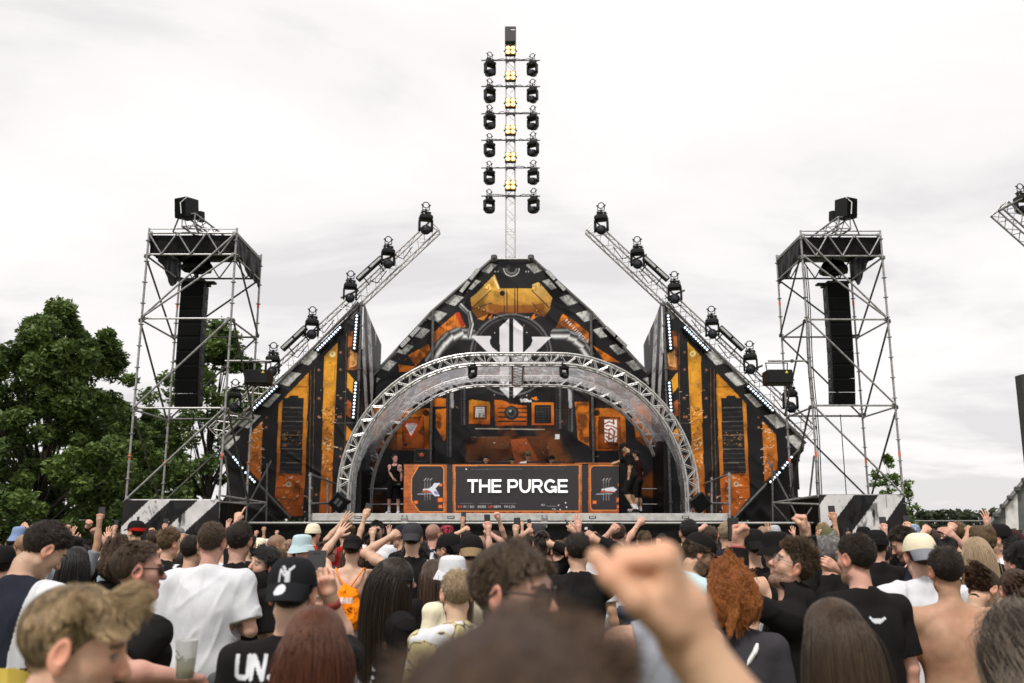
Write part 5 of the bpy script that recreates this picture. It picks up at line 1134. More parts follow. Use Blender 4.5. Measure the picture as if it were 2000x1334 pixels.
HAIRC = {'dark': ((.010, .007, .005), (.046, .029, .019)), 'black': ((.006, .005, .005), (.024, .019, .017)), 'brown': ((.022, .013, .008), (.13, .082, .048)), 'light': ((.075, .045, .022), (.19, .12, .06)), 'blond': ((.055, .03, .013), (.64, .46, .25)),
         'ash': ((.22, .15, .085), (.5, .38, .24)), 'ginger': ((.17, .048, .010), (.42, .15, .035)), 'red': ((.034, .009, .004), (.20, .062, .02)), 'grey': ((.12, .11, .105), (.36, .34, .32)), 'chest': ((.036, .02, .012), (.12, .068, .04)), 'ombre': ((.03, .022, .017), (.38, .3, .22)), 'maroon': ((.03, .004, .006), (.10, .016, .02))}
def hair_mats(c):
    n = 'hair_'+c
    if n in MATS: return MATS[n], MATS[n+'_scalp']
    a, b = HAIRC[c]; m = bpy.data.materials.new(n); m.use_nodes = True; N = m.node_tree.nodes; L = m.node_tree.links; p = N['Principled BSDF']; p.inputs['Roughness'].default_value = .42; p.inputs['Specular IOR Level'].default_value = .35
    ci = N.new('ShaderNodeHairInfo'); r = N.new('ShaderNodeValToRGB'); r.color_ramp.elements[0].color = (*a, 1); r.color_ramp.elements[1].color = (*b, 1); r.color_ramp.elements[0].position = .1
    if c == 'ombre':
        mm = N.new('ShaderNodeMath'); mm.operation = 'MULTIPLY_ADD'; L.new(ci.outputs['Intercept'], mm.inputs[0]); mm.inputs[1].default_value = .75; sb = N.new('ShaderNodeMath'); sb.operation = 'MULTIPLY_ADD'; sb.inputs[1].default_value = .7; sb.inputs[2].default_value = -.28; L.new(ci.outputs['Random'], sb.inputs[0]); L.new(sb.outputs[0], mm.inputs[2]); L.new(mm.outputs[0], r.inputs[0])
    else:
        mm = N.new('ShaderNodeMath'); mm.operation = 'MULTIPLY_ADD'; mm.inputs[1].default_value = .38; L.new(ci.outputs['Intercept'], mm.inputs[0]); s2 = N.new('ShaderNodeMath'); s2.operation = 'MULTIPLY'; s2.inputs[1].default_value = .72; ca = N.new('ShaderNodeAttribute'); ca.attribute_name = 'clump'; cm = N.new('ShaderNodeMix'); cm.inputs['Factor'].default_value = .35; L.new(ca.outputs['Fac'], cm.inputs['A']); L.new(ci.outputs['Random'], cm.inputs['B']); L.new(cm.outputs['Result'], s2.inputs[0]); L.new(s2.outputs[0], mm.inputs[2]); L.new(mm.outputs[0], r.inputs[0])
    L.new(r.outputs[0], p.inputs['Base Color']); MATS[n] = m
    q = mat(n+'_scalp', tuple(x*.8 for x in a), .6, 0, .3, 30, .6, 120, .25, (3, 3, .8), var2=tuple(.6*u+.4*v for u, v in zip(a, b))); return m, q
def strands(H, st, n, seed, rad, chest, hatz=None):
    """Grow n hairs from the scalp; st = dict(length, top, lift, comb, grav, curl, freq, steps)."""
    rg = np.random.default_rng(seed); d = rg.normal(size=(int(n*3.5), 3)); d /= np.linalg.norm(d, axis=1)[:, None]; r = np.array((.0765, .097, .085)); c = np.array((0, -.012, .035)); p = c+d*r*1.01
    ok = p[:, 2] > hairline(np.abs(p[:, 0])*0, p[:, 1])+rg.normal(0, .004, len(p))-st.get('low', 0)
    if hatz is not None: ok &= p[:, 2] < hatz
    p = p[ok][:n]; d = d[ok][:n]; n = len(p)
    if n < 5: return None
    nm = d/r; nm /= np.linalg.norm(nm, axis=1)[:, None]; tf = np.clip((p[:, 2]-.04)/.07, 0, 1)[:, None]
    L = (st['len']*(1-tf)+st.get('top', st['len'])*tf)[:, 0]*rg.uniform(.72, 1.1, n)*(np.clip((p[:, 2]+.075)/.09, .35, 1) if st['len'] < .1 else 1); S = st.get('steps', 7)
    cb = np.array(st.get('comb', (0, 0, 0))); rot = H[:3, :3]; W = ap(H, p); dirn = nm*st['lift']+cb[None]*tf*1+cb[None]*(1-tf)*st.get('sidecomb', .4)+rg.normal(0, st.get('mess', .15), (n, 3)); dirn = dirn @ rot.T; dirn /= np.linalg.norm(dirn, axis=1)[:, None]
    ph = rg.uniform(0, 6.28, n); out = [W]; cl = st.get('clump', 30.); inv = np.linalg.inv(H)
    for k in range(S):
        q = W*cl; g = np.stack([vnoise(q[:, 0], q[:, 1], q[:, 2]*.5, seed), vnoise(q[:, 0], q[:, 1], q[:, 2]*.5, seed+9), vnoise(q[:, 0], q[:, 1], q[:, 2]*.5, seed+17)], 1)-.5
        dirn = dirn+np.array((0, 0, -1.))*st['grav']+g*st.get('curl', .3)
        if st.get('wave'): a = ph*.3+k*st['freq']+W[:, 2]*0; dirn = dirn+np.stack([np.cos(a+ph*.7), np.sin(a+ph*.7)*.8, np.sin(a*1.3)*.3], 1)*st['wave']
        dirn /= np.linalg.norm(dirn, axis=1)[:, None]; W = W+dirn*(L/S)[:, None]
        h = ap(inv, W); e = np.linalg.norm((h-c)/(r*st.get('vol', 1.04)), axis=1); m = e < 1; h[m] = c+(h[m]-c)/e[m][:, None]; h2 = h; e2 = np.linalg.norm((h2-np.array((0, .01, -.05)))/np.array((.066, .075, .085)), axis=1); m2 = e2 < 1; h2[m2] = np.array((0, .01, -.05))+(h2[m2]-np.array((0, .01, -.05)))/e2[m2][:, None]; W = ap(H, h2)
        if st['len'] > .2:
            for cc, rr in chest: b = ap(np.linalg.inv(cc), W); e = np.linalg.norm(b/rr, axis=1); m = e < 1; b[m] /= e[m][:, None]; W = ap(cc, b)
        out.append(W)
    P = np.stack(out, 1); ng = max(4, n//st.get('lock', 22)); gi = rg.choice(n, ng, replace=False); D = ((P[:, None, 0]-P[None, gi, 0])**2).sum(2); g = gi[D.argmin(1)]; t = (np.linspace(0, 1, P.shape[1])**1.3*st.get('lockw', .72))[None, :, None]
    return P*(1-t)+t*(P[g]+(P[:, :1]-P[g][:, :1])*.25), (.65 if st['len'] < .3 else .3)*hsh(g*.37, g*1.7)+(.35 if st['len'] < .3 else .5)*vnoise(P[:, 0, 0]*24, P[:, 0, 1]*24, P[:, 0, 2]*24, seed)
def curves_obj(name, P, M, parent, rad, cl=None):
    n, k = P.shape[:2]; hc = bpy.data.hair_curves.new(name); hc.add_curves([k]*n); hc.position_data.foreach_set('vector', P.astype(np.float32).ravel())
    a = hc.attributes.get('radius') or hc.attributes.new('radius', 'FLOAT', 'POINT'); a.data.foreach_set('value', np.tile(np.linspace(1, .45, k)*rad, n).astype(np.float32)); hc.materials.append(M)
    b = hc.attributes.new('clump', 'FLOAT', 'CURVE'); b.data.foreach_set('value', (np.full(n, .5) if cl is None else np.asarray(cl)).astype(np.float32)); return place_local(name, hc, parent)
STY = {'crop': dict(len=.008, top=.021, lift=.55, comb=(0, .6, .05), grav=.05, curl=.15, steps=3, mess=.28, vol=1.0, th=.003, lockw=.3, lock=10),
       'short': dict(len=.013, top=.040, lift=.5, comb=(.12, .8, .05), grav=.12, curl=.3, steps=5, mess=.3, clump=30, vol=1.0, th=.0045, lockw=.5, lock=14),
       'quiff': dict(len=.011, top=.058, lift=.6, comb=(.1, .6, .35), grav=.15, curl=.25, steps=5, mess=.2, clump=30, vol=1.0, th=.005, low=-.004, lockw=.5, lock=14),
       'tousled': dict(len=.018, top=.065, lift=.42, comb=(.25, .85, .05), grav=.2, curl=.6, steps=7, mess=.2, clump=26, th=.009, vol=1.03, lockw=.6, lock=16),
       'surf': dict(len=.010, top=.115, lift=.10, comb=(.25, 1.1, -.05), grav=.17, curl=1.15, steps=12, mess=.14, clump=24, th=.006, vol=1.03, lockw=.5, wave=.24, freq=.75),
       'mop': dict(len=.04, top=.07, lift=.45, comb=(0, .3, .1), grav=.26, curl=1.2, steps=7, mess=.35, clump=26, th=.013, vol=1.06),
       'long': dict(len=.44, top=.52, lift=.12, comb=(0, -.75, .0), grav=.7, curl=.09, steps=14, mess=.07, clump=14, lockw=.08, lock=12, th=.010, long=.26, vol=1.16),
       'longer': dict(len=.55, top=.62, lift=.12, comb=(0, -.75, .0), grav=.7, curl=.09, steps=15, mess=.07, clump=14, lockw=.08, lock=12, th=.010, long=.34, vol=1.16),
       'wavy': dict(len=.40, top=.48, lift=.2, comb=(0, -.8, .0), grav=.42, curl=.6, steps=20, mess=.2, clump=16, wave=.5, freq=.9, th=.018, long=.24, vol=1.13),
       'curly': dict(len=.20, top=.22, lift=.45, comb=(0, -.4, .0), grav=.26, curl=.9, steps=20, mess=.25, clump=30, wave=1.0, freq=1.5, th=.030, long=.10, vol=1.24),
       'tied': dict(len=.06, top=.10, lift=.1, comb=(0, -1., -.1), grav=.05, curl=.1, steps=6, mess=.06, th=.008, sidecomb=1., vol=1.04),
       'fade': dict(len=.003, top=.03, lift=.4, comb=(.3, .7, .1), grav=.1, curl=.4, steps=4, mess=.2, th=.004, vol=1.01, low=-.035)}
FAB = {'black': lin(26, 24, 24), 'white': lin(203, 203, 207), 'grey': lin(120, 122, 128), 'char': lin(56, 54, 58), 'navy': lin(34, 36, 46), 'yellow': lin(204, 178, 84), 'cream': lin(226, 214, 186), 'orange': lin(236, 130, 20), 'denim': lin(70, 84, 108), 'red': lin(150, 34, 34), 'blue': lin(120, 140, 176), 'pale': lin(176, 196, 200), 'olive': lin(84, 86, 58), 'maroon': lin(46, 16, 18), 'pink': lin(206, 150, 156), 'lgrey': lin(168, 168, 172)}
M_SKIN = vcol_mat('skin', .5, .16, .32, 240., .06)
M_FABRIC = vcol_mat('woven_fabric', .9, .18, .12, 320.)
M_SHEER = vcol_mat('soft_fabric', .8, .1, .15, 200.)
M_GLOSSB = mat('glossy_black_plastic', (.008, .008, .009), .16, 0, .2, 20)
M_GLASS = bpy.data.materials.new('clear_spectacle_lens'); M_GLASS.use_nodes = True
def _gl():
    N = M_GLASS.node_tree.nodes; L = M_GLASS.node_tree.links; N.clear(); o = N.new('ShaderNodeOutputMaterial'); m = N.new('ShaderNodeMixShader'); m.inputs[0].default_value = .14; t = N.new('ShaderNodeBsdfTransparent'); t.inputs[0].default_value = (.85, .85, .87, 1); g = N.new('ShaderNodeBsdfGlossy'); g.inputs['Roughness'].default_value = .05; L.new(t.outputs[0], m.inputs[1]); L.new(g.outputs[0], m.inputs[2]); L.new(m.outputs[0], o.inputs[0])
_gl()
def ik(S, Tt, L1, L2, pole):
    d = Tt-S; D = np.linalg.norm(d); k = 1.
    if D > (L1+L2)*.995: k = min(1.12, D/((L1+L2)*.995)); L1 *= k; L2 *= k; D2 = min(D, (L1+L2)*.995); Tt = S+d/D*D2; D = D2
    d = Tt-S; d /= np.linalg.norm(d); a = (L1*L1-L2*L2+D*D)/(2*D); hh = math.sqrt(max(0, L1*L1-a*a)); p = pole-d*(pole @ d); p /= np.linalg.norm(p)+1e-9; return S+d*a+p*hh, Tt
ARMS = {'down': ((.16, -.04, -1), (.05, .22, -1), 'relax'), 'bent': ((.28, -.12, -1), (-.5, .85, .1), 'relax'), 'front': ((.2, .15, -1), (-.45, .8, .5), 'relax'), 'up': ((.55, .25, .75), (-.12, .12, 1), 'fist'), 'upo': ((.5, .3, .8), (-.05, .1, 1), 'open'), 'high': ((.22, .15, 1), (-.02, .05, 1), 'fist'), 'phone': ((.35, .75, -.35), (-.3, .3, .9), 'grip'), 'brow': ((.8, .45, .15), (-.85, -.1, .45), 'relax'), 'hips': ((.5, -.35, -1), (-.6, .5, -.3), 'relax')}
PN = [0]
def person(px, py, Y, label, yaw=0, head=(0, 0, 0), lean=0, side=0, female=False, w=1., skin='fair', hair=('crop', 'dark'), hat=None, top=('tee', 'black'), bottom='denim', L='down', R='down', glasses=None, beard=0, bcol='dark', q=1., paint=None, group='people in the crowd', floor=0., eyes=True, ns=None, loose=0., strap=None, shoes=False, smile=False, scale=None, xyz=None, hrad=None, step=None):
    PN[0] += 1; YK = min(1.26, 1.07+max(0, Y-4.6)*.05) if (xyz is None and floor == 0 and Y > 3) else 1.; Y = Y*YK; seed = PN[0]*13 % 997; rg = random.Random(seed); dist = Y; f = .9 if female else 1.; rad = math.radians
    if not female and not beard and hair and rg.random() < .5: beard = .12+.2*rg.random(); bcol = hair[1] if hair[1] in ('dark', 'brown', 'black') else 'brown'
    if paint is None and top and isinstance(top[1], str) and top[1] in ('black', 'char', 'navy') and dist < 12 and rg.random() < .5:
        zc_, hw_p = rg.uniform(1.2, 1.36), rg.uniform(.05, .12); sg = [[(-hw_p+2*hw_p*k/9, zc_+rg.uniform(-.02, .02)) for k in range(10)]]
        if rg.random() < .6: sg += [[(-hw_p, zc_-.05), (hw_p, zc_-.05)], [(-hw_p*.7, zc_-.075), (hw_p*.7, zc_-.075)]]
        paint = blit(sg, rg.uniform(.006, .011), FAB[rg.choice(['white', 'white', 'lgrey', 'orange', 'red'])])
    lean_, side_ = rad(lean), rad(side); C = T4(0, 0, 1.0) @ RX4(-lean_) @ RY4(side_) @ T4(0, 0, -1.0)
    hy, hp, hr = (rad(a) for a in head); H = C @ T4(0, -.002, 1.557) @ RX4(lean_*.6) @ RZ4(hy) @ RX4(hp) @ RY4(hr) @ T4(0, .014, .108)
    hth = (STY[hair[0]]['th']*(1.5 if hair[0] in ('tousled', 'mop', 'curly', 'quiff', 'short') else 1.2) if hair and hair[0] in STY and not hat else 0)+({'cap': .016, 'capb': .016, 'bucket': .026, 'beanie': .022}.get(hat[0], 0) if hat else 0)
    tl = ap(H, (0, -.012, .122+hth)); s = None
    tgt = np.array(at(px, py, Y)) if xyz is None else np.array(xyz, float)
    s = (tgt[2]-floor)/(tl[2]) if scale is None else scale
    Rb = RZ4(rad(yaw)); base = tgt-ap(Rb, tl)*s; base[2] = floor if scale is None else base[2]
    Wm = T4(*base) @ Rb @ np.diag((s, s, s, 1)); Wi = np.linalg.inv(Wm)
    # ---- torso, legs
    sw = .186*f*(1+.5*(w-1)); hw_ = .092
    torso = [ell((0, -.005, .95), (.158*w*(1.03 if female else 1), .11*w, .125), T4(0), .05), ell((0, .0, 1.10), (.138*w*(.92 if female else 1), .098*w, .17), C, .06), ell((0, 0, 1.29), (.168*f*w, .112*w, .19), C, .05), cap((-sw+.05, -.01, 1.415), (sw-.05, -.01, 1.415), .062*f, .062*f, C, .05)]
    torso += [cap((0, -.02, 1.482), (s_*(sw-.04), -.012, 1.432), .046*f, .048*f, C, .035) for s_ in (-1, 1)]
    if not female: torso += [ell((s_*.082, -.085, 1.33), (.058, .034, .085), C, .03, 1, RZ4(s_*.3)) for s_ in (-1, 1)]+[ell((s_*.085, .075, 1.335), (.075, .04, .055), C, .04) for s_ in (-1, 1)]
    else: torso += [ell((s_*.075, .085, 1.29), (.062, .055, .062), C, .03) for s_ in (-1, 1)]
    if not top: torso += [cap((0, -.135, 1.08), (0, -.14, 1.44), .014, .012, C, .035, -1)]
    neckp = [cap((0, -.018, 1.45), (0, .0, 1.575), .056*(.88 if female else 1.02), .05*(.9 if female else 1.05), C, .025)]
    legs = []; lg = []
    for s_ in (-1, 1):
        a = .035*s_; ky, kz, fy, fz = (step or {}).get(s_, (0, 0, 0, 0)); kn = np.array((s_*(hw_+.01)+a, .02+ky, .5+kz)); an = np.array((s_*hw_+a*1.4, -.02+fy, .09+fz))
        l_ = [cap((s_*hw_, 0, .92), kn, .088*w, .055, None, .05), cap(kn, an, .054, .036, None, .03), ell(kn*.68+an*.32+np.array((0, -.03, 0)), (.05, .05, .11), None, .03), cap(an+np.array((0, -.01, -.04)), an+np.array((s_*.03, .17, -.055)), .04, .03, None, .03)]
        legs += l_; lg.append(l_)
    glute = [ell((s_*.075, -.055, .93), (.085, .085, .09), None, .05) for s_ in (-1, 1)]
    # ---- arms
    arms = []; arm_geo = {}
    for s_, spec in ((-1, L), (1, R)):
        S = ap(C, (s_*sw, -.005, 1.425)); L1, L2 = .285*f, .25*f; roll = 0.
        if isinstance(spec, str): e, g, hp_ = ARMS[spec]; e = np.array(e, float)*(s_, 1, 1); g = np.array(g, float)*(s_, 1, 1); e /= np.linalg.norm(e); g /= np.linalg.norm(g); El = S+e*L1; Wr = El+g*L2
        else:
            tp, hp_ = spec['to'], spec.get('hand', 'fist'); t_ = ap(Wi, np.array(at(tp[0], tp[1], spec.get('Y', Y/YK)*YK))); pole = np.array(spec.get('pole', (s_*.7, -.3, -.6)), float); El, Wr = ik(S, t_, L1, L2, pole); roll = rad(spec.get('roll', 0))
        g = (Wr-El)/np.linalg.norm(Wr-El); ref = np.array((0, -1., .2)) if g[2] > .3 else (np.array((s_*1., 0, .3)) if abs(g[2]) > .6 else np.array((0, 0, 1.))); zz = ref-g*(ref @ g); zz /= np.linalg.norm(zz); xx = np.cross(g, zz); Hm = np.eye(4); Hm[:3, 0] = xx; Hm[:3, 1] = g; Hm[:3, 2] = zz; Hm[:3, 3] = Wr
        if roll: Hm = Hm @ RY4(roll)
        flex = rad(spec.get('flex', 0)) if not isinstance(spec, str) else 0
        if flex: Hm = Hm @ RX4(flex)
        Hs = Hm @ np.diag((f, f, f, 1)) if False else Hm
        ew = (El-S)/np.linalg.norm(El-S); arm = [ell(S, (.055*f,)*3, None, .035), cap(S, El, .047*f*w, .037*f, None, .03), ell(S+(El-S)*.55+np.array((0, -.0, 0)), (.047*f*w,)*3, None, .04), cap(El, El+(Wr-El)*.4, .038*f, .039*f*w, None, .02), cap(El+(Wr-El)*.4, Wr, .039*f*w, .0255*f, None, .02)]
        hp__ = hand_prims(Hs, s_, hp_); arm_geo[s_] = (S, El, Wr, Hm, arm, hp__)
        arms += arm
    hd = head_prims(H, female, detail=q > .35)
    if smile: hd = hd+[cap((-.024, .093, -.053), (0, .101, -.062), .0035, .0035, H, .004, -1), cap((.024, .093, -.053), (0, .101, -.062), .0035, .0035, H, .004, -1)]
    hands = arm_geo[-1][5]+arm_geo[1][5]
    base_b = torso+glute+neckp+legs+arms
    # resolution follows how large the figure stands in the picture
    hb = min(.022, max(.009, dist*.0021))/q**.5; hh = min(.0085, max(.0026, dist*.00085)); hn = min(.006, max(.0032, dist*.0008))
    Ps = []; Fs = []; off = 0
    def addm(P, Fc):
        nonlocal off
        Ps.append(P); Fs.append(Fc+off); off += len(P)
    hlo, hhi = bounds(hd, .012); allp = base_b+hd+hands
    cut_h = ap(H, (0, 0, -.122))
    def body_post(F, x, y, z):
        k = pd(dict(t='e', c=ap(H, (0, 0, .01)), r=np.array((.088, .112, .118)), A=H[:3, :3]), x, y, z); F = np.maximum(F, -(k+.004).astype(np.float32))
        for s_ in (-1, 1):
            Hm = arm_geo[s_][3]; d = -((x-Hm[0, 3])*Hm[0, 1]+(y-Hm[1, 3])*Hm[1, 1]+(z-Hm[2, 3])*Hm[2, 1]); r2 = np.sqrt((x-Hm[0, 3])**2+(y-Hm[1, 3])**2+(z-Hm[2, 3])**2)-.2; F = np.maximum(F, -np.maximum(d+.012, r2).astype(np.float32))
        return F
    P, Fc = surf(base_b+hd[:5], hb, body_post, pad=.02); addm(P, Fc)
    P, Fc = surf(hd+neckp, hh, None, hlo-np.array((0, 0, .03)), hhi); addm(P, Fc)
    for s_ in (-1, 1):
        S, El, Wr, Hm, arm, hp_ = arm_geo[s_]; lo, hi = bounds(hp_, .012); P, Fc = surf([arm[-1]]+hp_, hn, None, lo-.01, hi); addm(P, Fc)
    P = np.concatenate(Ps); Fq = np.concatenate(Fs)
    # ---- skin colours
    sk = np.array(SKIN[skin])*rg.uniform(.84, 1.1)*np.array((1, rg.uniform(.94, 1.03), rg.uniform(.92, 1.04))); C_ = np.tile(sk, (len(P), 1)); nz_ = fbm(P[:, 0]*26, P[:, 1]*26, P[:, 2]*26, seed, 3)[:, None]; C_ *= .80+.40*nz_; C_[:, 1:] *= (.84+.30*fbm(P[:, 0]*11, P[:, 1]*11, P[:, 2]*11, seed+4, 3))[:, None]
    h = ap(np.linalg.inv(H), P); inh = (np.abs(h[:, 0]) < .1) & (np.abs(h[:, 1]) < .125) & (h[:, 2] > -.125) & (h[:, 2] < .13)
    def blend(m, c, a): 
        a = np.asarray(a)[:, None] if np.ndim(a) else a
        if m.any(): C_[m] = C_[m]*(1-(a[m] if np.ndim(a) else a))+np.asarray(c)*(a[m] if np.ndim(a) else a)
    ear = inh & (np.abs(h[:, 0]) > .074) & (np.abs(h[:, 2]) < .05); blend(ear, sk*(1.15, .72, .68), .6)
    blend(inh & (h[:, 1] > .088) & (h[:, 2] > -.045) & (h[:, 2] < -.005), sk*(1.1, .72, .7), .35)
    for s_ in (-1, 1): blend(inh & ((h[:, 0]-s_*.045)**2+(h[:, 2]+.025)**2 < .02**2) & (h[:, 1] > .03), sk*(1.1, .75, .72), .25)
    for s_ in (-1, 1):
        hl = ap(np.linalg.inv(arm_geo[s_][3]), P); m = (np.abs(hl[:, 0]) < .06) & (hl[:, 1] > .0) & (hl[:, 1] < .2) & (np.abs(hl[:, 2]) < .09); kn_ = np.clip(1-np.abs(hl[:, 1]-.09)/.02, 0, 1)*.3+.12
        if m.any(): C_[m] = C_[m]*(1-kn_[m][:, None])+sk*np.array((1.1, .78, .74))*kn_[m][:, None]
    hcol = np.array(HAIRC[hair[1]][0] if hair else (.02, .015, .01))
    if eyes:
        for s_ in (-1, 1):
            dx, dz = h[:, 0]-s_*.031, h[:, 2]-.004; fr = inh & (h[:, 1] > .07)
            blend(fr & ((dx/.0145)**2+((dz-.001)/.0085)**2 < 1), (.05, .03, .022), .85); blend(fr & ((dx/.0112)**2+(dz/.0043)**2 < 1), (.40, .34, .31), 1.); blend(fr & (dx**2+dz**2 < .0052**2), (.03, .018, .012), 1.)
            blend(inh & (h[:, 1] > .05) & (np.abs(h[:, 0]-s_*.032) < .021) & (np.abs(h[:, 2]-.031+.25*np.abs(h[:, 0]-s_*.026)) < .0052), hcol*1.3, .85)
    blend(inh & (h[:, 1] > .082) & ((h[:, 0]/.024)**2+((h[:, 2]+.061)/.0125)**2 < 1), sk*(.9, .5, .5), .65)
    if smile: blend(inh & (h[:, 1] > .078) & ((h[:, 0]/.017)**2+((h[:, 2]+.0605)/.0042)**2 < 1), (.7, .66, .6), .9)
    if beard:
        bc = np.array(HAIRC[bcol][0]); line = -.028-.35*np.clip(h[:, 1]-.03, 0, .05)-.012*np.abs(h[:, 0])/.05; m = inh & (h[:, 1] > -.012) & (h[:, 2] < line) & (h[:, 2] > -.135); mus = inh & (h[:, 1] > .075) & (np.abs(h[:, 0]) < .03) & (h[:, 2] < -.036) & (h[:, 2] > -.05); lip = ((h[:, 0]/.02)**2+((h[:, 2]+.061)/.010)**2 < 1); a = beard*np.clip(.55+.9*(fbm(P[:, 0]*220, P[:, 1]*220, P[:, 2]*220, 3, 2)-.3), 0, 1); blend((m | mus) & ~lip, bc, a)
    if hair and hair[0] in ('buzz', 'fade', 'crop', 'quiff'):
        hz = hairline(0, h[:, 1]); d_ = np.clip((h[:, 2]-hz)/.03+.3, 0, 1); a = {'buzz': .5, 'fade': .75, 'crop': .8, 'quiff': .8}[hair[0]]*d_*(np.clip((h[:, 2]+.02)/.06, .25, 1) if hair[0] != 'buzz' else 1); blend(inh & (h[:, 2] > hz) & (np.abs(h[:, 0]) < .0765+.01), hcol*1.6, a)
    root = npmesh('person', P, Fq, M_SKIN, None, col=C_, place=place_local); root.matrix_world = Matrix.Translation(base) @ Matrix.Rotation(rad(yaw), 4, 'Z'); root.location = base; root.rotation_euler = (0, 0, rad(yaw)); root.scale = (s,)*3
    tag(root, label, 'person', group)
    # ---- clothes
    def cloth(nm, prims, colr, post, vox, amp, mt=M_FABRIC, parent=root, seedx=0, pnt=None):
        def pp(F, x, y, z): F = folds(F, x, y, z, amp, seed+seedx) if amp else F; return post(F, x, y, z).astype(np.float32)
        P, Fc = surf(prims, vox, pp, pad=.03)
        if len(P) == 0: return None
        c = np.tile(np.array(colr), (len(P), 1))*(.93+.14*fbm(P[:, 0]*40, P[:, 1]*40, P[:, 2]*40, seed, 2))[:, None]
        if pnt: pc = ap(np.linalg.inv(C), P); pnt(pc, c)
        return npmesh(nm, P, Fc, mt, parent, col=c, place=place_local)
    vt = min(.02, max(.0075, dist*.0019))/q**.5
    ci = np.linalg.inv(C)
    if top and top[0] != 'none':
        kind, cname = top[:2]; cc = np.array(FAB[cname]) if isinstance(cname, str) else np.array(cname); g = .011+loose
        tp = [infl(p, g+.004 if i < 2 else g) for i, p in enumerate(torso)]+[infl(p, g-.004) for p in glute]+[ell((0, -.005, 1.02), (.152*w+g, .108*w+g, .2), C, .06), ell((0, -.02, 1.2), (.152*f*w+g, .10*w+g, .2), C, .06)]
        if kind == 'tank': keep = 0
        elif kind == 'long' or kind == 'hood': keep = .97
        else: keep = .78
        sl = []
        if kind != 'tank':
            for s_ in (-1, 1):
                S, El, Wr, Hm, arm, _ = arm_geo[s_]; g2 = g+.006
                if keep < .9: e = S+(El-S)*(keep+.12); sl += [infl(arm[0], g2-.008, .03), cap(S, e, .044*f*w+g2, .046*f+g2+.006, None, .03)]
                else: sl += [infl(arm[0], g2, .05), infl(arm[1], g2, .05), infl(arm[3], g2), infl(arm[4], g2+.003)]
        if kind == 'hood': sl += [ell((0, -.085, 1.49), (.10, .05, .075), C, .04), cap((-.07, -.03, 1.53), (.07, -.03, 1.53), .045, .045, C, .04)]
        def post(F, x, y, z):
            X, Y_, Z = (ci[i, 0]*x+ci[i, 1]*y+ci[i, 2]*z+ci[i, 3] for i in range(3))
            F = np.maximum(F, (.86-loose*2+.01*np.sin(x*14))-z)
            nk = np.sqrt((X/.074)**2+((Y_-.03)/.078)**2+((Z-1.535)/.058)**2)-1 if kind != 'tank' else np.sqrt((X/.095)**2+((Y_-.03)/.1)**2+((Z-1.52)/.11)**2)-1
            F = np.maximum(F, -nk*.07)
            if kind == 'tank':
                for s_ in (-1, 1): F = np.maximum(F, -(np.sqrt(((X-s_*(sw+.02))/.085)**2+((Z-1.40)/.15)**2)-1)*.07)
                F = np.where((Z > 1.3), np.maximum(F, np.abs(X)-.13), F)
            else:
                for s_ in (-1, 1):
                    S, El, Wr, Hm, arm, _ = arm_geo[s_]
                    if keep < .9: u = (El-S)/np.linalg.norm(El-S); o = S+(El-S)*keep
                    else: u = (Wr-El)/np.linalg.norm(Wr-El); o = El+(Wr-El)*.93
                    d = (x-o[0])*u[0]+(y-o[1])*u[1]+(z-o[2])*u[2]; rr = np.sqrt((x-o[0])**2+(y-o[1])**2+(z-o[2])**2)-.12; F = np.maximum(F, np.minimum(d, -rr)) if keep < .9 else np.maximum(F, np.minimum(d, -rr))
            return F
        cloth({'tank': 'tank_top', 'hood': 'hooded_sweater', 'long': 'long_sleeved_top'}.get(kind, 'shirt'), tp+sl+([infl(p, g) for p in neckp] if kind == 'hood' else []), cc, post, vt, .009+loose*.3 if dist < 12 else .005, M_FABRIC, root, 1, paint)
    if bottom:
        bn = bottom if isinstance(bottom, str) else bottom[0]; short = not isinstance(bottom, str); cc = np.array(FAB[bn])
        bp = [infl(p, .012) for p in torso[:1]+glute]
        for l_ in lg: bp += [infl(l_[0], .02), infl(l_[1], .018), infl(l_[2], .012)]
        zc = .46 if short else .08
        cloth('shorts' if short else 'trousers', bp, cc, lambda F, x, y, z: np.maximum(np.maximum(F, zc-z+0*x), z-1.0+0*x), min(.024, max(.012, vt*1.5)), .006, M_FABRIC, root, 2)
    if shoes:
        for i, l_ in enumerate(lg):
            sp = [infl(l_[3], .014), cap(l_[3]['a'], l_[3]['a']+np.array((0, 0, .06)), .05, .045, None, .02)]
            def sc(pc, c): 
                c[P_[:, 2] < .028] = FAB['white']
                k = (np.abs((P_[:, 1]*30+P_[:, 2]*18) % 1-.5) < .2) & (P_[:, 1] > .0) & (P_[:, 1] < .11) & (P_[:, 2] > .035); c[k] = FAB['white']
            Pq, Fc = surf(sp, .008, lambda F, x, y, z: np.maximum(F, z-.1+0*x)); P_ = Pq; c = np.tile(np.array(FAB[shoes]), (len(Pq), 1)); sc(None, c); npmesh('shoe', Pq, Fc, M_FABRIC, root, col=c, place=place_local)
            Pq, Fc = surf([infl(l_[1], .006)], .008, lambda F, x, y, z: np.maximum(np.maximum(F, z-.22+0*x), .06-z+0*x)); npmesh('sock', Pq, Fc, M_FABRIC, root, col=np.tile(np.array(FAB['white']), (len(Pq), 1)), place=place_local)
    # ---- hair
    hm = None
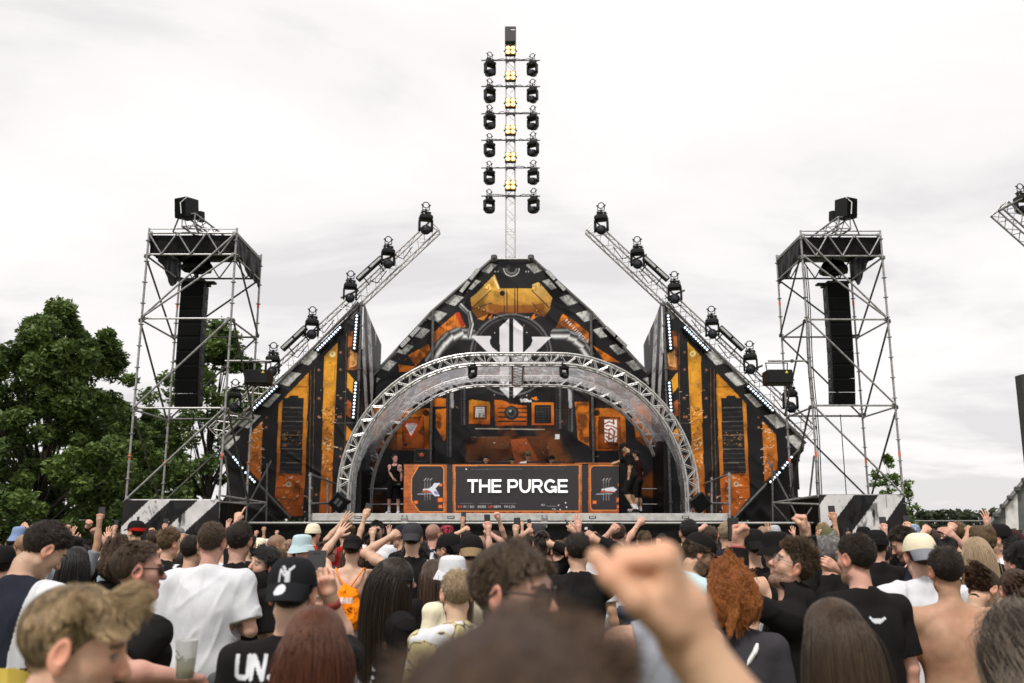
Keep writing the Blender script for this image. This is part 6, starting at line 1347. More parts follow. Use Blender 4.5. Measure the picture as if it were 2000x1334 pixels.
    if hair and hair[0] not in ('buzz', 'bald'):
        st = STY[hair[0]]; M1, M2 = hair_mats(hair[1]); th = st['th']; hatcut = {'cap': .05, 'capb': .05, 'bucket': .04, 'beanie': .03}.get(hat[0] if hat else None)
        hp_ = [ell((0, -.012, .035), (.0765+th, .097+th, .085+th*.9), H, .02)]
        if hair[0] in ('mop', 'curly'): hp_ += [ell((rg.uniform(-.06, .06), rg.uniform(-.09, .06), rg.uniform(.03, .1)), rg.uniform(.03, .045)*(1+th*8), H, .03) for _ in range(7)]
        if st.get('long'):
            ll = st['long']; zb = ap(H, (0, -.04, .0)); Hb = np.eye(4); Hb[:3, :3] = RZ4(math.atan2(-H[0, 1], H[1, 1]))[:3, :3]; Hb[:3, 3] = zb
            hp_ += [ell((0, -.045, -ll*.42), (.080+th, .055, ll*.72), Hb, .04), ell((0, -.062-math.sin(lean_)*.0, -ll*.9), (.070+th, .032, ll*.6), Hb, .05)]
        if hair[0] == 'tied' and len(hair) > 2:
            if hair[2] == 'bun': hp_ += [ell((0, -.11, .075), (.042, .04, .04), H, .012)]
            else: hp_ += [cap((0, -.105, .05), (0, -.15, .0), .026, .035, H, .02), cap((0, -.15, .0), (0, -.14, -.16), .035, .015, H, .02)]
        Hi = np.linalg.inv(H)
        def hpost(F, x, y, z):
            X, Y_, Z = (Hi[i, 0]*x+Hi[i, 1]*y+Hi[i, 2]*z+Hi[i, 3] for i in range(3)); k = np.abs(F) < .04
            if dist < 12 and th > .006:
                i = np.argwhere(k); a_, b_, c_ = x.ravel()[i[:, 0]], y.ravel()[i[:, 1]], z.ravel()[i[:, 2]]; F[k] += (-(th*(.15 if hair[0] in ('long', 'longer') else .75))*(fbm(a_*60, b_*60, c_*26, seed, 2)-.5)).astype(F.dtype)
            hz = hairline(0, Y_)-st.get('low', 0); cutf = np.where((Y_ > -.02) | (not st.get('long')), hz-Z, -1.)
            if st.get('long'): cutf = np.maximum(np.where(Z < .03, Y_-(-.022 if hair[0] != 'curly' else .02)-np.clip(-Z-.1, 0, 1)*.2, -1), cutf*(Z > -.02)-(Z <= -.02)*1.)
            F = np.maximum(F, cutf)
            if hatcut: F = np.maximum(F, Z-hatcut)
            return F
        Pq, Fc = surf(hp_, max(hh, .0035)*(1.4 if st.get('long') else 1.), lambda F, x, y, z: hpost(F, x, y, z).astype(np.float32), pad=.02)
        if len(Pq):
            hm = npmesh('hair', Pq, Fc, M2, root, place=place_local)
            nstr = ns if ns is not None else int(np.interp(dist, [1, 2.5, 5, 9, 14], [7000, 4500, 2400, 900, 350])*(1.9 if st.get('long') else 1))
            chest = [(C @ T4(0, 0, 1.29), np.array((.185*f*w, .128*w, .21))), (C @ T4(0, -.01, 1.415), np.array((.13, .085, .085))), (C @ T4(0, 0, 1.12), np.array((.16*w, .118*w, .2)))]
            S_ = strands(H, st, nstr, seed, 0, chest, hatcut-.01 if hatcut else None)
            if S_ is not None: curves_obj('strands', S_[0], M1, hm, hrad if hrad else max(.0006, dist*.00022)*(1.25 if st.get('long') else 1.), S_[1])
            if hair[0] == 'tied' and len(hair) > 2 and hair[2] == 'tail' and dist < 9:
                pp = np.stack([np.stack([rg2*(.03-.02*k_/8), -.11-.05*math.sin(k_/8*2)+0*rg2+.01*rg2b, .05-.24*(k_/8)+0*rg2], 1) for k_ in range(9) for rg2, rg2b in [(np.random.default_rng(seed).normal(0, 1, 300), np.random.default_rng(seed+1).normal(0, 1, 300))]], 1); curves_obj('strands', ap(H, pp.reshape(-1, 3)).reshape(pp.shape), M1, hm, max(.0008, dist*.0003))
    # ---- hats
    def loc(v): return ap(H, np.asarray(v))
    if hat:
        hk, hc_ = hat[:2]; hcv = np.array(FAB[hc_]) if isinstance(hc_, str) else np.array(hc_); nu = 40 if q < 2 else 96
        def shell(nm, prof_fn, nv, mt=M_FABRIC, par=root, colf=None):
            U, V = np.meshgrid(np.arange(nu)/nu*2*math.pi, np.linspace(0, 1, nv), indexing='ij'); Q = prof_fn(U.ravel(), V.ravel()); idx = np.arange(nu*nv).reshape(nu, nv); j = np.roll(idx, -1, 0); Fc = np.stack([idx[:, :-1], j[:, :-1], j[:, 1:], idx[:, 1:]], -1).reshape(-1, 4); n0 = len(Q); c = np.tile(hcv, (n0, 1))*(.9+.2*fbm(Q[:, 0]*60, Q[:, 1]*60, Q[:, 2]*60, seed, 2))[:, None]
            if colf: colf(U.ravel(), V.ravel(), c, Q)
            return npmesh(nm, loc(Q), Fc, mt, par, col=c, place=place_local)
        if hk in ('cap', 'capb'):
            d = 1 if hk == 'cap' else -1
            def crown(U, V):
                a = V*math.pi/2; r = np.cos(a)**.62; zt = np.sin(a); pan = 1+.012*np.abs(np.sin(3*U)); return np.stack([.0905*r*np.cos(U)*pan, -.012+.112*r*np.sin(U)*pan, .028+.012*d*np.sin(U)*(1-V)+.108*zt], 1)
            def ccol(U, V, c, Q):
                if len(hat) > 3 and callable(hat[3]): hat[3](Q, c)
            cr = shell('cap', crown, 14 if q < 2 else 56, colf=ccol); MB().lathe([(.008, 0), (.006, .006), (.001, .008)], Vector(loc((0, -.012, .135)))).build('button', M_FABRIC, cr) if False else None
            m_, n_ = (22, 10) if q < 2 else (56, 24); A, B = np.meshgrid(np.linspace(-1, 1, m_), np.linspace(0, 1, n_), indexing='ij'); A = A.ravel(); B = B.ravel(); bx_ = .079*np.sin(A*1.35)*(1-.10*B)/math.sin(1.35); e = .112*np.sqrt(np.clip(1-(bx_/.094)**2, 0, 1))+B*.068*np.sqrt(np.clip(1-(A*.93)**2, 0, 1)); drop = .058 if d < 0 else .014
            z_ = .034+.012*1-B*drop-.0-(bx_/.079)**2*.014; top_ = np.stack([bx_, -.012+d*e, z_+.004], 1); bot_ = top_-np.array((0, 0, .005)); idx = np.arange(m_*n_).reshape(m_, n_); f1 = np.stack([idx[:-1, :-1], idx[1:, :-1], idx[1:, 1:], idx[:-1, 1:]], -1).reshape(-1, 4); Q = np.concatenate([top_, bot_]); N2 = m_*n_; rim = np.stack([idx[:-1, -1], idx[1:, -1], idx[1:, -1]+N2, idx[:-1, -1]+N2], 1); Fc = np.concatenate([f1, f1[:, ::-1]+N2, rim]); bc = (np.array(FAB[hat[2]]) if isinstance(hat[2], str) else np.array(hat[2])) if len(hat) > 2 and hat[2] is not None else hcv
            c = np.tile(bc, (len(Q), 1)); 
            if len(hat) > 4 and callable(hat[4]): hat[4](Q, c)
            npmesh('visor', loc(Q), Fc, M_FABRIC, cr, col=c, place=place_local)
        elif hk == 'bucket':
            def bk(U, V):
                r = np.interp(V, [0, .3, .34, .55, .72, .84, .92, 1], [1.40, 1.07, 1.04, .99, .93, .80, .5, .0]); z = np.interp(V, [0, .3, .34, .55, .72, .84, .92, 1], [-.034, .030, .040, .080, .108, .126, .134, .137]); wv = 1+.03*np.sin(U*3+1)*(V < .3)+.015*np.sin(U*7)*(V < .3); return np.stack([.092*r*np.cos(U)*wv, -.012+.108*r*np.sin(U)*wv, z+.008*np.sin(U*2+2)*(V < .3)], 1)
            def bcol(U, V, c, Q):
                if len(hat) > 3 and callable(hat[3]): hat[3](Q, c)
            shell('bucket_hat', bk, 30, colf=bcol)
        elif hk == 'beanie':
            shell('beanie', lambda U, V: np.stack([(.092+.004*(V < .25))*np.cos(V*math.pi/2)**.55*np.cos(U), -.012+(.112+.004*(V < .25))*np.cos(V*math.pi/2)**.55*np.sin(U), .015+.128*np.sin(V*math.pi/2)], 1), 20)
    # ---- glasses
    if glasses:
        gt = root; mt = M_GLOSSB if glasses in ('sun', 'yellow') else M_STEELD; m = MB(); fr = MB()
        for s_ in (-1, 1):
            pts = []
            for k in range(14):
                a = 2*math.pi*k/14; rx, rz = (.028, .020) if glasses != 'round' else (.025, .024); x_ = s_*.034+rx*math.copysign(abs(math.cos(a))**.8, math.cos(a)); z_ = .004+rz*math.copysign(abs(math.sin(a))**.8, math.sin(a)); pts.append(Vector(loc((x_, .104-abs(x_)**2*5.5, z_))))
            m.add(pts, [tuple(range(14))] if s_ < 0 else [tuple(range(13, -1, -1))]); fr.path(pts, .0022 if glasses in ('sun', 'yellow') else .0012, 5, True)
            r_ = .0030 if glasses in ('sun', 'yellow') else .0013; fr.path([Vector(loc((s_*.062, .083, .010))), Vector(loc((s_*.079, .05, .013))), Vector(loc((s_*.084, -.005, .016))), Vector(loc((s_*.083, -.03, -.004)))], r_, 6)
        fr.tube(Vector(loc((-.009, .104, .008))), Vector(loc((.009, .104, .008))), .002, 6)
        g_ = fr.build('sunglasses' if glasses in ('sun', 'yellow') else 'spectacles', mat('yellow_plastic', (.7, .5, .05), .4) if glasses == 'yellow' else mt); g_.parent = root
        l_ = m.build('lenses', M_GLOSSB if glasses in ('sun', 'yellow') else M_GLASS); l_.parent = g_
    if strap:
        m = MB()
        for pts in strap[0]: m.path([Vector(ap(C, p)) for p in pts], strap[1], 6)
        o = m.build(strap[3] if len(strap) > 3 else 'strap', strap[2]); o.parent = root
    return dict(o=root, W=Wm, H=Wm @ H, C=Wm @ C, arm=arm_geo, s=s)
def wrist_band(p, side, col, f=.9, r=.031, w=.016, nm='wristband'):
    S, El, Wr, Hm, arm, _ = p['arm'][side]; c = El+(Wr-El)*f; g = (Wr-El)/np.linalg.norm(Wr-El); m = MB(); m.tube(Vector(c-g*w), Vector(c+g*w), r, 14, r*.97); o = m.build(nm, col or M_BLACK, None, True); o.parent = p['o']; return o
def at_hand(p, side, fwd=.07, up=0., back=0.):
    M = p['W'] @ p['arm'][side][3]; return Matrix([list(r) for r in M]) @ Matrix.Translation((up, fwd, back)) 
def phone(p, side, label, roll=0., fwd=.1, off=-.035):
    M = at_hand(p, side, fwd, 0, off); t = empty('phone', M.translation, label, 'phone', 'phones held up'); t.rotation_euler = (M.to_3x3().normalized() @ Matrix.Rotation(roll, 3, 'Y')).to_euler(); m = MB().box((0, 0, 0), (.074, .152, .009), None, .004).build('phone_body', M_GLOSSB); m.parent = t
    s = MB().box((0, 0, .0052), (.068, .142, .001)).build('phone_screen', emit('phone_screen', (.02, .019, .02), .3)); s.parent = t; c = MB().box((.018, .055, -.006), (.026, .03, .004), None, .001).build('camera_bump', M_STEELD); c.parent = t; return t
# ------------------------------------------------------------------ the crowd (x, y of each head top in the photo, distance in metres)
FIST = lambda x, y, Y, hand='fist', **k: dict(to=(x, y), Y=Y, hand=hand, **k)
def blit(segs, w, c):
    """Paint strokes on the back of a garment: segs are polylines in (x, z) metres of the standing figure."""
    def f(pc, col):
        b = pc[:, 1] < -.02
        for pts in segs:
            for (x0, z0), (x1, z1) in zip(pts[:-1], pts[1:]):
                dx, dz = x1-x0, z1-z0; l2 = dx*dx+dz*dz+1e-9; t = np.clip(((pc[:, 0]-x0)*dx+(pc[:, 2]-z0)*dz)/l2, 0, 1); m = b & (np.hypot(pc[:, 0]-x0-t*dx, pc[:, 2]-z0-t*dz) < w); col[m] = c
    return f
def word(s, x, z, h):
    G = {'U': [[(0, 1), (0, .1), (.15, 0), (.5, 0), (.62, .1), (.62, 1)]], 'N': [[(0, 0), (0, 1), (.62, 0), (.62, 1)]], 'D': [[(0, 0), (0, 1), (.45, 1), (.62, .8), (.62, .2), (.45, 0), (0, 0)]], 'E': [[(.6, 1), (0, 1), (0, 0), (.6, 0)], [(0, .5), (.5, .5)]], 'V': [[(0, 1), (.3, 0), (.6, 1)]], 'A': [[(0, 0), (.3, 1), (.6, 0)], [(.12, .4), (.48, .4)]], 'R': [[(0, 0), (0, 1), (.6, 1), (.6, .5), (0, .5)], [(.3, .5), (.6, 0)]], 'Y': [[(0, 1), (.3, .5), (.6, 1)], [(.3, .5), (.3, 0)]], 'T': [[(0, 1), (.6, 1)], [(.3, 1), (.3, 0)]], 'S': [[(.6, 1), (0, 1), (0, .5), (.6, .5), (.6, 0), (0, 0)]]}
    out = []
    for k, c in enumerate(s):
        for g in G[c]: out.append([(x+(k*.85+a)*h, z+b*h) for a, b in g])
    return out
# --- nearest row
def p_boy(): return person(172, 1138, 1.78, 'young person with wavy blond fringe and shaved sides, face turned right, nearest at left', yaw=-62, head=(-12, -12, 0), hair=('surf', 'blond'), top=('tee', 'lgrey'), q=3, skin='pink', L='down', R='down', ns=9000, group='people nearest the camera')
p_boy()
pc = person(268, 1056, 3.55, 'person with faded crew cut and dark glasses in a black tee holding a plastic cup', yaw=-38, head=(-22, 0, 0), hair=('fade', 'brown'), top=('tee', 'black'), skin='pink', glasses='sun', q=2, w=1.08, R=FIST(352, 1322, 3.3, 'grip', pole=(.8, -.2, -.5)), beard=.15, group='people nearest the camera')
def cup():
    M = at(363, 1290, 3.45); t = empty('plastic_cup', M, 'translucent plastic beer cup, nearly empty, held before the white T-shirt', 'cup')
    m = bpy.data.materials.new('frosted_plastic'); m.use_nodes = True; b = m.node_tree.nodes['Principled BSDF']; b.inputs['Base Color'].default_value = (.8, .8, .78, 1); b.inputs['Roughness'].default_value = .35; b.inputs['Transmission Weight'].default_value = .55; b.inputs['Alpha'].default_value = .75
    n = 28; V, F = [], []; pr = [(.030, -.06), (.033, -.02), (.041, .07), (.042, .073), (.040, .07), (.031, -.055)]
    MB().lathe(pr, M, None, n).build('cup_wall', m, t, True); MB().lathe([(.028, -.055), (.031, -.035)], M, None, n).build('beer', mat('beer', (.5, .32, .08), .2), t, True)
    l = MB()
    for k, z in enumerate((.03, .012)): l.path([Vector(M)+Vector((.044*math.sin(a)-.0, -.043*math.cos(a)+.004, z+.008*math.sin(a*7+k))) for a in [(-.75+.1*i) for i in range(6+3*k)]], .0016, 5)
    l.build('printed_mark', M_STEELD, t)
cup()
person(415, 1020, 5.25, 'broad person seen from behind in a plain white T-shirt and grey shorts', hair=('crop', 'brown'), top=('tee', 'white'), bottom=('grey',), L='bent', R='bent', w=1.24, q=2.2, loose=.006, skin='pink', group='people nearest the camera')
def vest(pc, c):
    m = (np.abs(pc[:, 0]) < .125) & (pc[:, 2] > 1.12); c[m] = FAB['navy']; m = (np.abs(pc[:, 0]) < .3) & (pc[:, 2] <= 1.14); c[m] = FAB['yellow']; m2 = m & (((pc[:, 2]+pc[:, 0]*.4)*5 % 1) < .35); c[m2] = FAB['black']
person(118, 1024, 4.1, 'person bowing the head, navy sleeveless vest over a white tee, at far left', yaw=-12, head=(-25, -30, 8), lean=10, hair=('short', 'dark'), top=('tee', 'white'), paint=vest, q=2, w=1.1, group='people nearest the camera')
def nyc(Q, c): 
    pts = [[(-.022, .054), (-.022, .094), (.012, .054), (.012, .094)], [(-.013, .104), (.003, .080), (.024, .104)], [(.003, .080), (.003, .046)]]
    for pl in pts:
        for (x0, z0), (x1, z1) in zip(pl[:-1], pl[1:]):
            dx, dz = x1-x0, z1-z0; t = np.clip(((Q[:, 0]-x0)*dx+(Q[:, 2]-z0)*dz)/(dx*dx+dz*dz+1e-9), 0, 1); m = (Q[:, 1] < -.05) & (np.hypot(Q[:, 0]-x0-t*dx, Q[:, 2]-z0-t*dz) < .0036); c[m] = FAB['white']
def untee(pc, c):
    blit(word('UN', -.165, 1.385, .07)+[[(-.04, 1.39), (.0, 1.393)]], .0085, FAB['white'])(pc, c); b = pc[:, 1] < -.02
    m = b & (np.abs(pc[:, 0]+.06) < .105) & (pc[:, 2] > 1.265) & (pc[:, 2] < 1.36); g = ((pc[:, 0]*9+pc[:, 2]*6) % 1); c[m & (g < .62)] = lin(176, 226, 130); c[m & (g > .4) & (g < .55)] = FAB['white']; blit(word('DYN', -.165, 1.17, .075), .009, FAB['white'])(pc, c)
pn = person(574, 1086, 3.05, 'person in a black backwards cap with white embroidered letters, filming on a phone', hair=('crop', 'dark'), hat=('capb', (.012, .012, .014), None, nyc, lambda Q, c: c.__setitem__(np.hypot(Q[:, 0]+.012, Q[:, 1]+.152) < .02, FAB['white'])), top=('tee', 'black'), paint=untee, q=2.6, w=1.05, R=FIST(646, 1168, 3.2, 'grip', pole=(.3, .1, -1)), group='people nearest the camera')
m_ = empty('phone', at(617, 1114, 3.5), 'dark phone held up beside the black backwards cap', 'phone', 'phones held up'); m_.rotation_euler = (-.15, 0, -.05)
for o_ in (MB().box((0, 0, 0), (.072, .010, .150), None, .004).build('phone_body', M_GLOSSB), MB().box((0, -.0056, 0), (.066, .001, .140)).build('phone_screen', emit('phone_screen', (.02, .019, .02), .3)), MB().box((0, -.006, .062), (.03, .0015, .006)).build('screen_notch', M_GLOSSB)): o_.parent = m_
wrist_band(pn, 1, mat('dark_red_band', (.3, .04, .03), .6))
person(622, 1182, 2.45, 'person with long smooth red-brown hair seen from behind, nearest in the middle left', female=True, hair=('long', 'red'), top=('tee', 'char'), q=2, head=(6, 0, 3), group='people nearest the camera')
person(997, 1052, 2.25, 'person with tousled brown hair and dark glasses behind the nearest blurred head', yaw=-72, head=(-42, -2, 0), hair=('tousled', 'brown'), glasses='sun', top=('tee', 'black'), skin='pink', q=2.4, ns=7000, group='people nearest the camera')
pf = person(1002, 1184, .645, 'nearest person, blurred dark brown tousled head with a raised fist', hair=('tousled', 'chest'), top=('tee', 'black'), skin='warm', q=3, head=(4, -6, 0), ns=9000, hrad=.0006, R=dict(to=(1346, 1256), Y=.86, hand='thumb', pole=(.75, .2, -.75), roll=68, flex=20), group='people nearest the camera')
person(1426, 1090, 3.75, 'person with bushy ginger curls and a thin white strap over a charcoal tee', yaw=-14, female=True, hair=('curly', 'ginger'), top=('tee', 'char'), q=2, w=1.12, strap=([[(-.19, -.085, 1.02), (-.05, -.142, 1.22), (.09, -.115, 1.42), (.125, -.02, 1.492)]], .011, M_WHITE, 'shoulder_strap'), group='people nearest the camera')
person(1625, 1167, 2.75, 'person with long straight brown hair seen from behind, nearest at right', yaw=10, female=True, hair=('longer', 'brown'), top=('tee', 'black'), q=2, group='people nearest the camera')
def tagp(pc, c): blit([[(-.035, 1.395), (-.02, 1.382), (0, 1.388), (.02, 1.38), (.04, 1.392)], [(-.03, 1.386), (.03, 1.384)], [(-.02, 1.378), (.01, 1.376)]], .0065, FAB['white'])(pc, c)
person(1672, 1042, 4.25, 'tall person with dark crew cut in a black tee with a small white neck print', yaw=12, head=(14, 0, 0), hair=('crop', 'dark'), top=('tee', 'black'), paint=tagp, q=2.2, w=1.02, skin='pink', L='bent', R='down', group='people nearest the camera')
person(1845, 1068, 4.3, 'shirtless person with short dark hair seen from behind, beside the white T-shirt at right', yaw=-6, hair=('short', 'dark'), top=None, skin='tan', L='front', R='front', q=2.2, w=1.14, group='people nearest the camera')
person(1793, 1040, 4.9, 'person in a white tee and backwards cream cap with grey brim', yaw=-4, hair=('crop', 'brown'), hat=('capb', 'cream', 'grey'), top=('tee', 'white'), loose=.014, q=2, w=1.08, L='front', group='people nearest the camera')
person(1986, 1163, 2.6, 'person with long wavy grey-blond hair cut by the right edge', yaw=12, female=True, hair=('wavy', 'ombre'), top=('tee', 'white'), q=2, group='people nearest the camera')
def colprint(pc, c):
    rg = random.Random(3)
    for _ in range(46):
        x, z = rg.uniform(-.13, .13), rg.uniform(1.05, 1.36); m = (pc[:, 1] > 0) & (np.hypot((pc[:, 0]-x)*rg.uniform(.7, 1.5), pc[:, 2]-z) < rg.uniform(.006, .02)); c[m] = rg.choice([lin(190, 40, 70), lin(220, 220, 220), lin(220, 140, 40), lin(90, 110, 160), lin(30, 30, 30)])
pg = person(1572, 1063, 4.2, 'bearded person in round clear glasses with head thrown back and one fist raised', yaw=72, head=(8, 24, 0), hair=('quiff', 'brown'), glasses='round', beard=.8, bcol='brown', top=('hood', 'black'), paint=colprint, q=2.6, skin='fair', R=FIST(1573, 1040, 4.5), L=FIST(1441, 1064, 4.05, roll=150, pole=(-.4, .6, -.8)), strap=([[(-.05, .09, 1.49), (-.055, .14, 1.38), (-.06, .15, 1.22)], [(.05, .09, 1.49), (.06, .14, 1.36), (.05, .15, 1.2)]], .006, M_WHITE, 'hood_cord'), group='people nearest the camera')
for k_, (f_, c_) in enumerate(((.90, mat('red_band', (.35, .02, .03), .7)), (.82, mat('striped_band', (.3, .32, .4), .7)), (.75, mat('orange_band', (.5, .16, .03), .7)))): wrist_band(pg, -1, c_, f_, .0315)
person(1290, 1072, 3.4, 'person in a light grey tank top half hidden behind the nearest fist', hair=('crop', 'dark'), top=('tank', (.25, .26, .29)), skin='pink', R='bent', L='bent', q=1.5)
# --- second row
person(770, 1088, 4.5, 'person with very long dark brown hair and dark glasses looking right, black top', yaw=-62, head=(-12, 0, 0), female=True, hair=('longer', 'dark'), glasses='sun', top=('long', 'black'), q=2.2, group='people nearest the camera')
def floral(pc, c):
    n = vnoise(pc[:, 0]*22, pc[:, 1]*22, pc[:, 2]*22, 4); c[n > .62] = FAB['white']; c[(n > .5) & (n < .56)] = lin(60, 62, 70)
person(893, 1112, 4.1, 'person with pale blond cropped hair in a yellow floral shirt', hair=('short', 'ash'), top=('tee', (.55, .47, .24)), paint=floral, q=1.6, yaw=14)
pb = person(690, 1045, 7.0, 'shirtless person in a black backwards cap carrying an orange drawstring bag', hair=('crop', 'brown'), hat=('capb', 'black'), top=None, skin='fair', q=2.2, bottom=('lgrey',), head=(0, -10, 0), L=FIST(659, 1046, 7.2, 'open', pole=(-.6, -.2, -.5)), R='down', w=1.05)
def bag():
    Cm = pb['C']; t = empty('drawstring_bag', ap(Cm, (0, -.16, 1.1)), 'bright orange drawstring bag on the bare back', 'bag'); pr = [ell((0, -.175, 1.13), (.15, .075, .17), None, .05), ell((0, -.15, 1.28), (.08, .045, .08), None, .08), ell((0, -.18, 1.02), (.14, .07, .09), None, .05)]
    P, F = surf(pr, .012, lambda F, x, y, z: folds(F, x, y, z, .026, 5, (9, 9, 7)).astype(np.float32)); col = np.tile(np.array(lin(240, 132, 14)), (len(P), 1)); n = fbm(P[:, 0]*20, P[:, 1]*20, P[:, 2]*20, 1, 2); col *= (.85+.3*n)[:, None]
    m = (P[:, 1] < -.18) & (np.abs(P[:, 0]) < .06) & (P[:, 2] > 1.2) & (P[:, 2] < 1.25) & (((P[:, 0]*60) % 1) < .7); col[m] = FAB['white']
    m = (P[:, 1] < -.2) & (np.abs(P[:, 0]-.02) < .08) & (P[:, 2] > 1.1) & (P[:, 2] < 1.16) & (vnoise(P[:, 0]*70, P[:, 2]*90, 0, 3) > .55); col[m] = lin(120, 50, 10)
    W_ = ap(Cm, P)-np.array(t.location); o = npmesh('sack', W_, F, M_SHEER, t, col=col, place=place_local)
    m = MB()
    for s_ in (-1, 1): m.path([Vector(ap(Cm, p))-t.location for p in ((s_*.02, -.16, 1.33), (s_*.09, -.15, 1.43), (s_*.13, -.075, 1.50), (s_*.135, .0, 1.492))], .008, 6)
    o = m.build('drawcord', mat('orange_cord', (.8, .22, .01), .6)); o.parent = t
bag()
person(806, 1020, 6.8, 'person in a charcoal backwards cap and black tank top punching the left fist up', hair=('crop', 'dark'), hat=('capb', 'char'), top=('tank', 'black'), skin='fair', q=2, L=FIST(761, 1050, 6.9, pole=(-.8, 0, -.4)))
person(527, 1066, 5.6, 'laughing person with tousled black hair and stubble turned towards the camera', yaw=128, head=(14, 6, -14), hair=('mop', 'black'), beard=.4, bcol='black', smile=True, top=('tee', 'black'), q=2.4, skin='fair')
person(468, 1019, 5.6, 'person with neat dark brown hair in a black tee, right of the white T-shirt', hair=('short', 'dark'), top=('tee', 'black'), q=2, skin='fair')
person(375, 1046, 6.3, 'person with greying dark crop just left behind the white T-shirt', hair=('crop', 'dark'), top=('tee', 'char'), yaw=-15)
def jersey(pc, c):
    m = (np.abs((pc[:, 0]+pc[:, 2]*.6)*9 % 1-.5) < .16) & (np.abs(pc[:, 0]) > .09); c[m] = FAB['white']
person(330, 1034, 6.8, 'person shading the eyes with one hand, black jersey with white stripes', yaw=-28, hair=('quiff', 'light'), top=('tee', 'black'), paint=jersey, L='brow', R='down')
person(232, 1047, 5.8, 'person with big curly light brown hair under the striped tower foot', female=True, hair=('curly', 'chest'), top=('tank', 'black'), yaw=10, q=1.4)
person(150, 1067, 5.6, 'person with long straight dark hair at left, beside the bowed head', female=True, hair=('long', 'black'), top=('tee', 'black'), yaw=10)
pw = person(166, 1052, 8.4, 'person facing the camera with both fists raised at left', yaw=168, hair=('crop', 'dark'), smile=True, top=('tank', 'black'), R=FIST(173, 1024, 8.3), L=FIST(193, 1043, 8.4), q=1.6)
wrist_band(pw, 1, M_BLACK)
person(48, 1043, 7.6, 'person with sandy buzz cut and dark glasses at the far left', yaw=50, hair=('buzz', 'light'), glasses='sun', top=('tee', 'white'), skin='tan')
person(41, 1026, 9.2, 'person in a light blue bucket hat with a raised fist, far left', hair=('crop', 'brown'), hat=('bucket', 'blue'), top=('tee', 'black'), R=FIST(52, 1030, 9.2))
person(6, 1064, 5.4, 'person in a black cap cut by the left edge', hair=('crop', 'dark'), hat=('cap', 'black'), top=('tee', 'black'), yaw=20)
def redtrim(Q, c): c[(Q[:, 2] < .05) & (Q[:, 1] < .0)] = lin(170, 30, 26)
person(268, 1016, 8.6, 'person in a black cap with red trim looking left before the striped skirt', yaw=60, hair=('crop', 'dark'), hat=('cap', 'black', None, redtrim), top=('tee', 'black'), skin='fair')
person(303, 1034, 9.6, 'person with messy brown hair right of the red trimmed cap', hair=('mop', 'brown'), top=('tee', 'black'))
person(346, 1029, 9.9, 'person in a grey cap before the striped tower foot', hair=('crop', 'dark'), hat=('cap', 'grey'), top=('tee', 'black'), yaw=-40)
person(484, 1040, 7.4, 'person raising one pointing arm against the scaffold bracing', hair=('short', 'dark'), top=('tee', 'black'), L=FIST(464, 1006, 7.6, 'point'), female=True)
person(591, 1041, 7.2, 'person in a pale washed denim bucket hat', hair=('short', 'black'), hat=('bucket', 'pale'), top=('tee', 'white'), yaw=-20)
person(541, 1044, 7.6, 'person with shaved bald head facing right', yaw=-66, hair=('buzz', 'dark'), top=('tee', 'black'), skin='tan', beard=.4)
person(508, 1050, 8.6, 'person in a beige cap beside the bald head', hair=('crop', 'brown'), hat=('capb', 'cream'), top=('tee', 'black'))
person(521, 1052, 10.2, 'person in a white cap left of the bald head', hair=('crop', 'brown'), hat=('capb', 'white'), top=('tee', 'grey'))
def camo(Q, c): n = vnoise(Q[:, 0]*40, Q[:, 1]*40, Q[:, 2]*40, 5); c[n > .55] = lin(40, 40, 42)
person(612, 1022, 9.8, 'person in a dark patterned cream beanie and red scarf', hair=('crop', 'dark'), hat=('beanie', 'cream', None, camo), top=('tee', 'red'), yaw=-30)
person(676, 1018, 8.8, 'person with curly light brown hair reaching out an open hand', hair=('mop', 'light'), top=('tee', 'red'), yaw=20, L=FIST(667, 1022, 8.6, 'open', pole=(-.7, -.2, -.6)))
pp_ = person(727, 1036, 8.2, 'person in white stretching one bare arm up with a phone', female=True, hair=('tied', 'dark', 'tail'), top=('tank', 'white'), skin='fair', L=FIST(713, 1006, 8.3, 'grip', pole=(-.5, -.2, -.6)))
phone(pp_, -1, 'black phone held high before the left arch foot', .3)
person(738, 1016, 9.4, 'person with dark glasses and trimmed beard in a white tee, facing the camera', yaw=168, hair=('short', 'black'), glasses='sun', beard=.7, bcol='black', top=('tee', 'white'), q=1.8, R='front')
person(786, 1024, 8.4, 'person with dark glasses beside the charcoal backwards cap', yaw=70, hair=('crop', 'dark'), glasses='sun', hat=('capb', 'navy'), top=('tee', 'black'), q=1.5)
person(846, 1023, 8.2, 'person with brown buzz cut and yellow glasses', yaw=-28, hair=('buzz', 'brown'), glasses='yellow', top=('tee', 'black'), paint=floral, skin='pink')
def redpat(Q, c): n = vnoise(Q[:, 0]*60, Q[:, 1]*60, Q[:, 2]*60, 5); c[n > .52] = lin(30, 22, 24)
person(873, 1024, 9.6, 'person in a red and black patterned bucket hat', hair=('crop', 'dark'), hat=('bucket', (.32, .04, .06), None, redpat), top=('tee', 'black'))
person(877, 1041, 6.4, 'bearded person in a black backwards cap and dark glasses looking left', yaw=62, hair=('crop', 'black'), hat=('capb', 'black'), glasses='sun', beard=.85, bcol='black', top=('tee', 'black'), q=2, skin='fair')
person(884, 1081, 5.3, 'person in a clean white bucket hat', female=True, hair=('long', 'brown'), hat=('bucket', 'white'), top=('tee', 'cream'), yaw=35, q=1.6)
person(846, 1092, 5.9, 'person with shiny brown hair left of the white bucket hat', female=True, hair=('long', 'chest'), top=('tee', 'black'), yaw=30)
person(921, 1044, 5.8, 'person in a black backwards cap with a tan brim', hair=('short', 'dark'), hat=('capb', 'black', (.22, .15, .08)), top=('tee', 'black'))
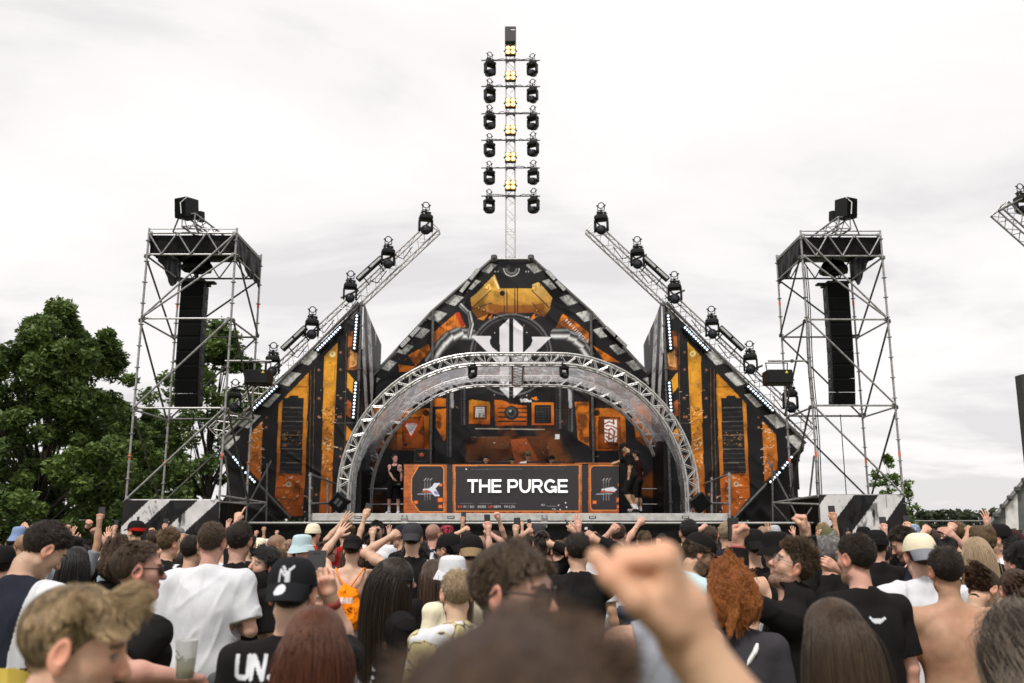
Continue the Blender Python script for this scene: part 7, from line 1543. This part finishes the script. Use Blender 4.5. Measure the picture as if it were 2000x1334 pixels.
pd_ = person(1128, 1040, 5.6, 'person with thick dark hair in a black sweatshirt raising the right fist', hair=('short', 'dark'), top=('long', 'black'), q=2, skin='fair', R=FIST(1165, 1056, 5.7, pole=(.8, .1, -.3)), L='bent')
person(1058, 1034, 7.2, 'person with a dark ponytail in long black sleeves raising a fist', female=True, hair=('tied', 'dark', 'tail'), top=('long', 'black'), R=FIST(1079, 1064, 7.1, pole=(.7, 0, -.5)))
person(1157, 1041, 6.8, 'person in dark glasses and a white tee behind the black sweatshirt', yaw=-48, hair=('short', 'dark'), glasses='sun', top=('tee', 'white'), q=1.5, skin='tan')
person(1051, 1022, 9.4, 'person in a dark cap below the centre of the booth', yaw=30, hair=('crop', 'dark'), hat=('cap', 'char'), top=('tee', 'black'), skin='tan')
person(1147, 1022, 11., 'person in a black cap with white lettering below the booth', hair=('crop', 'dark'), hat=('capb', 'black', None, lambda Q, c: c.__setitem__((Q[:, 1] < -.06) & (np.abs(Q[:, 0]) < .045) & (Q[:, 2] > .05) & (Q[:, 2] < .085) & (((Q[:, 0]*70) % 1) < .7), FAB['white'])), top=('tee', 'black'))
ph_ = person(1108, 1050, 8.6, 'person with brown hair holding up a small phone below the booth', hair=('short', 'brown'), top=('tee', 'black'), R=FIST(1121, 1038, 8.5, 'grip'))
phone(ph_, 1, 'small phone tilted sideways in a raised hand below the booth', 1.2)
person(1207, 1022, 8., 'person with short brown hair and a raised fist below the booth\'s right end', hair=('crop', 'brown'), top=('tee', 'white'), L=FIST(1193, 1038, 7.8), yaw=-20)
person(1258, 1036, 8.2, 'person with sandy hair and a fist stretched high below the maroon shirt', hair=('short', 'light'), top=('tee', 'black'), L=FIST(1247, 1024, 8.1))
person(1030, 1044, 8.8, 'person with dark hair raising a plain fist left of the ponytail', hair=('short', 'dark'), top=('tee', 'black'), L=FIST(1028, 1040, 8.8))
person(966, 1036, 10.2, 'person with brown hair raising a banded wrist high before the booth', hair=('short', 'brown'), top=('tee', 'black'), R=FIST(974, 1014, 10.))
person(912, 1036, 9.8, 'person with dark hair raising a fist beside the tan brimmed cap', hair=('short', 'dark'), top=('tee', 'grey'), L=FIST(905, 1036, 9.8))
person(945, 1046, 8.6, 'person with sandy hair and a loose fist left of the booth centre', hair=('short', 'light'), top=('tee', 'black'), R=FIST(958, 1042, 8.6))
person(1345, 1014, 7.2, 'person with short black hair and a bare neck right of the nearest fist', hair=('crop', 'black'), top=('tee', 'black'), skin='pink')
person(1386, 1027, 8.2, 'person with neat brown hair pointing a finger up', hair=('short', 'brown'), top=('tee', 'yellow'), L=FIST(1370, 1033, 8.2, 'point'))
person(1378, 1043, 5.5, 'bearded person in a black cap with curly brown hair looking down', yaw=-78, head=(-8, -26, 0), hair=('mop', 'brown'), hat=('cap', 'black'), beard=.85, bcol='brown', top=('tee', 'pale'), q=2, skin='tan')
pq_ = person(1418, 1019, 7.8, 'person with pale blond crop behind the banded fist', hair=('short', 'ash'), top=('tee', 'navy'), yaw=-15)
m_ = empty('phone', at(1432, 1034, 6.6), 'large black phone standing upright beside the banded fist', 'phone', 'phones held up'); o_ = MB().box((0, 0, 0), (.08, .012, .165), None, .005).build('phone_body', M_GLOSSB); o_.parent = m_; o_ = MB().box((0, .0066, 0), (.072, .001, .155)).build('phone_screen', emit('phone_screen', (.1, .095, .095), .2)); o_.parent = m_
person(1469, 1032, 6.1, 'person in a black backwards cap with shaved nape, left of the black bucket hat', hair=('crop', 'brown'), hat=('capb', 'black'), top=('tank', 'black'), skin='fair', yaw=8, q=1.6)
person(1514, 1034, 5.7, 'person in a floppy black bucket hat and thin strapped top', hair=('crop', 'dark'), hat=('bucket', 'black'), top=('tank', 'black'), skin='fair', yaw=18, q=1.7)
person(1489, 1027, 10., 'person with bald tanned head right of the stage handrail', hair=('buzz', 'brown'), top=('tee', 'black'), skin='tan')
person(1512, 1025, 11., 'person in a pale grey cap right of the stage handrail', hair=('crop', 'brown'), hat=('capb', 'lgrey'), top=('tee', 'white'))
pz_ = person(1616, 1044, 5.7, 'person with curly grey hair lifting a phone', hair=('mop', 'grey'), top=('tee', 'black'), skin='pink', R=FIST(1634, 1110, 5.4, 'grip', pole=(.8, 0, -.5)), yaw=-8)
phone(pz_, 1, 'dark phone raised left of the tall dark crew cut', .4)
person(1618, 1031, 7.6, 'person in an olive green cap', hair=('crop', 'light'), hat=('capb', 'olive'), top=('tee', 'black'), skin='pink')
person(1607, 1021, 8.8, 'person with straw blond hair before the right tower foot', hair=('short', 'blond'), top=('tee', 'grey'))
person(1756, 1032, 6.2, 'grinning bearded person leaning left behind the cream cap', yaw=75, head=(0, -18, 0), lean=8, hair=('quiff', 'dark'), beard=.9, bcol='dark', smile=True, top=('tee', 'navy'), q=2, skin='fair')
def evap(pc, c): blit(word('EVAY', -.02, 1.22, .075)+[[(-.02, 1.18), (.24, 1.18)], [(-.02, 1.14), (.2, 1.14)]], .0085, FAB['white'])(pc, c)
person(1711, 1034, 6.7, 'person in a dark flat cap and black tee printed with white lettering', hair=('crop', 'dark'), hat=('beanie', 'black'), top=('tee', 'black'), paint=evap, q=1.8, yaw=-6, skin='pink')
person(1686, 1028, 8.8, 'person in a black beanie before the striped right tower foot', hair=('crop', 'dark'), hat=('beanie', (.008, .008, .009)), top=('tee', 'black'))
def bluep(Q, c): n = vnoise(Q[:, 0]*36, Q[:, 1]*36, Q[:, 2]*36, 8); c[n > .62] = lin(206, 190, 110)
person(1779, 1021, 8.6, 'person in a blue bucket hat flecked with yellow', hair=('crop', 'brown'), hat=('bucket', 'blue', None, bluep), top=('tee', 'black'))
person(1816, 1032, 7.4, 'person with brown hair and a fist beside the flecked blue bucket hat', hair=('short', 'brown'), top=('tee', 'black'), L=FIST(1804, 1040, 7.3))
person(1869, 1019, 7.7, 'person with sandy crop raising a fist right of the cream cap', hair=('crop', 'light'), top=('tee', 'black'), L=FIST(1854, 1038, 7.5), R='bent')
person(1842, 1052, 6.2, 'person with glossy black hair behind the shirtless back', hair=('mop', 'black'), top=('tee', 'white'), R=FIST(1866, 1052, 6.3, 'relax', pole=(.8, .2, -.3)))
person(1905, 1048, 5.6, 'person with long straight pale blonde hair', female=True, hair=('long', 'ash'), top=('tee', 'black'), q=1.8, yaw=-10)
person(1917, 1026, 6.3, 'person with messy light brown hair above the long blonde hair', hair=('mop', 'light'), top=('tee', 'black'), L=FIST(1892, 1044, 6.6), skin='tan')
person(1946, 1022, 6.7, 'person in a black backwards cap and white tee looking left, near the right edge', yaw=66, hair=('crop', 'black'), hat=('capb', 'black'), beard=.3, top=('tee', 'white'), q=1.7, skin='fair')
person(1976, 1032, 7.8, 'person with dark red hair near the right edge', yaw=50, female=True, hair=('mop', 'maroon'), top=('tee', 'grey'))
person(1992, 1054, 4.9, 'person with shaggy black hair cut by the right edge', female=True, hair=('mop', 'black'), top=('tank', 'white'), yaw=20)
person(1932, 1113, 4.7, 'person with tied brown hair bending the head, below the long blonde hair', yaw=-55, head=(-10, -34, 0), lean=8, female=True, hair=('tied', 'chest', 'bun'), top=('tee', 'black'), q=1.7)
person(1982, 1108, 4.4, 'person with a loose brown ponytail at the right edge', female=True, hair=('tied', 'chest', 'tail'), top=('tee', 'black'), q=1.6, yaw=-10)
# --- people on the stage
ps_ = person(771, 887, 23.6, 'slim person in black tank top and shorts standing at the left end of the booth', yaw=172, head=(40, 6, 0), female=True, hair=('tied', 'dark', 'tail'), top=('tank', 'black'), bottom=('black',), floor=ZD, shoes='white', R=FIST(768, 935, 23.4, 'relax', pole=(.9, .0, -.4)), L='down', q=3, group='people on the stage', skin='pink')
def clutch():
    t = empty('waist_bag', at(777, 945, 23.35), 'small black bag held at the waist of the slim person on stage', 'bag'); m = MB(); m.box((0, 0, 0), (.26, .09, .15), None, .03); o = m.build('pouch', M_CLOTH); o.parent = t; m = MB(); m.path([(-.12, 0, .06), (-.08, 0, .2), (.1, 0, .32)], .008, 5); o = m.build('strap', M_BLACK); o.parent = t; m = MB(); m.box((.03, -.047, -.01), (.08, .006, .05)); o = m.build('label_patch', mat('dark_grey_plate', (.04, .04, .04), .5)); o.parent = t
clutch()
pm = person(1214, 866, 22.25, 'person in black tee, shorts and cap stepping along the stage edge with a microphone', yaw=82, head=(0, -34, 0), lean=8, hair=('crop', 'dark'), hat=('cap', 'black'), top=('tee', 'black'), bottom=('black',), floor=ZD+.01, shoes='black', R=FIST(1188, 909, 22.6, 'point', pole=(.6, -.4, -.6)), L=FIST(1228, 934, 22.05, 'grip', pole=(-.3, -.8, -.2)), step={-1: (.16, .03, -.04, .03), 1: (.05, 0, -.1, 0)}, q=3, w=1.08, group='people on the stage', skin='tan')
def mic():
    M = at_hand(pm, -1, .075, 0, -.03); t = empty('microphone', M.translation, 'black and silver microphone in the lowered hand on stage', 'microphone'); m = MB(); m.tube((-.09, 0, 0), (.05, 0, .01), .014, 10); o = m.build('handle', M_BLACK); o.parent = t; m = MB(); m.lathe([(.012, 0), (.026, .02), (.026, .045), (.012, .06)], (.05, 0, .01), Matrix.Rotation(1.5, 3, 'Y'), 12); o = m.build('grille_head', M_ALU, None, True); o.parent = t
mic()
person(1243, 880, 23.4, 'person in a maroon top and black shorts behind the one with the microphone', yaw=60, hair=('crop', 'dark'), top=('tee', 'maroon'), bottom=('black',), floor=ZD, shoes='black', L='bent', R='bent', q=2, group='people on the stage', skin='tan')
person(949, 890, 24.3, 'person with dark hair just visible over the booth, leftmost of four', yaw=185, head=(0, -8, 0), hair=('short', 'black'), top=('tee', 'black'), floor=ZD, q=2, group='people on the stage', skin='tan')
person(1000, 893, 24.6, 'person bowing over the decks left of the capped DJ', yaw=175, head=(10, -30, 0), hair=('short', 'black'), top=('tee', 'black'), floor=ZD, q=2, group='people on the stage', skin='fair')
person(1031, 881, 24.3, 'person in white tee, olive cap and dark glasses behind the booth', yaw=186, hair=('crop', 'brown'), hat=('cap', 'olive'), glasses='sun', beard=.4, top=('tee', 'white'), floor=ZD, q=3, L='bent', R='bent', group='people on the stage', skin='tan')
person(1078, 889, 24.3, 'person in black cap and dark glasses over the booth, rightmost of four', yaw=172, hair=('crop', 'dark'), hat=('cap', 'black'), glasses='sun', top=('tee', 'black'), floor=ZD, q=2, group='people on the stage', skin='fair')
# --- the rest of the crowd, deeper and lower, each a person of their own
def fillers():
    rg = random.Random(77); used = set()
    marks = [(60, 'under the big tree'), (200, 'left of the striped skirt'), (340, 'below the left tower'), (480, 'below the left tube bracing'), (600, 'below the left stage handrail'), (690, 'below the left arch foot'), (790, 'below the stage\'s left end'), (880, 'below the left booth panel'), (960, 'below the word THE'), (1060, 'below the word PURGE'), (1160, 'below the right booth panel'), (1250, 'below the microphone'), (1340, 'below the right arch foot'), (1430, 'below the right stage handrail'), (1540, 'below the right tube bracing'), (1690, 'below the right tower'), (1830, 'below the sapling'), (1960, 'near the right edge')]
    pal = [('black', 'black'), ('white', 'white'), ('white', 'white'), ('white', 'white'), ('grey', 'grey'), ('navy', 'navy'), ('red', 'red'), ('black', 'black'), ('char', 'charcoal'), ('olive', 'olive'), ('black', 'black'), ('pale', 'pale green'), ('pink', 'pink')]
    hcs = [('dark', 'dark'), ('brown', 'brown'), ('black', 'black'), ('light', 'light brown'), ('blond', 'blond'), ('chest', 'chestnut')]
    spots = []
    for k in range(92): spots.append((rg.uniform(8.8, 17.5), None))
    for k in range(0): spots.append((rg.uniform(3.4, 7.6), 'low'))
    n = 0
    for i, (Y, low) in enumerate(spots):
        px = -110+2220*((i*0.61803) % 1) if not low else 30+1940*((i*.7549) % 1)
        z = rg.uniform(1.52, 1.73) if not low else rg.uniform(1.50, 1.62); z -= .05*max(0, Y-13)/5; p = at(px, 1030, Y); fem = rg.random() < .4
        tc, tn = rg.choice(pal); hc, hn = rg.choice(hcs); st = rg.choice(['long', 'tied', 'long', 'wavy'] if fem else ['crop', 'short', 'crop', 'mop', 'quiff', 'buzz']); hat = None; pose = 'down'; pn_ = ''
        if rg.random() < .22: hat = (rg.choice(['cap', 'capb', 'bucket']), rg.choice(['black', 'char', 'white', 'cream', 'navy']))
        if not low and rg.random() < .45: pose = rg.choice(['up', 'high', 'upo']); pn_ = {'up': ' and fist up', 'high': ' and fist high', 'upo': ' and hand raised'}[pose]
        stn = {'long': 'long ', 'tied': 'tied ', 'wavy': 'long wavy ', 'crop': 'cropped ', 'short': 'short ', 'mop': 'messy ', 'quiff': 'swept up ', 'buzz': 'shaved '}[st]
        wh = min(marks, key=lambda m: abs(m[0]-px))[1]
        lab = ('person in %s, %s%s%s, %s' % (tn, '' if hat else stn+hn+' hair', '%s %s' % ({'char': 'charcoal', 'navy': 'navy', 'cream': 'cream'}.get(hat[1], hat[1]), {'cap': 'cap', 'capb': 'backwards cap', 'bucket': 'bucket hat'}[hat[0]]) if hat else '', pn_, wh))
        w_ = rg.uniform(.97, 1.05)
        for adj, wv in (('shorter' if z < 1.62 else 'taller', w_), ('slim', .9), ('broad', 1.14), ('lanky', .86), ('stocky', 1.18)):
            if lab in used: lab = 'person in'.join(['']+lab.split('person in')[1:]); lab = adj+' person in'+lab.replace(adj, '').replace('person in', ''); w_ = wv
        if len(lab.split()) > 16:
            for cut in (' and hand raised', ' and fist up', ' and fist high'): lab = lab.replace(cut, '')
        used.add(lab)
        ph = not low and i % 7 == 3
        if ph: lab = lab.replace(' and hand raised', '').replace(' and fist up', '').replace(' and fist high', '').replace(', ', ' filming, ', 1); pose = 'down'
        P_ = person(0, 0, Y, lab, yaw=rg.uniform(-25, 25), female=fem, hair=(st, hc, 'tail'), hat=hat, top=(rg.choice(['tee', 'tee', 'tank']), tc), skin=rg.choice(['fair', 'pink', 'tan', 'olive', 'fair']), R='high' if ph else pose if rg.random() < .5 else 'down', L='down' if pose == 'down' or rg.random() < .6 else pose, q=.6 if not low else .8, xyz=(p.x, Y, z), w=w_)
        if ph: phone(P_, 1, 'small dark phone held up, '+wh, rg.uniform(-.3, .3), .09, -.03)
fillers()
